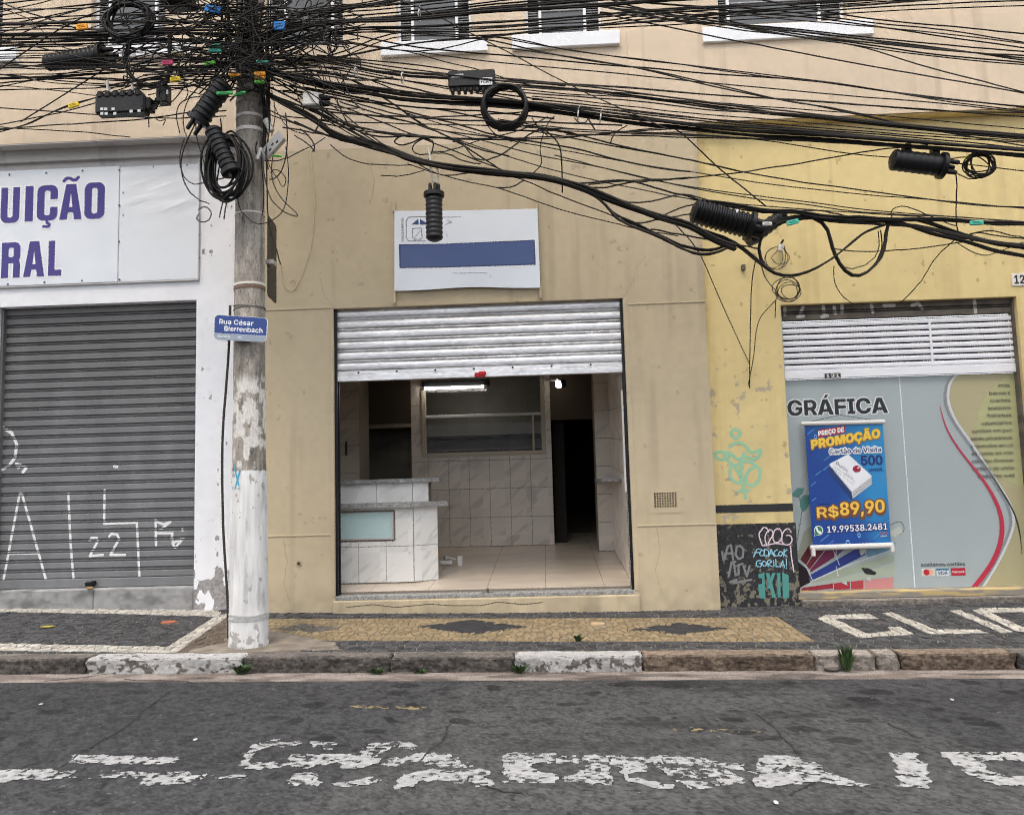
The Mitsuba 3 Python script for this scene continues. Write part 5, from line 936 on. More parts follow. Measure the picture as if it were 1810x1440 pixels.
d = np.array(br1) - np.array(br0); d /= np.linalg.norm(d); nrm = np.array([d[2], 0, -d[0]])
def brick(w0, w1, y0, y1, e0=0, e1=0):
    a, b = np.array(br0) - d * e0, np.array(br1) + d * e1; v = [q + nrm * w + np.array([0, yy, 0]) for q in (a, b) for w in (w0, w1) for yy in (y0, y1)]; return trimesh.convex.convex_hull(np.array(v))
put('arm', cat_([brick(-.045, .045, -.01, .0), brick(-.048, -.042, -.01, .05), brick(.042, .048, -.01, .05)]), 'steel', parent=BR)
for k in range(4):
    q = np.array(br0) + d * (0.06 + k * .05); v = [q + d * a_ + nrm * w_ + np.array([0, yy, 0]) for a_ in (-.014, .014) for w_ in (-.008 + .02 * (k % 2), .008 + .02 * (k % 2)) for yy in (-.012, -.0095)]
    put('slot', trimesh.convex.convex_hull(np.array(v)), 'rubber', parent=BR)
put('clamp', cat_([lathe((-2.469,-1.5,4.524), (-2.505,-1.5,4.421), [(0, .02), (1, .02)], 8), lathe((-2.429,-1.5,4.785), (-2.377,-1.5,4.677), [(0, .03), (1, .03)], 8)]), 'steel', parent=BR)
# flat dark sign seen edge on, fixed to the far side of the pole
ED = thing('edge_on_sign', 'dark plate sign turned edge on behind the right side of the pole', 'sign')
e0, e1 = (-2.54,-1.15,4.004), (-2.581,-1.15,3.239)
g = sbox(-0.17, 0, 0.17, e0[2] - e1[2]).buffer(-0.05).buffer(0.05)
m = slab(g, -0.006, 0.0); v = np.array(m.vertices); ang = math.radians(52); m = trimesh.Trimesh(np.c_[PX + 0.10 - v[:, 0] * 0.10 - v[:, 1], -1.08 + v[:, 0] - v[:, 1] * 0.10, v[:, 2] + e1[2]], m.faces, process=False)
put('plate', m, 'plastic_dark', parent=ED); put('clamp', bx(PX + .10, PX + .17, -1.25, -1.14, e1[2] + .3, e1[2] + .34), 'steel', parent=ED)
# street name sign
SN = thing('street_sign', 'blue and grey street name plate strapped to the concrete pole', 'street sign')
YN = -1.58
s4 = [(-2.852,3.009),(-2.378,2.962),(-2.393,2.749),(-2.86,2.79)]
def sn(u, v):
    a = np.array(s4[0]) * (1 - u) + np.array(s4[1]) * u; b = np.array(s4[3]) * (1 - u) + np.array(s4[2]) * u; return a * v + b * (1 - v)
def smap(g): return sh_transform(g, lambda c: np.array([sn(x, y) for x, y in c]))
plate = sbox(.05, .1, .95, .9).buffer(.05); plate = sh_transform(sbox(.09, .09, .91, .39).buffer(.09), lambda c: np.c_[c[:, 0], c[:, 1] / .48])
def sput(nm, g, k, c): cput(nm, sheet(smap(g), YN - .0016 * k), c, SN, matname='gloss')
cput('plate', slab(smap(plate), YN, YN + .004), (.55, .57, .60), SN, matname='gloss')
sput('blue_field', plate.buffer(-.014).intersection(sbox(0, .27, 1, 1)), 1, (.018, .045, .19)); sput('grey_field', plate.buffer(-.012).intersection(sbox(0, 0, 1, .255)), 1, (.24, .28, .34))
def stext(t, x0, x1, y, h, w): g = text_shape(t, w); return affinity.translate(affinity.scale(g, (x1 - x0) / g.bounds[2], h, origin=(0, 0)), x0, y)
sput('text', stext('Rua César', .10, .735, .64, .20, 600), 2, (.74, .75, .76)); sput('text', stext('Bierrenbach', .20, .915, .37, .20, 600), 2, (.74, .75, .76)); sput('text', stext('Centro', .08, .31, .10, .10, 600), 2, (.70, .72, .74)); sput('text', sbox(.46, .12, .53, .16), 2, (.70, .72, .74))
put('strap', cat_([bx(PX - .10, PX + .10, YN + .005, PY - pr(2.9) + .02, q, q + .02) for q in (sn(.5, .2)[1], sn(.5, .8)[1])]), 'steel', parent=SN)
# --- splice closures and boxes among the cables
def closure(name, label, p0, p1, r, ribs, mat_='plastic_dark', taper=1.0, collar=True, tubes=3, squash=1.0, group=None, domed=True, tube_len=.10, ribamp=.09):
    k = thing(name, label, 'splice closure', group); p0, p1 = np.array(p0), np.array(p1); prf = []
    if domed: prf += [(0, r * .55 * taper), (.03, r * .85 * taper)]
    n = ribs * 4
    for i in range(n + 1):
        t = .05 + .90 * i / n; rr = r * (taper + (1 - taper) * t); prf.append((t, rr * (1 + (ribamp if i % 4 in (1, 2) else -ribamp * .4))))
    prf += [(1, r * .9)]
    put('body', lathe(p0, p1, prf, 22, squash), mat_, 35, k)
    d = (p1 - p0) / np.linalg.norm(p1 - p0); ll = np.linalg.norm(p1 - p0)
    if collar: put('collar', lathe(p1 - d * .02, p1 + d * .03, [(0, r * 1.08), (.15, r * 1.28), (.85, r * 1.28), (1, r * 1.05)], 22, squash), mat_, 35, k)
    _, u, w = frame_of(d)
    for i in range(tubes):
        a = 2 * math.pi * i / max(tubes, 1) + .4; o = (u * math.cos(a) + w * math.sin(a) * squash) * r * .55
        put('cable_port', lathe(p1 + d * .025 + o, p1 + d * (.03 + tube_len) + o, [(0, r * .24), (.9, r * .22), (1, r * .15)], 10), mat_, 35, k)
    return k
k = closure('splice_closure', 'upright ribbed black closure hanging in front of the agency sign', (-0.936,-1.45,3.625), (-0.933,-1.45,4.041), .072, 9, tubes=5, tube_len=.07, ribamp=.05)
for s in ([(-0.946,-1.45,4.161),(-0.955,-1.45,4.245),(-0.959,-1.45,4.302),(-0.962,-1.45,4.391),(-0.976,-1.45,4.475)], [(-0.901,-1.45,4.144),(-0.894,-1.45,4.232),(-0.903,-1.45,4.294),(-0.923,-1.45,4.337)]): put('cord', tube(s, .009, 6), 'strap_white', True, k)
closure('splice_closure', 'long tapered ribbed closure at the far left among the thick cables', (-4.489,-1.5,5.424), (-3.949,-1.5,5.461), .095, 12, taper=.72, tubes=3, ribamp=.04)
closure('splice_closure', 'ribbed black closure slanting beside the top of the concrete pole', (-2.713,-1.72,5.042), (-2.942,-1.72,4.708), .082, 7, tubes=2)
closure('splice_closure', 'bluish ribbed cylinder closure slung over the cable coil on the pole', (-2.822,-1.74,4.621), (-2.65,-1.74,4.227), .068, 8, tubes=2, domed=True, tube_len=.05)
k = closure('splice_closure', 'big finned box closure where the lower bundle meets the yellow wall', (1.312,-1.5,3.788), (1.802,-1.5,3.626), .135, 11, squash=.7, tubes=6, collar=True)
q = (1.674,-1.62,3.726); cput('sticker', bx(q[0] - .01, q[0] + .012, q[1] - .002, q[1], q[2] - .015, q[2] + .015), (.6, .6, .6), k)
closure('splice_closure', 'smaller dark closure pointing up right behind the big finned one', (2.172,-1.3,3.789), (1.833,-1.3,3.566), .10, 7, taper=.75, squash=.7, tubes=0, collar=False)
closure_last = closure('splice_closure', 'smooth rounded closure hung beneath the thick bundle at the right', (3.033,-1.5,4.165), (3.457,-1.5,4.09), .088, 7, tubes=3, ribamp=.03)
for pa, pb in (((3.174,-1.5,4.26), (3.169,-1.5,4.189)), ((3.41,-1.5,4.218), (3.405,-1.5,4.148))): put('hanger', cbx(pa[0] - .03, pa[0] + .03, -1.54, -1.46, pb[2] - .02, pa[2] + .03, .008), 'rubber', parent=closure_last)
for p_, l_ in (((-1.597,-1.62,5.157), 'pale tie round the cable run left of the lettered terminal box'), ((-1.18,-1.62,5.088), 'pale tie round the cable run nearer the lettered terminal box'), ((-1.02,-1.62,5.662), 'pale tie on the upper bundle before the first white sill window'), ((0.553,-1.64,4.621), 'pale tie on the main bundle right of the coil'), ((0.359,-1.64,4.656), 'pale twisted tie on the main bundle just right of the coil')):
    k = thing('cable_tie', l_, 'cable tie'); th = np.linspace(0, 2 * np.pi, 15); put('loop', tube(np.c_[p_[0] + .006 * np.sin(th), p_[1] + .07 + .055 * np.cos(th), p_[2] + .040 * np.sin(th)], .0065, 5, raw=True), 'strap_white', True, k); put('tail', tube([(p_[0], p_[1] + .015, p_[2] + .03), (p_[0] + .02, p_[1], p_[2] + .06)], .004, 4), 'strap_white', True, k)
k = thing('terminal_box', 'long black terminal box with white squares hanging left of the pole', 'terminal box')
a, b = (-3.939,-1.55,5.058), (-3.483,-1.55,4.861)
put('body', cbx(a[0], b[0], -1.62, -1.50, b[2], a[2] - .03, .015), 'plastic_dark', parent=k)
for i in range(6): x = a[0] + .02 + i * (b[0] - a[0] - .04) / 6; put('lid_ridge', cbx(x, x + .05, -1.63, -1.52, a[2] - .055, a[2] + .012, .012), 'plastic_dark', parent=k)
put('side_cap', cbx(b[0], b[0] + .05, -1.61, -1.51, b[2] + .02, a[2] - .06, .01), 'rubber', parent=k)
for q in [(-3.87,4.899),(-3.834,4.897),(-3.869,4.857),(-3.828,4.855),(-3.767,4.894),(-3.751,4.851),(-3.602,4.865),(-3.53,4.867)]: cput('sticker', bx(q[0] - .014, q[0] + .014, -1.623, -1.6195, q[1] - .012, q[1] + .012), (.55, .55, .54), k)
for p, q in (((-3.869,-1.55,5.199), (-3.85,-1.55,5.054)), ((-3.639,-1.55,5.193), (-3.621,-1.55,5.042))): put('hanger', tube([p, q], .012, 6), 'strap_white', True, k)
for i in range(5): put('connector', tube([(b[0] + .05, -1.6 + .02 * i, b[2] + .04 + .03 * i), (b[0] + .11, -1.62 + .02 * i, b[2] + .02 + .03 * i)], .011, 6), 'rubber', True, k)
k = thing('terminal_box', 'black terminal box lettered 7565 on the cable run right of the pole', 'terminal box')
a, b = (-0.774,-1.5,5.131), (-0.358,-1.5,4.957)
put('body', cbx(a[0], b[0], -1.56, -1.46, b[2] + .02, a[2], .012), 'plastic_dark', parent=k)
for i in range(7): x = a[0] + .02 + i * .055; put('tab', cbx(x, x + .03, -1.55, -1.48, b[2] - .02, b[2] + .022, .006), 'rubber', parent=k)
q0, q1 = (-0.743,5.061), (-0.637,5.092); cput('label_plate', bx(q0[0], q1[0], -1.563, -1.5595, q0[1], q1[1]), (.6, .6, .6), k); cput('digits', sheet(text_in('7565', (q0[0] + .006, q0[1] + .006), (q1[0] - .006, q1[1] - .006), 700), -1.5645), (.02, .02, .02), k)
q0, q1 = (-0.494,4.98), (-0.382,5.048); cput('label_plate', bx(q0[0], q1[0], -1.563, -1.5595, q0[1], q1[1]), (.6, .6, .6), k)
for z in (.25, .62): cput('digits', sheet(text_in('TLRT', (q0[0] + .006, q0[1] + z * (q1[1] - q0[1])), (q1[0] - .006, q0[1] + (z + .28) * (q1[1] - q0[1])), 700), -1.5645), (.02, .02, .02), k)
k = thing('junction_box', 'small upright black box with white sticker left of the pole', 'junction box')
a, b = (-3.393,-1.55,5.127), (-3.292,-1.55,4.952); put('body', cbx(a[0], b[0], -1.60, -1.50, b[2], a[2], .01), 'plastic_dark', parent=k)
q = (-3.285,-1.6,5.038); cput('sticker', bx(q[0] - .012, q[0] + .008, -1.603, -1.599, q[2] - .02, q[2] + .02), (.6, .6, .6), k)
k = thing('junction_box', 'dark grey box at the top edge left of the pole', 'junction box')
a, b = (-3.346,-1.5,6.039), (-3.091,-1.5,5.861); put('body', cbx(a[0], b[0], -1.62, -1.44, b[2], a[2], .03), 'plastic_dark', parent=k); put('rim', cbx(a[0] - .01, b[0] + .01, -1.63, -1.43, b[2] + .02, b[2] + .05, .008), 'rubber', parent=k)
k = thing('junction_box', 'small pale grey box with connectors right of the pole', 'junction box')
a, b = (-2.048,-1.6,4.944), (-1.907,-1.6,4.828); put('body', cbx(a[0], b[0], -1.66, -1.56, b[2], a[2], .01), 'strap_white', parent=k)
put('connector', cat_([lathe((b[0], -1.61, z), (b[0] + .09, -1.6, z), [(0, .022), (.4, .03), (1, .02)], 8) for z in (b[2] + .03, b[2] + .08)]), 'rubber', parent=k)
# --- coils of spare cable
def coil(label, c, rx, rz, n, r, y, jit=.03, seed=1, turns=1.0, m_='cable_black'):
    k = thing('cable_coil', label, 'cable coil'); rr = random.Random(seed)
    for i in range(n):
        a0 = rr.uniform(0, 6.3); ax, az = rx * (1 + rr.uniform(-jit, jit)), rz * (1 + rr.uniform(-jit, jit)); cx_, cz_, cy_ = c[0] + rr.uniform(-jit, jit) * rx, c[2] + rr.uniform(-jit, jit) * rz, y + rr.uniform(-.05, .05); th = np.linspace(0, 2 * np.pi, 33) + a0
        put('turn', tube(np.c_[cx_ + ax * np.cos(th), cy_ + .03 * np.sin(th * 2 + i), cz_ + az * np.sin(th)], r, 6, raw=True), m_, True, k)
    return k
s = 4.9 / 1434
coil('thick black cable coil hanging round the bundle right of the pole', (-0.273,-1.6,4.752), .190, .190, 6, .016, -1.6, .05, 1)
coil('wide black cable coil at the upper left among the wires', (-3.594,-1.7,5.66), .195, .165, 8, .010, -1.7, .10, 2)
coil('bunch of hanging cable loops slung on the left side of the pole', (-2.722,-1.66,4.283), .155, .255, 13, .010, -1.66, .2, 3)
coil('small messy cable coil beside the rounded closure at the right', (3.77,-1.5,4.076), .115, .095, 9, .0055, -1.5, .16, 4)
coil('thin wire coil on the yellow wall above the shop shutter', (2.524,-0.05,3.382), .115, .10, 5, .0045, -.05, .25, 5)
coil('small dangling wire loops right of the pole by the dark window', (-1.815,-1.55,5.455), .035, .085, 4, .005, -1.55, .25, 6)
# --- coloured cable tags
def tag(p, label, c, w=.05, h=.022, tilt=0.0):
    k = thing('cable_tag', label, 'cable tag'); m = cbx(-w, w, -.012, .012, -h, h, .005); R_ = trimesh.transformations.rotation_matrix(tilt, [0, 1, 0]); m.apply_transform(R_); m.apply_translation(p); cput('plate', m, c, k)
    m = cat_([bx(-w * .6, w * .7, -.0135, -.012, -h * .35, -h * .1), bx(-w * .7, w * .4, -.0135, -.012, h * .2, h * .45)]); m.apply_transform(R_); m.apply_translation(p); cput('print', m, [v * .25 for v in c], k)
ORG, BLU, TEA, PNK, GRN, YEL = (.72, .30, .02), (.03, .22, .62), (.06, .42, .32), (.55, .06, .16), (.10, .42, .05), (.68, .50, .03)
for p, l, c, w, h, t in (
 ((-3.991,-1.75,5.599), 'orange cable tag at the far left below the wires', ORG, .050, .026, -.05), ((-2.816,-1.75,5.698), 'blue bundle of tags left of the pole near the top edge', BLU, .070, .032, .2), ((-2.221,-1.75,5.513), 'blue bundle of tags right of the pole near the top edge', BLU, .050, .038, .0),
 ((-2.784,-1.75,5.361), 'upper teal tag left of the pole', TEA, .045, .012, 0), ((-2.793,-1.75,5.315), 'lower teal tag left of the pole', TEA, .055, .014, .06), ((-3.216,-1.75,5.228), 'pink cable tag left of the pole', PNK, .050, .020, 0), ((-2.838,-1.75,5.203), 'lime green tag left of the pole', GRN, .050, .014, -.15),
 ((-3.144,-1.75,5.074), 'yellow tag left of the slanting closure', YEL, .045, .020, -.1), ((-2.604,-1.78,5.067), 'amber tag on the pole top', ORG, .050, .012, .1), ((-2.371,-1.75,5.184), 'teal tag right of the pole above the orange one', TEA, .055, .018, .1), ((-2.396,-1.75,5.082), 'upper orange tag right of the pole', ORG, .050, .016, 0), ((-2.396,-1.75,5.046), 'lower orange tag right of the pole', ORG, .048, .008, 0),
 ((-2.396,-1.75,5.01), 'green tag under the orange tags right of the pole', GRN, .045, .013, .05), ((-2.685,-1.8,4.897), 'green tube on the slanting closure', (.04, .32, .08), .070, .014, 0), ((-2.559,-1.78,4.896), 'green strap across the pole', (.04, .32, .08), .055, .010, -.2), ((-4.142,-1.6,4.959), 'yellow tag on the sloping cables at the left', YEL, .048, .022, -.25),
 ((-2.275,-1.65,4.379), 'small green clip right of the cable coil on the pole', (.06, .42, .06), .040, .007, .15), ((2.138,-1.6,3.614), 'teal tag beside the big finned closure', TEA, .050, .020, -.2), ((3.657,-1.6,3.544), 'teal tag on the lower bundle at the far right', TEA, .055, .018, .02), ((1.918,-1.62,3.602), 'white tag beside the big finned closure', (.55, .53, .50), .040, .015, .03),
 ((-3.16,-1.7,5.336), 'dull olive tag beside the pink one', (.30, .28, .12), .045, .015, .1), ((3.691,-1.5,4.155), 'yellow tie on the small coil at the right', YEL, .022, .018, -.6)):
    tag(p, l, c, w, h, t)
# --- cables
def ext(p):
    p = [np.array(q, float) for q in p]
    for e in (0, -1):
        a, b = (p[0], p[1]) if e == 0 else (p[-1], p[-2]); d = (a - b) / (np.linalg.norm(a - b) + 1e-9)
        if abs(a[0]) > 4.05 or (a[2] > 5.95 and abs(d[2]) > .02): p.insert(0, a + d * 2.6) if e == 0 else p.append(a + d * 2.6)
    return p
ORD = 'first second third fourth fifth sixth seventh eighth ninth tenth eleventh twelfth'.split()
def ordinal(i):
    if i < 12: return ORD[i]
    t = {13: 'thirteenth', 14: 'fourteenth', 15: 'fifteenth', 16: 'sixteenth', 17: 'seventeenth', 18: 'eighteenth', 19: 'nineteenth', 20: 'twentieth'}; k = i + 1
    return t[k] if k <= 20 else {2: 'twenty-', 3: 'thirty-', 4: 'forty-'}[k // 10] + ORD[k % 10 - 1] if k % 10 else {30: 'thirtieth', 40: 'fortieth'}[k]
def kink(p, rn, r):
    q = spline(p, max(10, min(46, 8 * len(p)))); n = len(q); s = rn.uniform(0, 99); t = np.arange(n)[:, None]
    return q + 0.012 * (meshkit.fbm(np.c_[t * .55 + s, t * 0, t * 0], 2, 5)[:, None] - .5) * np.array([0, .6, 1.0]) * min(1, .008 / r + .3)
def cables(name, label, group, r, lines, m_='cable_black', n=1, spread=.02, sides=6, order=None):
    made_ = []
    for ln in lines:
        for i in range(n):
            o = np.array([0, rng.uniform(-1, 1) * spread * 2, rng.uniform(-1, 1) * spread]) if n > 1 else np.zeros(3); p = np.array(ext(ln)); w = np.array([rng.uniform(-.4, 1) for _ in p])[:, None]
            key = thing(name, label, 'cable', group); scene[key] = mikit.ply(tube(kink(p + o * (.6 + .4 * w), rng, r), r * rng.uniform(.75, 1.15), sides, raw=True), m_ if m_ != 'cable_black' else rng.choice(('cable_black', 'cable_dusty', 'cable_dusty', 'cable_black', 'cable_dusty', 'cable_worn', 'cable_worn')), smooth=True)
            e = max(ln, key=lambda q: q[0]) if order == 'right' else min(ln, key=lambda q: q[0]); made_.append((-e[2], key))
    if order:
        for i, (_, key) in enumerate(sorted(made_)): labels[key]['label'] = f"{label.split(' ')[0]} black cable, {ordinal(i)} from the top of the {group}"
cables('thick_cable', 'thick black cable of the upper bundle rising right from the pole', 'upper right bundle', .0078, [[(-2.639,-1.496,5.556),(-2.171,-1.496,5.639),(-1.756,-1.496,5.671),(-1.24,-1.496,5.686),(-1.034,-1.496,5.696),(-0.42,-1.496,5.716),(0.291,-1.496,5.73),(0.997,-1.496,5.744),(1.797,-1.496,5.763)], [(-2.365,-1.683,5.408),(-1.91,-1.683,5.557),(-1.457,-1.683,5.564),(-0.907,-1.683,5.565),(-0.409,-1.683,5.59),(0.085,-1.683,5.594),(0.577,-1.683,5.598),(1.164,-1.683,5.607),(1.746,-1.683,5.615)], [(-2.399,-1.438,5.468),(-1.824,-1.438,5.628),(-1.252,-1.438,5.624),(-0.736,-1.438,5.618),(-0.427,-1.438,5.622),(0.085,-1.438,5.627),(0.594,-1.438,5.642),(1,-1.438,5.652),(1.604,-1.438,5.656),(2.402,-1.438,5.649),(3.095,-1.438,5.653),(3.489,-1.438,5.657)], [(-2.609,-1.437,5.578),(-2.085,-1.437,5.691),(-1.563,-1.437,5.706),(-0.94,-1.437,5.732),(-0.372,-1.437,5.766),(0.294,-1.437,5.788),(0.906,-1.437,5.818)]], n=3, spread=.018)
cables('overhead_cable', 'thin black cable rising to the upper right from the pole top', 'cables rising to the upper right', .006, [[(-2.399,-1.438,5.414),(-1.772,-1.438,5.597),(-0.942,-1.438,5.585),(-0.428,-1.438,5.563),(0.083,-1.438,5.567),(0.592,-1.438,5.577),(0.997,-1.438,5.598),(1.602,-1.438,5.618),(2.401,-1.438,5.638),(2.996,-1.438,5.647),(3.489,-1.438,5.652)], [(-2.47,-1.383,5.393),(-1.84,-1.383,5.404),(-1.316,-1.383,5.48),(-0.9,-1.383,5.517),(-0.433,-1.383,5.53),(-0.227,-1.383,5.546),(0.288,-1.383,5.573),(1.004,-1.383,5.598),(1.613,-1.383,5.63),(2.419,-1.383,5.644),(3.117,-1.383,5.654),(3.811,-1.383,5.668)], [(-2.268,-1.519,5.309),(-1.752,-1.519,5.362),(-1.289,-1.519,5.514),(-0.728,-1.519,5.505),(0.282,-1.519,5.493),(1.083,-1.519,5.503),(1.778,-1.519,5.517),(2.663,-1.519,5.521),(3.443,-1.519,5.53),(4.262,-1.519,5.521)],
 [(-2.506,-1.432,5.64),(-1.981,-1.432,5.83),(-1.562,-1.432,5.862),(-1.249,-1.432,5.899),(-0.937,-1.432,5.925)], [(-2.664,-1.433,5.648),(-1.98,-1.433,5.851),(-1.666,-1.433,5.861),(-1.301,-1.433,5.912),(-1.04,-1.433,5.952)], [(-2.527,-1.518,5.559),(-1.75,-1.518,5.776),(-1.44,-1.518,5.812),(-1.131,-1.518,5.855),(-0.823,-1.518,5.886)], [(-1.95,-1.541,5.762),(-1.487,-1.541,5.779),(-0.719,-1.541,5.811),(-0.414,-1.541,5.837)], [(-1.966,-1.484,5.743),(-1.241,-1.484,5.747),(-0.419,-1.484,5.798),(-0.01,-1.484,5.829)], [(-0.715,-1.632,5.491),(-0.216,-1.632,5.485),(0.528,-1.632,5.517),(1.265,-1.632,5.529),(2.336,-1.632,5.553),(2.723,-1.632,5.567)]], n=2, spread=.02, order='right')
cables('overhead_cable', 'thin black cable crossing the third window and sloping down right', 'cables sloping past the third window', .006, [[(0.615,-1.278,5.925),(0.922,-1.278,5.809),(1.228,-1.278,5.737),(1.636,-1.278,5.66),(2.039,-1.278,5.551),(2.641,-1.278,5.443),(3.336,-1.278,5.309),(4.365,-1.278,5.132)], [(0.303,-1.235,5.925),(0.927,-1.235,5.818),(1.338,-1.235,5.724),(1.95,-1.235,5.598),(2.858,-1.235,5.434),(3.654,-1.235,5.29),(4.39,-1.235,5.133)], [(0.606,-1.376,5.847),(0.911,-1.376,5.792),(1.517,-1.376,5.704),(1.968,-1.376,5.626),(2.416,-1.376,5.569),(3.3,-1.376,5.388),(4.313,-1.376,5.176)], [(1.69,-1.519,5.722),(1.935,-1.519,5.677),(2.275,-1.519,5.595),(2.551,-1.519,5.527),(2.974,-1.519,5.431),(3.525,-1.519,5.343),(4.236,-1.519,5.228)], [(0.604,-1.398,5.839),(0.908,-1.398,5.784),(1.563,-1.398,5.699),(2.312,-1.398,5.604),(3.034,-1.398,5.463),(3.531,-1.398,5.384),(3.97,-1.398,5.292),(4.304,-1.398,5.216)], [(0.788,-1.538,5.634),(1.53,-1.538,5.562),(2.262,-1.538,5.453),(2.961,-1.538,5.348),(3.51,-1.538,5.261),(4.217,-1.538,5.131)], [(0.577,-1.65,5.546),(0.87,-1.65,5.499),(1.452,-1.65,5.405),(1.885,-1.65,5.35),(2.22,-1.65,5.306),(2.68,-1.65,5.225),(3.394,-1.65,5.106),(4.143,-1.65,5.001)], [(0.594,-1.479,5.713),(0.894,-1.479,5.643),(1.49,-1.479,5.531),(1.931,-1.479,5.428),(2.272,-1.479,5.341),(2.767,-1.479,5.252),(3.363,-1.479,5.127),(4.239,-1.479,4.988)], [(0.673,-1.689,5.547),(1.444,-1.689,5.392),(2.203,-1.689,5.218),(2.659,-1.689,5.123),(3.259,-1.689,4.995),(4.108,-1.689,4.861)], [(0.491,-1.518,5.705),(1.086,-1.518,5.556),(1.772,-1.518,5.403),(2.259,-1.518,5.314),(2.549,-1.518,5.257),(2.87,-1.518,5.177),(3.335,-1.518,4.993),(3.868,-1.518,4.812),(4.192,-1.518,4.704)], [(0.6,-1.377,5.7),(1.004,-1.377,5.592),(1.803,-1.377,5.377),(2.297,-1.377,5.25),(2.961,-1.377,5.078),(3.619,-1.377,4.923),(4.277,-1.377,4.76)], [(0.973,-1.621,5.531),(1.263,-1.621,5.442),(1.748,-1.621,5.38),(2.322,-1.621,5.261),(2.986,-1.621,5.144),(3.643,-1.621,5.038),(4.157,-1.621,4.975)]], order='right')
cables('overhead_cable', 'thin black cable sloping down right across the peach wall', 'cables sloping over the peach wall', .006, [[(-1.516,-1.633,5.83),(-1.223,-1.633,5.772),(-0.913,-1.633,5.638),(-0.665,-1.633,5.488),(-0.468,-1.633,5.373),(-0.165,-1.633,5.19),(0.371,-1.633,4.864),(0.849,-1.633,4.61),(1.119,-1.633,4.47)], [(-2.598,-1.469,5.624),(-1.971,-1.469,5.634),(-1.247,-1.469,5.578),(-0.632,-1.469,5.508),(-0.362,-1.469,5.477),(-0.124,-1.469,5.416),(0.192,-1.469,5.341),(0.976,-1.469,5.184),(1.617,-1.469,5.072),(2.252,-1.469,4.956),(2.721,-1.469,4.869),(3.395,-1.469,4.722),(4.211,-1.469,4.6)], [(-2.589,-1.349,5.583),(-1.9,-1.349,5.656),(-1.269,-1.349,5.633),(-0.643,-1.349,5.556),(-0.385,-1.349,5.509),(-0.062,-1.349,5.411),(0.484,-1.349,5.275),(0.888,-1.349,5.189),(1.388,-1.349,5.035),(2.046,-1.349,4.849),(2.376,-1.349,4.774),(2.829,-1.349,4.653),(3.495,-1.349,4.475),(4.253,-1.349,4.294)], [(-2.663,-1.294,5.784),(-2.021,-1.294,5.722),(-1.665,-1.294,5.664),(-1.227,-1.294,5.542),(-0.547,-1.294,5.429),(-0.028,-1.294,5.358),(0.655,-1.294,5.252),(0.997,-1.294,5.207),(1.655,-1.294,5.109),(2.408,-1.294,5.022),(3.089,-1.294,4.887),(4.316,-1.294,4.668)], [(-2.631,-1.38,5.699),(-1.823,-1.38,5.579),(-1.385,-1.38,5.474),(-1.058,-1.38,5.419),(-0.542,-1.38,5.316),(-0.071,-1.38,5.243),(0.982,-1.38,5.082),(1.467,-1.38,5.005),(2.372,-1.38,4.869),(3.435,-1.38,4.717),(4.26,-1.38,4.588)], [(-2.539,-1.486,5.611),(-1.796,-1.486,5.496),(-1.108,-1.486,5.358),(-0.854,-1.486,5.27),(-0.536,-1.486,5.174),(-0.285,-1.486,5.076),(-0.12,-1.486,5.015),(0.424,-1.486,4.914),(0.958,-1.486,4.82),(1.595,-1.486,4.71),(2.323,-1.486,4.602),(3.204,-1.486,4.462),(4.178,-1.486,4.324)], [(-2.445,-1.304,5.545),(-2.019,-1.304,5.468),(-1.544,-1.304,5.377),(-0.863,-1.304,5.244),(-0.36,-1.304,5.175),(0.222,-1.304,5.096),(0.987,-1.304,5.004),(1.728,-1.304,4.897),(2.393,-1.304,4.827),(3.408,-1.304,4.687),(4.306,-1.304,4.617)], [(-2.575,-1.53,5.533),(-2.16,-1.53,5.501),(-1.749,-1.53,5.463),(-0.933,-1.53,5.34),(-0.359,-1.53,5.436),(0.191,-1.53,5.307),(0.967,-1.53,5.156),(1.603,-1.53,5.029),(2.232,-1.53,4.914),(2.759,-1.53,4.826),(3.421,-1.53,4.67),(4.17,-1.53,4.532)], [(-0.426,-1.536,5.362),(0.273,-1.536,5.22),(0.865,-1.536,5.09),(1.255,-1.536,4.987),(1.738,-1.536,4.843),(2.217,-1.536,4.706),(2.703,-1.536,4.596),(3.181,-1.536,4.445),(3.709,-1.536,4.319),(4.14,-1.536,4.219)], [(-1.953,-1.536,5.348),(-1.442,-1.536,5.268),(-0.935,-1.536,5.189),(-0.233,-1.536,5.032),(0.561,-1.536,4.934),(1.248,-1.536,4.842),(2.218,-1.536,4.722),(3.174,-1.536,4.603),(4.162,-1.536,4.479)]], order='right')
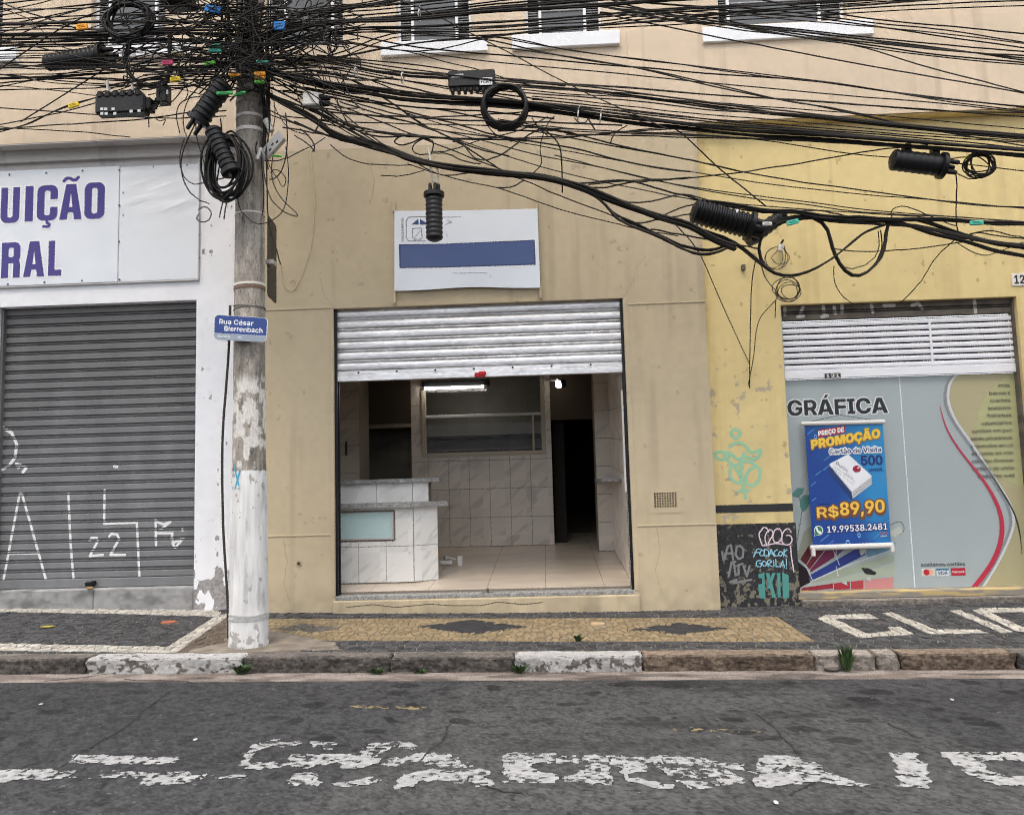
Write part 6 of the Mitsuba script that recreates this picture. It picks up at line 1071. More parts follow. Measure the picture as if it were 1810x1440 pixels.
cables('overhead_cable', 'black cable above the main bundle at the right', 'cables above the main right bundle', .0058, [[(-0.334,-1.56,4.978),(0.261,-1.56,4.896),(0.852,-1.56,4.835),(1.58,-1.56,4.716),(2.206,-1.56,4.634),(3.279,-1.56,4.486),(4.139,-1.56,4.359)], [(-0.334,-1.581,4.915),(0.259,-1.581,4.833),(0.944,-1.581,4.748),(1.572,-1.581,4.635),(2.196,-1.581,4.579),(3.16,-1.581,4.421),(4.12,-1.581,4.285)], [(-0.039,-1.375,4.95),(0.568,-1.375,4.856),(1.269,-1.375,4.737),(2.258,-1.375,4.6),(3.358,-1.375,4.443),(4.241,-1.375,4.329)], [(-0.04,-1.407,4.903),(0.565,-1.407,4.809),(1.261,-1.407,4.686),(2.245,-1.407,4.529),(3.234,-1.407,4.399),(4.216,-1.407,4.25)], [(-0.941,-1.535,4.874),(-0.24,-1.535,4.798),(0.553,-1.535,4.727),(1.238,-1.535,4.622),(2.205,-1.535,4.493),(3.157,-1.535,4.366),(4.143,-1.535,4.249)], [(-0.536,-1.569,4.848),(0.059,-1.569,4.787),(0.843,-1.569,4.656),(1.424,-1.569,4.556),(2.192,-1.569,4.448),(3.139,-1.569,4.312),(4.117,-1.569,4.166)], [(-0.447,-1.354,5.078),(0.268,-1.354,4.967),(0.876,-1.354,4.905),(1.677,-1.354,4.791),(2.367,-1.354,4.652),(3.264,-1.354,4.504),(4.256,-1.354,4.364)]], n=1, order='right')
cables('thick_cable', 'thick black cable of the main bundle running right under the coil', 'main right bundle', .0115, [[(-2.405,-1.569,5.21),(-1.945,-1.569,5.07),(-1.524,-1.569,4.981),(-1.102,-1.569,4.892),(-0.502,-1.569,4.825),(-0.041,-1.569,4.761),(0.45,-1.569,4.66),(0.938,-1.569,4.574),(1.243,-1.569,4.524),(1.647,-1.569,4.454),(2.188,-1.569,4.387),(3.155,-1.569,4.271),(4.115,-1.569,4.146)]], n=6, spread=.027, sides=8)
cables('thick_cable', 'thick black cable of the run towards the lettered terminal box', 'run to the lettered terminal box', .0085, [[(-2.412,-1.549,5.354),(-1.95,-1.549,5.303),(-1.608,-1.549,5.222),(-1.187,-1.549,5.131),(-0.769,-1.549,5.078),(-0.354,-1.549,5.005),(0.064,-1.549,4.953),(0.559,-1.549,4.886),(0.95,-1.549,4.815),(1.581,-1.549,4.691),(2.302,-1.549,4.574),(3.175,-1.549,4.43),(4.139,-1.549,4.293)]], n=3, spread=.018)
cables('overhead_cable', 'thin black cable of the fan between terminal box and hanging closure', 'fan right of the pole', .0065, [[(-2.282,-1.475,5.323),(-1.971,-1.475,5.28),(-1.544,-1.475,5.173),(-1.201,-1.475,5.107),(-0.441,-1.475,4.958),(0.061,-1.475,4.864)], [(-2.248,-1.58,5.117),(-1.942,-1.58,5.059),(-1.437,-1.58,4.934),(-0.85,-1.58,4.822),(-0.497,-1.58,4.778),(-0.041,-1.58,4.725)], [(-2.273,-1.504,5.104),(-1.836,-1.504,5.013),(-1.367,-1.504,4.89),(-0.947,-1.504,4.816),(-0.493,-1.504,4.768),(0.155,-1.504,4.669)], [(-2.265,-1.527,5.039),(-1.789,-1.527,4.946),(-1.282,-1.527,4.78),(-0.945,-1.527,4.727),(-0.492,-1.527,4.725),(0.057,-1.527,4.735)], [(-2.404,-1.422,5.369),(-1.727,-1.422,5.183),(-1.469,-1.422,5.052),(-1.214,-1.422,4.853),(-1.002,-1.422,4.694),(-0.82,-1.422,4.596),(-0.365,-1.422,4.281)], [(-2.287,-1.461,5.234),(-1.846,-1.461,5.211),(-1.395,-1.461,4.975),(-1.197,-1.461,4.828),(-0.996,-1.461,4.676)], [(-2.343,-1.448,5.083),(-1.98,-1.448,4.984),(-1.554,-1.448,4.814),(-1.213,-1.448,4.655),(-0.809,-1.448,4.468),(-0.26,-1.448,4.214)], [(-1.992,-1.403,5.314),(-1.643,-1.403,5.259),(-1.126,-1.403,5.125),(-0.788,-1.403,5.043),(-0.446,-1.403,4.973),(0.161,-1.403,4.821)], [(-1.944,-1.572,5.169),(-1.437,-1.572,5.069),(-1.02,-1.572,4.954),(-0.601,-1.572,4.855),(0.059,-1.572,4.765)], [(-1.982,-1.439,5.23),(-1.552,-1.439,5.165),(-1.209,-1.439,5.014),(-0.867,-1.439,4.949),(-0.511,-1.439,4.889)], [(-2.377,-1.502,5.593),(-1.834,-1.502,5.36),(-1.68,-1.502,5.272),(-1.588,-1.502,5.23),(-1.246,-1.502,5.17),(-0.436,-1.502,5.065),(0.265,-1.502,4.966)], [(-2.268,-1.519,5.096),(-1.832,-1.519,4.989),(-1.298,-1.519,4.837),(-0.746,-1.519,4.663),(-0.249,-1.519,4.505),(0.304,-1.519,4.386),(0.762,-1.519,4.241),(1.315,-1.519,4.124)], [(-2.174,-1.49,5.053),(-1.661,-1.49,4.932),(-0.949,-1.49,4.823),(-0.446,-1.49,4.704),(0.003,-1.49,4.599),(0.448,-1.49,4.49),(0.771,-1.49,4.387),(1.326,-1.49,4.243)], [(-1.732,-1.612,4.865),(-1.332,-1.612,4.721),(-0.994,-1.612,4.602),(-0.719,-1.612,4.471),(-0.533,-1.612,4.385),(-0.25,-1.612,4.301)], [(-1.963,-1.51,4.874),(-1.555,-1.51,4.791),(-1.145,-1.51,4.702),(-0.914,-1.51,4.623),(-0.498,-1.51,4.541),(-0.1,-1.51,4.471)], [(-2.268,-1.518,4.806),(-1.798,-1.518,4.736),(-1.104,-1.518,4.676),(-0.536,-1.518,4.633),(0.003,-1.518,4.586),(0.68,-1.518,4.523),(1.331,-1.518,4.461),(2.202,-1.518,4.359)], [(-2.225,-1.648,4.872),(-1.724,-1.648,4.744),(-1.225,-1.648,4.689),(-0.731,-1.648,4.634),(0.053,-1.648,4.575),(0.732,-1.648,4.512)]], order='right')
cables('overhead_cable', 'black cable along the lower edge of the peach wall to the right', 'cables along the beige shop top', .006, [[(-1.994,-1.403,4.809),(-1.828,-1.403,4.774),(-1.56,-1.403,4.703),(-1.124,-1.403,4.624),(-0.741,-1.403,4.579),(-0.253,-1.403,4.551),(-0.07,-1.403,4.552),(0.313,-1.403,4.545),(0.595,-1.403,4.558),(0.787,-1.403,4.569),(1.162,-1.403,4.583),(1.456,-1.403,4.569)], [(-1.99,-1.417,4.781),(-1.557,-1.417,4.675),(-1.122,-1.417,4.602),(-0.739,-1.417,4.562),(-0.253,-1.417,4.534),(0.312,-1.417,4.533),(0.755,-1.417,4.554),(1.254,-1.417,4.562)], [(-0.347,-1.445,4.72),(-0.081,-1.445,4.66),(0.314,-1.445,4.594),(0.687,-1.445,4.555),(1.345,-1.445,4.493),(1.884,-1.445,4.426),(2.223,-1.445,4.358),(2.766,-1.445,4.246),(3.092,-1.445,4.2),(3.658,-1.445,4.118),(4.176,-1.445,4.034)], [(-0.096,-1.505,4.618),(0.122,-1.505,4.576),(0.447,-1.505,4.483),(0.769,-1.505,4.38),(1.323,-1.505,4.237),(1.745,-1.505,4.116)], [(-0.345,-1.557,4.565),(0.249,-1.557,4.526),(0.837,-1.557,4.477),(1.323,-1.557,4.434),(2.19,-1.557,4.347),(3.261,-1.557,4.231),(4.12,-1.557,4.121)], [(0.253,-1.414,4.559),(0.903,-1.414,4.517),(1.35,-1.414,4.48),(2.236,-1.414,4.417),(3.012,-1.414,4.324),(4.206,-1.414,4.182)], [(0.436,-1.424,4.088),(0.885,-1.424,4.109),(1.231,-1.424,4.104),(1.825,-1.424,4.144),(2.219,-1.424,4.188),(2.721,-1.424,4.257),(3.044,-1.424,4.293),(3.394,-1.424,4.312)]], n=1, order='right')
cables('overhead_cable', 'thin dark cable drooping across the beige wall to the right', 'thin cables over the beige wall', .0055, [[(-1.171,-1.375,4.847),(-0.762,-1.375,4.693),(-0.28,-1.375,4.554),(0.214,-1.375,4.436),(0.778,-1.375,4.3),(1.342,-1.375,4.181),(1.598,-1.375,4.128),(2.125,-1.375,4.021),(2.756,-1.375,3.922),(3.314,-1.375,3.846),(4.189,-1.375,3.727)], [(-0.869,-1.343,4.686),(-0.359,-1.343,4.524),(0.116,-1.343,4.38),(0.588,-1.343,4.259),(1.055,-1.343,4.123),(1.342,-1.343,4.058),(1.864,-1.343,3.957),(2.352,-1.343,3.874),(2.759,-1.343,3.8),(3.386,-1.343,3.712),(4.198,-1.343,3.616)], [(-0.77,-1.322,4.616),(-0.362,-1.322,4.453),(0.017,-1.322,4.314),(0.49,-1.322,4.166),(1.147,-1.322,3.996),(1.34,-1.322,3.951),(1.864,-1.322,3.877),(2.765,-1.322,3.766),(3.683,-1.322,3.665)], [(-0.348,-1.488,4.585),(-0.048,-1.488,4.571),(0.447,-1.488,4.454),(1.229,-1.488,4.269),(1.75,-1.488,4.122),(2.186,-1.488,4.021),(2.714,-1.488,3.917),(3.261,-1.488,3.817),(3.771,-1.488,3.73),(4.123,-1.488,3.7)], [(-1.159,-1.492,4.32),(-0.66,-1.492,4.142),(-0.362,-1.492,4.067),(0.1,-1.492,3.878),(0.558,-1.492,3.732),(0.785,-1.492,3.661),(1.195,-1.492,3.564)], [(-0.615,-1.408,4.246),(-0.262,-1.408,4.198),(-0.127,-1.408,4.156),(0.199,-1.408,3.991),(0.567,-1.408,3.836),(0.752,-1.408,3.741),(1.111,-1.408,3.583)], [(0.147,-1.376,4.386),(0.744,-1.376,4.202),(1.237,-1.376,4.061),(1.854,-1.376,3.92),(2.34,-1.376,3.837),(2.889,-1.376,3.742),(3.657,-1.376,3.669),(4.177,-1.376,3.586)], [(0.929,-1.259,4.718),(1.257,-1.259,4.623),(1.359,-1.259,4.538),(1.604,-1.259,4.267),(1.748,-1.259,4.129),(2.025,-1.259,3.872)]], order='right')
cables('thick_cable', 'thick black cable of the lower bundle sagging to the finned closure', 'lower sagging bundle', .0105, [[(-2.524,-1.524,5.107),(-2.266,-1.524,4.924),(-1.96,-1.524,4.735),(-1.767,-1.524,4.58),(-1.484,-1.524,4.509),(-1.203,-1.524,4.387),(-1.013,-1.524,4.311),(-0.734,-1.524,4.247),(-0.257,-1.524,4.174),(0.141,-1.524,4.104),(0.379,-1.524,4.007),(0.563,-1.524,3.923),(0.832,-1.524,3.815),(1.104,-1.524,3.698),(1.29,-1.524,3.63),(1.487,-1.524,3.512),(1.665,-1.524,3.425)]], n=7, spread=.026, sides=8)
cables('overhead_cable', 'black cable of the fan that gathers into the sagging bundle right of the pole', 'fan gathering into the sagging bundle', .0066, [[(-2.525,-1.521,5.268),(-2.164,-1.521,5.048),(-1.858,-1.521,4.832),(-1.554,-1.521,4.607),(-1.253,-1.521,4.416),(-0.854,-1.521,4.274),(-0.456,-1.521,4.199)], [(-2.389,-1.613,5.054),(-2.035,-1.613,4.838),(-1.733,-1.613,4.627),(-1.435,-1.613,4.458),(-1.089,-1.613,4.304),(-0.646,-1.613,4.197)], [(-2.34,-1.607,4.924),(-2.037,-1.607,4.753),(-1.735,-1.607,4.578),(-1.386,-1.607,4.427),(-1.04,-1.607,4.288),(-0.646,-1.607,4.194)], [(-2.438,-1.474,4.861),(-2.128,-1.474,4.73),(-1.821,-1.474,4.604),(-1.515,-1.474,4.522),(-1.161,-1.474,4.385),(-0.759,-1.474,4.268)], [(-2.262,-1.538,4.691),(-1.956,-1.538,4.619),(-1.652,-1.538,4.542),(-1.3,-1.538,4.422),(-0.901,-1.538,4.285)], [(-2.591,-1.483,5.185),(-2.177,-1.483,4.972),(-1.818,-1.483,4.753),(-1.513,-1.483,4.57),(-1.16,-1.483,4.397),(-0.758,-1.483,4.269)], [(-2.416,-1.537,5.015),(-1.956,-1.537,4.808),(-1.652,-1.537,4.626),(-1.25,-1.537,4.41),(-0.852,-1.537,4.273)], [(-2.177,-1.482,4.765),(-1.87,-1.482,4.619),(-1.564,-1.482,4.51),(-1.21,-1.482,4.394),(-0.808,-1.482,4.282)], [(-2.469,-1.604,5.179),(-2.037,-1.604,4.989),(-1.735,-1.604,4.786),(-1.486,-1.604,4.567),(-1.139,-1.604,4.34),(-0.745,-1.604,4.225)], [(-2.47,-1.53,4.91),(-2.06,-1.53,4.68),(-1.755,-1.53,4.561),(-1.453,-1.53,4.463),(-1.052,-1.53,4.331)], [(-2.386,-1.476,5.178),(-2.075,-1.476,4.97),(-1.768,-1.476,4.754),(-1.463,-1.476,4.602),(-1.107,-1.476,4.585),(-0.754,-1.476,4.532)], [(-2.236,-1.616,4.967),(-1.832,-1.616,4.733),(-1.532,-1.616,4.615),(-1.234,-1.616,4.545),(-0.936,-1.616,4.5)]])
cables('overhead_cable', 'black cable crossing steeply down through the fan right of the pole', 'steep cables right of the pole', .0056, [[(-1.934,-1.603,5.299),(-1.834,-1.603,5.031),(-1.735,-1.603,4.818),(-1.661,-1.603,4.648)], [(-1.872,-1.61,5.229),(-1.782,-1.61,4.973),(-1.708,-1.61,4.761),(-1.624,-1.61,4.612)], [(-2.025,-1.642,5.178),(-1.925,-1.642,4.964),(-1.875,-1.642,4.754),(-1.946,-1.642,4.583)], [(-1.721,-1.683,5.15),(-1.653,-1.683,4.95),(-1.589,-1.683,4.823),(-1.496,-1.683,4.737)], [(-2.116,-1.673,5.218),(-2.036,-1.673,5.006),(-1.916,-1.673,4.824),(-1.767,-1.673,4.704)], [(-1.973,-1.607,5.51),(-1.954,-1.607,5.298),(-1.873,-1.607,5.084),(-1.895,-1.607,4.876)], [(-2.234,-1.622,5.516),(-2.132,-1.622,5.247),(-2.112,-1.622,4.984),(-2.032,-1.622,4.772)], [(-1.775,-1.626,5.489),(-1.806,-1.626,5.28),(-1.747,-1.626,5.068),(-1.668,-1.626,4.907)], [(-2.365,-1.684,5.592),(-2.213,-1.684,5.322),(-2.012,-1.684,5.103),(-1.713,-1.684,4.984)], [(-1.625,-1.625,5.166),(-1.727,-1.625,5.015),(-1.93,-1.625,4.921),(-2.132,-1.625,4.899)]])
cables('overhead_cable', 'black cable splitting low from the sagging bundle', 'strands below the sagging bundle', .0085, [[(0.141,-1.506,4.101),(0.472,-1.506,3.959),(0.632,-1.506,3.79),(0.785,-1.506,3.692),(0.966,-1.506,3.599),(1.141,-1.506,3.496),(1.284,-1.506,3.441),(1.447,-1.506,3.419),(1.564,-1.506,3.444),(1.658,-1.506,3.48)], [(0.234,-1.521,4.061),(0.524,-1.521,3.916),(0.664,-1.521,3.748),(0.854,-1.521,3.639),(1.045,-1.521,3.551),(1.233,-1.521,3.443),(1.424,-1.521,3.396),(1.619,-1.521,3.447)]], n=2, spread=.014)
cables('overhead_cable', 'black cable arching over the sagging bundle towards the closures', 'strands above the sagging bundle', .007, [[(0.039,-1.495,4.151),(0.339,-1.495,4.076),(0.571,-1.495,4.086),(0.846,-1.495,4.063),(1.121,-1.495,3.965),(1.309,-1.495,3.911),(1.409,-1.495,3.871),(1.731,-1.495,3.811),(1.989,-1.495,3.755),(2.21,-1.495,3.74)], [(0.137,-1.472,4.115),(0.383,-1.472,4.052),(0.571,-1.472,4.034),(0.76,-1.472,4.066),(1.036,-1.472,4.079),(1.321,-1.472,4.092)], [(0.233,-1.533,4.056),(0.564,-1.533,3.965),(0.746,-1.533,3.881),(0.926,-1.533,3.868),(1.157,-1.533,3.914),(1.302,-1.533,3.912),(1.492,-1.533,3.839)], [(0.832,-1.482,3.703),(0.974,-1.482,3.717),(1.159,-1.482,3.8),(1.381,-1.482,3.851)], [(0.856,-1.523,3.684),(1.101,-1.523,3.724),(1.306,-1.523,3.75)], [(0.955,-1.492,3.639),(1.292,-1.492,3.56),(1.628,-1.492,3.486),(1.885,-1.492,3.425)], [(1.312,-1.474,3.898),(1.649,-1.474,3.812),(1.985,-1.474,3.747),(2.371,-1.474,3.751),(2.655,-1.474,3.678)]], order='right')
cables('thick_cable', 'long black cable dipping lowest below the finned closure and on to the right edge', 'lowest loop', .010, [[(1.395,-1.478,3.625),(1.665,-1.478,3.498),(1.881,-1.478,3.31),(2.006,-1.478,3.215),(2.139,-1.478,3.19),(2.314,-1.478,3.233),(2.491,-1.478,3.325),(2.582,-1.478,3.391),(2.688,-1.478,3.476),(2.773,-1.478,3.537),(2.906,-1.478,3.591),(3.079,-1.478,3.614),(3.287,-1.478,3.53),(3.583,-1.478,3.439),(3.83,-1.478,3.35),(4.092,-1.478,3.28)]], n=3, spread=.014)
cables('thick_cable', 'black cable making the round loop beside the wall insulator', 'round loop', .010, [[(1.911,-1.471,3.281),(1.879,-1.471,3.412),(1.894,-1.471,3.506),(1.952,-1.471,3.589),(2.077,-1.471,3.659),(2.213,-1.471,3.678),(2.344,-1.471,3.693),(2.459,-1.471,3.608),(2.493,-1.471,3.456),(2.528,-1.471,3.34),(2.588,-1.471,3.229),(2.67,-1.471,3.171),(2.766,-1.471,3.187),(2.878,-1.471,3.282),(2.939,-1.471,3.408),(2.961,-1.471,3.527),(2.996,-1.471,3.605),(3.132,-1.471,3.649),(3.32,-1.471,3.611),(3.55,-1.471,3.512),(3.78,-1.471,3.433),(4.103,-1.471,3.36)]], n=3, spread=.014)
cables('thick_cable', 'black cable running straight above the two loops at the right', 'straight strands', .010, [[(1.679,-1.511,3.628),(1.872,-1.511,3.63),(2.067,-1.511,3.671),(2.26,-1.511,3.693),(2.416,-1.511,3.666),(2.686,-1.511,3.625),(2.979,-1.511,3.603),(3.297,-1.511,3.549),(3.574,-1.511,3.469),(3.85,-1.511,3.398),(4.081,-1.511,3.359)]], n=3, spread=.014)
cables('thick_cable', 'black cable of the lower bundle leaving at the right edge', 'lower bundle at the right edge', .0095, [[(1.401,-1.536,3.857),(1.721,-1.536,3.798),(1.977,-1.536,3.741),(2.197,-1.536,3.727),(2.408,-1.536,3.673),(2.678,-1.536,3.652),(2.97,-1.536,3.624),(3.394,-1.536,3.611),(3.733,-1.536,3.567),(4.082,-1.536,3.542)]], n=4, spread=.018)
cables('overhead_cable', 'thin black wire looping round the loops before the yellow wall', 'thin loops before the yellow wall', .005, [[(3.045,-1.431,3.656),(3.04,-1.431,3.727),(3.11,-1.431,3.769),(3.238,-1.431,3.738),(3.404,-1.431,3.651),(3.574,-1.431,3.574)], [(2.945,-1.355,3.584),(2.926,-1.355,3.393),(2.802,-1.355,3.282),(2.67,-1.355,3.262),(2.577,-1.355,3.326),(2.536,-1.355,3.439)], [(2.952,-1.385,3.585),(2.95,-1.385,3.413),(2.852,-1.385,3.247),(2.741,-1.385,3.181),(2.657,-1.385,3.214)], [(3.642,-1.315,4.151),(3.669,-1.315,4.057),(3.647,-1.315,3.781),(3.649,-1.315,3.552),(3.674,-1.315,3.505)], [(3.56,-1.438,3.432),(3.722,-1.438,3.326),(3.849,-1.438,3.316),(4.039,-1.438,3.383),(4.126,-1.438,3.409)], [(2.514,-1.416,3.422),(2.658,-1.416,3.401),(2.959,-1.416,3.384),(3.522,-1.416,3.425),(3.811,-1.416,3.458)], [(3.525,-1.406,4.14),(3.625,-1.406,4.059),(3.74,-1.406,3.998),(3.886,-1.406,4.022)], [(3.524,-1.373,4.179),(3.701,-1.373,4.207),(3.894,-1.373,4.208)], [(3.586,-1.392,3.485),(3.78,-1.392,3.517),(3.921,-1.392,3.491),(4.156,-1.392,3.452)], [(3.615,-1.425,3.454),(3.811,-1.425,3.525),(3.998,-1.425,3.488),(4.229,-1.425,3.428)]])
cables('drop_wire', 'thin wire dropping down the yellow pier to a point', 'wires dropping down the yellow pier', .0045, [[(1.208,-1.3,3.726),(1.407,-1.1,3.577),(1.654,-0.6,3.361),(1.963,-0.1,2.943),(2.134,0.08,2.653)], [(1.93,-1.2,3.432),(2.002,-0.7,3.322),(2.108,-0.1,2.879),(2.127,0.06,2.609),(2.122,0.09,2.4)], [(1.962,-1.2,3.379),(2.19,-0.6,3.34),(2.389,-0.1,3.281),(2.257,0,3.13),(2.178,0.04,2.783),(2.104,0.08,2.423)], [(2.389,-0.1,3.281),(2.415,0.05,3.122)]])
cables('drop_wire', 'thin wire falling from the lower bundle to the shutter top', 'wires to the yellow shop shutter', .0045, [[(3.622,-1.3,3.492),(3.634,-0.9,3.438),(3.757,-0.3,3.355),(3.719,0.1,3.24)], [(2.566,-1.3,3.301),(2.746,-0.8,3.268),(3.086,-0.2,3.22),(3.423,0.1,3.155)]])
cables('overhead_cable', 'thin wire making a loose loop above the hanging closure', 'loose loops above the hanging closure', .006, [[(-0.96,-1.447,4.539),(-1.04,-1.447,4.59),(-1.147,-1.447,4.611),(-1.265,-1.447,4.574),(-1.276,-1.447,4.543),(-1.235,-1.447,4.52),(-1.138,-1.447,4.531),(-1.036,-1.447,4.569),(-0.959,-1.447,4.575)], [(-0.966,-1.421,4.435),(-1.042,-1.421,4.428),(-1.103,-1.421,4.452),(-1.123,-1.421,4.495),(-1.081,-1.421,4.55),(-0.999,-1.421,4.578),(-0.938,-1.421,4.544),(-0.945,-1.421,4.465),(-0.982,-1.421,4.372)], [(-0.94,-1.455,4.44),(-0.783,-1.455,4.443),(-0.564,-1.455,4.511),(-0.26,-1.455,4.575),(-0.047,-1.455,4.638),(0.097,-1.455,4.715)], [(-0.945,-1.423,4.438),(-0.788,-1.423,4.42),(-0.692,-1.423,4.364),(-0.511,-1.423,4.319)], [(-0.754,-1.478,4.516),(-0.659,-1.478,4.48),(-0.546,-1.478,4.345),(-0.36,-1.478,4.357),(-0.253,-1.478,4.419),(-0.084,-1.478,4.536),(0.053,-1.478,4.613)], [(-1.067,-1.435,4.339),(-0.931,-1.435,4.255),(-0.79,-1.435,4.222),(-0.603,-1.435,4.24),(-0.36,-1.435,4.255)], [(0.161,-1.273,4.797),(0.097,-1.273,4.73),(0.022,-1.273,4.483),(0.029,-1.273,4.365),(-0.051,-1.273,4.268)], [(0.003,-1.271,4.699),(0.079,-1.271,4.663),(0.179,-1.271,4.556),(0.21,-1.271,4.427),(0.209,-1.271,4.078)], [(0.818,-1.278,4.678),(0.703,-1.278,4.609),(0.659,-1.278,4.52)], [(0.34,-1.283,4.773),(0.385,-1.283,4.723),(0.441,-1.283,4.726),(0.468,-1.283,4.767)], [(0.465,-1.323,4.738),(0.503,-1.323,4.662),(0.522,-1.323,4.629)], [(-0.5,-1.413,4.817),(-0.442,-1.413,4.676),(-0.353,-1.413,4.577),(-0.228,-1.413,4.519)], [(-0.045,-1.377,4.748),(0.013,-1.377,4.65),(0.092,-1.377,4.572)], [(-1.971,-1.029,4.735),(-1.744,-1.029,4.569),(-1.189,-1.029,4.499)], [(-1.492,-1.027,4.414),(-1.293,-1.027,4.399),(-1.066,-1.027,4.45)], [(-0.366,-1.412,4.098),(-0.24,-1.412,4.103),(-0.127,-1.412,4.16)]], 'cable_black')
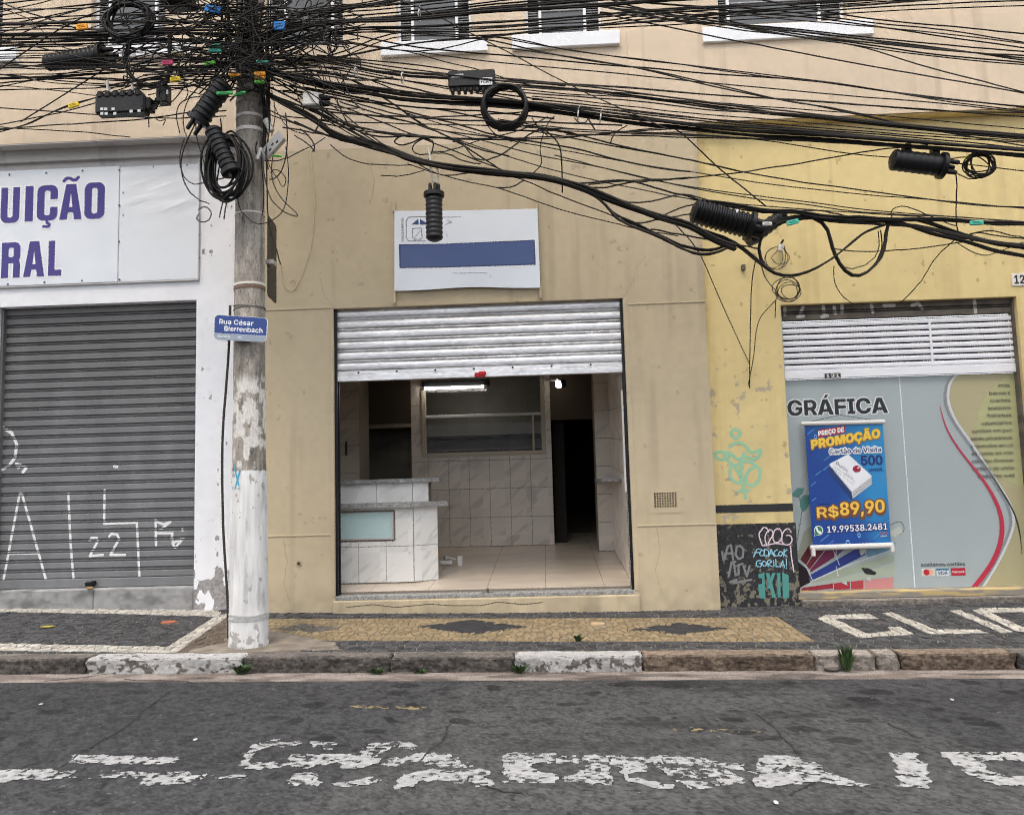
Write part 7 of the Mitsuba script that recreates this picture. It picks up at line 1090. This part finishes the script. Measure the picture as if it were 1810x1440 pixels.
# left of the pole
cables('thick_cable', 'thick black cable running left from the pole at the upper left', 'thick cables at the upper left', .010, [[(-4.889,-1.616,5.764),(-4.047,-1.616,5.735),(-3.369,-1.616,5.708),(-2.749,-1.616,5.632),(-2.543,-1.616,5.536)], [(-4.873,-1.632,5.641),(-3.931,-1.632,5.606),(-3.257,-1.632,5.607),(-2.639,-1.632,5.585)], [(-4.901,-1.593,5.643),(-4.005,-1.593,5.606),(-3.275,-1.593,5.577),(-2.602,-1.593,5.52)], [(-4.933,-1.544,5.586),(-4.085,-1.544,5.563),(-3.141,-1.544,5.534),(-2.621,-1.544,5.453)], [(-4.979,-1.465,5.332),(-4.285,-1.465,5.324),(-3.438,-1.465,5.345),(-2.703,-1.465,5.35)]], n=2, spread=.022)
cables('overhead_cable', 'thin black cable running left from the pole to the photo edge', 'cables left of the pole', .0058, [[(-5.015,-1.45,6.053),(-4.582,-1.45,6.073),(-4.152,-1.45,6.094)], [(-4.961,-1.519,5.897),(-4.268,-1.519,5.947),(-3.738,-1.519,5.983),(-3.315,-1.519,6.003)], [(-5.043,-1.407,5.992),(-4.664,-1.407,6.06),(-4.394,-1.407,6.112)], [(-5.079,-1.355,5.992),(-4.751,-1.355,6.03),(-4.098,-1.355,6.061),(-3.394,-1.355,6.044),(-2.695,-1.355,5.917)], [(-4.937,-1.551,5.833),(-4.352,-1.551,5.834),(-3.298,-1.551,5.803),(-2.671,-1.551,5.742),(-2.412,-1.551,5.62)], [(-5.091,-1.333,5.893),(-4.379,-1.333,5.888),(-3.619,-1.333,5.925),(-2.756,-1.333,5.911)], [(-5.001,-1.452,5.697),(-4.141,-1.452,5.662),(-3.341,-1.452,5.564),(-2.603,-1.452,5.471)], [(-4.933,-1.543,5.581),(-3.822,-1.543,5.538),(-2.673,-1.543,5.531)], [(-4.96,-1.505,5.566),(-3.948,-1.505,5.523),(-3.21,-1.505,5.495),(-2.583,-1.505,5.387)], [(-5.098,-1.311,5.642),(-4.222,-1.311,5.619),(-3.462,-1.311,5.567),(-2.763,-1.311,5.503)], [(-5.097,-1.312,5.619),(-4.439,-1.312,5.596),(-3.731,-1.312,5.52),(-2.709,-1.312,5.478)], [(-5.09,-1.319,5.598),(-4.488,-1.319,5.572),(-3.943,-1.319,5.516),(-2.866,-1.319,5.449)], [(-4.9,-1.583,5.412),(-4.215,-1.583,5.365),(-3.276,-1.583,5.285),(-2.657,-1.583,5.242)], [(-4.834,-1.674,5.327),(-3.745,-1.674,5.25),(-2.722,-1.674,5.155)], [(-5.047,-1.375,5.487),(-4.504,-1.375,5.437),(-3.59,-1.375,5.445),(-2.738,-1.375,5.488)], [(-4.974,-1.474,5.349),(-4.12,-1.474,5.332),(-3.329,-1.474,5.378),(-2.7,-1.474,5.41)], [(-4.982,-1.463,5.371),(-4.498,-1.463,5.292),(-4.124,-1.463,5.235),(-3.331,-1.463,5.168),(-2.807,-1.463,5.152)], [(-5.003,-1.429,5.292),(-4.627,-1.429,5.305),(-4.146,-1.429,5.303),(-3.666,-1.429,5.262),(-2.716,-1.429,5.219)], [(-5.085,-1.318,5.409),(-4.157,-1.318,5.35),(-3.778,-1.318,5.314),(-3.241,-1.318,5.331),(-2.707,-1.318,5.386)], [(-4.833,-1.688,5.606),(-4.316,-1.688,5.738),(-3.903,-1.688,5.833),(-3.595,-1.688,5.901)], [(-4.973,-1.488,5.62),(-4.603,-1.488,5.775),(-4.284,-1.488,5.84),(-3.752,-1.488,5.871),(-2.696,-1.488,5.868)], [(-4.988,-1.49,6.082),(-4.714,-1.49,5.945),(-4.389,-1.49,5.828),(-4.066,-1.49,5.69),(-3.639,-1.49,5.526),(-2.797,-1.49,5.342)], [(-4.571,-1.682,5.42),(-4.265,-1.682,5.616),(-4.008,-1.682,5.736),(-3.803,-1.682,5.804),(-3.443,-1.682,5.886)], [(-4.832,-1.687,5.564),(-4.57,-1.687,5.507),(-4.256,-1.687,5.416),(-3.738,-1.687,5.284),(-3.072,-1.687,5.166)], [(-5.047,-1.404,6.061),(-4.661,-1.404,5.884),(-4.493,-1.404,5.697),(-4.221,-1.404,5.583),(-3.684,-1.404,5.522)], [(-4.97,-1.49,5.564),(-4.703,-1.49,5.594),(-4.33,-1.49,5.585),(-3.852,-1.49,5.603),(-3.324,-1.49,5.597),(-2.642,-1.49,5.528)], [(-4.593,-1.5,5.68),(-4.061,-1.5,5.739),(-3.64,-1.5,5.88),(-3.218,-1.5,5.966)], [(-4.901,-1.598,5.754),(-4.372,-1.598,5.72),(-3.794,-1.598,5.656),(-3.222,-1.598,5.668),(-2.55,-1.598,5.675)], [(-4.066,-1.385,5.42),(-3.746,-1.385,5.47),(-3.426,-1.385,5.541),(-2.682,-1.385,5.545)], [(-3.846,-1.496,5.48),(-3.637,-1.496,5.588),(-3.163,-1.496,5.584),(-2.535,-1.496,5.497)], [(-4.842,-1.66,5.303),(-4.478,-1.66,5.316),(-4.013,-1.66,5.355),(-3.445,-1.66,5.326),(-2.627,-1.66,5.252)], [(-4.883,-1.607,5.408),(-4.618,-1.607,5.352),(-4.094,-1.607,5.292),(-3.47,-1.607,5.228),(-2.596,-1.607,5.152)], [(-4.851,-1.675,5.861),(-4.275,-1.675,5.83),(-3.548,-1.675,5.811),(-2.726,-1.675,5.786)], [(-4.833,-1.69,5.648),(-4.156,-1.69,5.622),(-3.434,-1.69,5.562),(-2.565,-1.69,5.494)], [(-5.05,-1.383,5.711),(-4.506,-1.383,5.699),(-3.912,-1.383,5.711),(-3.215,-1.383,5.707),(-2.577,-1.383,5.662)]], order='left')
cables('overhead_cable', 'thin wire drooping over the bare peach wall left of the pole', 'thin wires at the left', .0052, [[(-4.976,-1.466,5.26),(-4.386,-1.466,5.176),(-4.014,-1.466,5.109),(-3.855,-1.466,5.085)], [(-4.949,-1.494,5.029),(-4.416,-1.494,4.965),(-3.941,-1.494,4.909),(-3.312,-1.494,4.847),(-2.793,-1.494,4.843)], [(-5.067,-1.317,4.866),(-4.69,-1.317,4.963),(-4.422,-1.317,5.088),(-4.089,-1.317,5.165)], [(-5.065,-1.321,4.892),(-4.794,-1.321,4.928),(-4.527,-1.321,5.036),(-4.076,-1.321,5.173)], [(-5.05,-1.344,4.93),(-4.565,-1.344,5),(-4.19,-1.344,5.074),(-4.056,-1.344,5.112)], [(-4.737,-1.483,4.83),(-4.104,-1.483,4.842),(-3.527,-1.483,4.857),(-3.162,-1.483,4.893),(-2.797,-1.483,4.896)], [(-4.921,-1.449,4.865),(-4.707,-1.449,4.833),(-4.281,-1.449,4.791),(-3.699,-1.449,4.705)], [(-4.035,-1.43,5.133),(-3.718,-1.43,5.237),(-3.348,-1.43,5.261),(-2.768,-1.43,5.253)], [(-4.965,-1.487,5.358),(-4.696,-1.487,5.3),(-4.428,-1.487,5.244),(-3.845,-1.487,5.182),(-3.529,-1.487,5.16)], [(-4.659,-1.377,5.246),(-4.174,-1.377,5.232),(-3.746,-1.377,5.233),(-3.373,-1.377,5.268)], [(-3.584,-1.357,5.148),(-3.381,-1.357,5.181),(-3.062,-1.357,5.22),(-2.691,-1.357,5.255)], [(-3.464,-1.406,5.215),(-3.252,-1.406,5.16),(-3.04,-1.406,5.096),(-2.829,-1.406,5.064),(-2.462,-1.406,5.11)]], order='left')
cables('thick_cable', 'fat black cable curving down from the wires to the box left of the pole', 'fat curved cable left of the pole', .020, [[(-3.672,-1.528,5.56),(-3.702,-1.528,5.486),(-3.711,-1.528,5.39),(-3.678,-1.528,5.281),(-3.603,-1.528,5.191),(-3.498,-1.528,5.143),(-3.393,-1.528,5.138)], [(-3.27,-1.603,5.571),(-3.268,-1.603,5.422),(-3.266,-1.603,5.315),(-3.275,-1.603,5.21),(-3.315,-1.603,5.106)]])
# tangle round the pole head
def P(px, pz, y): return (PX + px, y, pz)
rt_ = random.Random(77); tl = []
for i in range(88):
    s_ = rt_.choice((-1, 1)); x0 = rt_.uniform(-.60, .45); z0 = rt_.uniform(5.0, 5.95); y = rt_.uniform(-1.85, -1.56); p = [P(x0, z0, y)]; a = rt_.uniform(-.5, .5) + (0 if s_ > 0 else math.pi); st = rt_.uniform(.10, .24)
    for k in range(rt_.randint(4, 8)):
        a += rt_.uniform(-.75, .75); q = p[-1]; p.append((min(max(q[0] + st * math.cos(a), PX - .95), PX + 1.15), min(-1.54, q[1] + rt_.uniform(-.04, .04)), min(max(q[2] + st * .55 * math.sin(a), 4.9), 6.15)))
    tl.append(p)
cables('tangled_cable', 'slack black cable tangled in the knot around the pole head', 'tangle round the pole head', .0058, tl, sides=5)
tl = []
for i in range(44):
    x0, z0 = rt_.uniform(-.25, .45), rt_.uniform(5.05, 5.75); y = rt_.uniform(-1.8, -1.55); s_ = -1 if i % 2 else 1; ln = rt_.uniform(.5, 1.3); dz_ = rt_.uniform(-.22, .22) - (.16 if s_ > 0 else 0)
    tl.append([P(x0, z0, y), P(x0 + s_ * ln * .35, z0 + dz_ * .4 + rt_.uniform(-.05, .05), y), P(x0 + s_ * ln * .7, z0 + dz_ * .8 + rt_.uniform(-.06, .06), y), P(x0 + s_ * ln, z0 + dz_, y + .05)])
tn = []
for i in range(64):
    y = rt_.uniform(-1.86, -1.56); p = [P(rt_.uniform(-.30, .85), rt_.uniform(5.25, 6.1), y)]; a = rt_.uniform(0, 6.28)
    for k in range(rt_.randint(4, 7)):
        a += rt_.uniform(-.9, .9); q = p[-1]; st = rt_.uniform(.09, .2); p.append((min(max(q[0] + st * math.cos(a), PX - .5), PX + 1.1), min(-1.55, q[1] + rt_.uniform(-.03, .03)), min(max(q[2] + st * .7 * math.sin(a), 5.1), 6.25)))
    tn.append(p)
cables('tangled_cable', 'slack dusty cable curling between the pole head and the dark window', 'tangle right of the pole head', .0056, tn, sides=5)
cables('tangled_cable', 'short black cable spreading sideways out of the pole head', 'short cables spreading from the pole head', .0065, tl, sides=5)
tl = []
for i in range(22):
    x0 = rt_.uniform(-.20, .26); y = -1.56 - rt_.uniform(0, .12); tl.append([P(x0 + rt_.uniform(-.1, .1), 6.4, y), P(x0 + rt_.uniform(-.06, .06), 5.9, y - .02), P(x0 * .9 + rt_.uniform(-.08, .08), 5.5, y - .03), P(x0 + rt_.uniform(-.12, .12), 5.15, y), P(x0 + rt_.uniform(-.3, .3), 4.95 + rt_.uniform(-.1, .15), y)])
cables('tangled_cable', 'black cable running up the front of the pole head', 'cables up the pole head', .008, tl, sides=5)
cables('hanging_wire', 'thin wire hanging in a loop from the left of the pole head', 'wire loops left of the pole', .0055, [[(-3.176,-1.582,4.663),(-3.208,-1.582,4.822),(-3.169,-1.582,4.941),(-3.04,-1.582,4.987),(-2.861,-1.582,4.999)], [(-2.865,-1.575,5.151),(-3.044,-1.575,5.054),(-3.145,-1.575,4.848),(-3.117,-1.575,4.637),(-3.004,-1.575,4.553),(-2.799,-1.575,4.57)], [(-3.115,-1.623,4.59),(-3.154,-1.623,4.436),(-3.132,-1.623,4.28),(-3.04,-1.623,4.174),(-2.878,-1.623,4.192),(-2.687,-1.623,4.224)], [(-3.009,-1.591,4.781),(-3.109,-1.591,4.577),(-3.158,-1.591,4.372),(-3.105,-1.591,4.163),(-3.002,-1.591,4.045),(-2.9,-1.591,3.999)], [(-2.817,-1.561,4.786),(-2.804,-1.561,4.524),(-2.838,-1.561,4.266),(-2.862,-1.561,4.06)], [(-3.028,-1.551,4.959),(-3.046,-1.551,4.749),(-3.014,-1.551,4.538),(-2.94,-1.551,4.326)], [(-2.992,-1.588,3.912),(-3.011,-1.588,3.862),(-2.94,-1.588,3.839),(-2.89,-1.588,3.877),(-2.891,-1.588,3.939),(-2.952,-1.588,3.972),(-3.002,-1.588,3.943)], [(-2.747,-1.569,4.052),(-2.767,-1.569,3.94),(-2.777,-1.569,3.858)], [(-2.759,-1.615,4.036),(-2.789,-1.615,3.915),(-2.798,-1.615,3.859)], [(-2.891,-1.608,5.03),(-3.002,-1.608,4.878),(-3.032,-1.608,4.748),(-3.041,-1.608,4.697)], [(-2.658,-1.593,4.142),(-2.621,-1.593,3.936),(-2.545,-1.593,3.841),(-2.455,-1.593,3.796),(-2.344,-1.593,3.822),(-2.244,-1.593,3.909),(-2.204,-1.593,4.071),(-2.194,-1.593,4.275),(-2.219,-1.593,4.483)], [(-3.276,-1.58,5.169),(-3.141,-1.58,5.109),(-3.109,-1.58,5.028),(-3.144,-1.58,4.951)], [(-3.469,-1.569,4.919),(-3.466,-1.569,4.73)], [(-3.372,-1.636,4.789),(-3.336,-1.636,4.756),(-3.285,-1.636,4.764),(-3.304,-1.636,4.713)]])
cables('hanging_wire', 'thin wire hanging in a loop right of the pole', 'wire loops right of the pole', .0055, [[(-2.454,-1.541,4.464),(-2.434,-1.541,4.307),(-2.393,-1.541,4.098),(-2.312,-1.541,3.966),(-2.16,-1.541,3.872),(-2.13,-1.541,3.876),(-2.185,-1.541,3.945),(-2.312,-1.541,4.095),(-2.363,-1.541,4.304),(-2.342,-1.541,4.459)], [(-2.43,-1.494,4.456),(-2.379,-1.494,4.323),(-2.317,-1.494,4.227),(-2.276,-1.494,4.162),(-2.251,-1.494,4.213),(-2.287,-1.494,4.293),(-2.353,-1.494,4.322),(-2.389,-1.494,4.292)], [(-2.435,-1.51,4.403),(-2.271,-1.51,4.406),(-2.118,-1.51,4.472),(-2.006,-1.51,4.519),(-1.888,-1.51,4.592)], [(-2.418,-1.528,4.468),(-2.408,-1.528,4.155),(-2.387,-1.528,3.794),(-2.326,-1.528,3.587),(-2.286,-1.528,3.443)], [(-2.237,-1.536,4.822),(-2.222,-1.536,4.56),(-2.252,-1.536,4.353),(-2.313,-1.536,4.241),(-2.385,-1.536,4.213)], [(-2.165,-1.52,4.616),(-2.064,-1.52,4.549),(-2.003,-1.52,4.493),(-1.982,-1.52,4.461)], [(-2.108,-1.541,4.667),(-2.032,-1.541,4.6),(-1.976,-1.541,4.483),(-1.997,-1.541,4.453)], [(-2.461,-1.481,4.912),(-2.445,-1.481,4.647),(-2.476,-1.481,4.437),(-2.455,-1.481,4.175),(-2.464,-1.481,3.916)], [(-2.401,-1.549,4.898),(-2.381,-1.549,4.666),(-2.411,-1.549,4.469),(-2.39,-1.549,4.302)], [(-2.397,-1.473,4.966),(-2.438,-1.473,4.782),(-2.417,-1.473,4.596),(-2.448,-1.473,4.466)], [(-2.354,-1.508,4.915),(-2.271,-1.508,4.758),(-2.169,-1.508,4.664),(-2.041,-1.508,4.626)], [(-2.383,-1.482,5.068),(-2.352,-1.482,4.853),(-2.383,-1.482,4.643)], [(-2.515,-1.475,4.6),(-2.53,-1.475,4.538),(-2.509,-1.475,4.468),(-2.468,-1.475,4.44)]])
cables('pole_riser', 'thick dark cable strapped down the right side of the pole head', 'risers on the pole head', .018, [[(-2.503,-1.41,5.653),(-2.492,-1.41,5.326),(-2.481,-1.41,5.055),(-2.47,-1.41,4.759),(-2.48,-1.41,4.563)], [(-2.453,-1.435,5.636),(-2.431,-1.435,5.255),(-2.431,-1.435,4.987),(-2.42,-1.435,4.719)], [(-2.534,-1.474,5.999),(-2.544,-1.474,5.781),(-2.512,-1.474,5.508),(-2.49,-1.474,5.291)], [(-2.594,-1.481,5.998),(-2.614,-1.481,5.726),(-2.582,-1.481,5.454),(-2.529,-1.481,5.236)]])
cables('wall_wire', 'painted over wire hanging down the beige wall right of the pole', 'wires on the beige wall', .0045, [[(-2.464,-0.02,5.181),(-2.452,-0.02,4.978),(-2.435,-0.02,4.788),(-2.417,-0.02,4.673)], [(-2.79,-0.012,3.893),(-2.778,-0.012,3.744),(-2.735,-0.012,3.631),(-2.674,-0.012,3.592),(-2.619,-0.012,3.639),(-2.643,-0.012,3.714),(-2.692,-0.012,3.691)], [(-2.419,-0.012,4.664),(-2.433,-0.012,4.288),(-2.471,-0.012,4.041),(-2.545,-0.012,3.796),(-2.619,-0.012,3.639)]], 'joint_light')
cables('pole_cable', 'black cable running down the left side of the pole to the pavement', None, .013, [[(-2.764,-1.45,3.115),(-2.772,-1.45,2.81),(-2.795,-1.45,2.409),(-2.823,-1.45,2.012),(-2.825,-1.45,1.52),(-2.807,-1.45,1.034),(-2.774,-1.45,0.555),(-2.767,-1.45,0.233)]])
# --- weeds and small things on the ground
def weed(label, c, h, r, n, seed):
    k = thing('weed', label, 'weed'); rr = random.Random(seed); vs, fs, cs = [], [], []
    for i in range(n):
        a = rr.uniform(0, 6.283); l = h * rr.uniform(.45, 1); sp = r * rr.uniform(.3, 1); b = np.array([c[0] + rr.uniform(-.3, .3) * r, c[1] + rr.uniform(-.3, .2) * r, c[2]]); tip = b + np.array([math.cos(a) * sp, math.sin(a) * sp * .6, l]); mid = (b + tip) / 2 + np.array([0, 0, l * .18]); w = np.array([-math.sin(a), math.cos(a) * .6, .3]) * rr.uniform(.006, .014)
        j = len(vs); vs += [b, mid - w, mid + w, tip]; fs += [[j, j + 1, j + 2], [j + 1, j + 3, j + 2]]; g = rr.uniform(.5, 1.3); cs += [[.026 * g, .052 * g, .013 * g]] * 4
    put('leaves', trimesh.Trimesh(vs, fs, process=False), 'leaf', parent=k, color=np.array(cs)); put('root', lathe((c[0], c[1], c[2] - .01), (c[0], c[1], c[2] + h * .3), [(0, .008), (1, .004)], 6), 'rusty_roll', parent=k)
for l, p, h, r, n, s_ in (('green weed at the joint right of the first white kerb stone', (-2.485,-1.758), .085, .10, 70, 1), ('tall green weed growing out of the broken kerb at the right', (2.241,-1.756), .22, .08, 80, 2), ('low weed at the left end of the second white kerb stone', (-0.277,-1.803), .075, .10, 50, 3), ('thin weed under the dark kerb stone left of centre', (-1.394,-1.78), .05, .10, 34, 4), ('tiny weed at the foot of the dark kerb below the shop', (-1.06,-1.787), .04, .07, 24, 5)):
    weed(l, (p[0], KY - .04, SL * p[0]), h, r, n, s_)
p = (0.21,-1.327); weed('small weed between the ochre paving stones', (p[0], p[1], side_z(p[0], p[1])), .06, .07, 30, 6)
def litter(name, label, p, s_, c, cat, z=None, seed=1):
    rr = np.random.default_rng(seed); m = trimesh.creation.icosphere(2); v = np.array(m.vertices) * s_ * (0.75 + .5 * meshkit.fbm(np.array(m.vertices) * 2, 3, seed))[:, None]; k = thing(name, label, cat)
    scene[k] = mikit.ply(trimesh.Trimesh(v + np.array(p), m.faces, process=False), 'plain', smooth=True, color=np.tile(c, (len(v), 1)))
p = (2.131,-1.694); litter('stone_chip', 'loose broken stone in the gutter by the tall weed', (p[0], KY - .03, SL * p[0] + .03), np.array([.06, .04, .03]), (.15, .13, .115), 'stone', seed=3)
p = (-4.833,-0.665); litter('dry_leaf', 'yellow dry leaf on the black paving at left', (p[0], p[1], side_z(p[0], p[1]) + .006), np.array([.07, .04, .008]), (.34, .28, .05), 'leaf', seed=5)
p = (-6.824,3.53); q = (-4.908,0.18,0.487); litter('dry_leaf', 'brown leaf lying on the stone step under the shutter lock', (q[0], .17, oz0_left + .012), np.array([.045, .02, .014]), (.30, .17, .06), 'leaf', seed=8)
for i, (px_, py_) in enumerate([(2.613,-2.765), (-3.528,-2.813), (0.985,-4.516), (-2.104,-3.594)]):
    litter('paper_scrap', ('white scrap on the asphalt at the right', 'white scrap on the asphalt at the far left', 'tiny white scrap at the lower right of the road', 'flat pale scrap right of the long crack')[i], (px_, py_, SL * px_ + .012), np.array([.011, .020, .004]), (.42, .41, .40), 'litter', seed=20 + i)
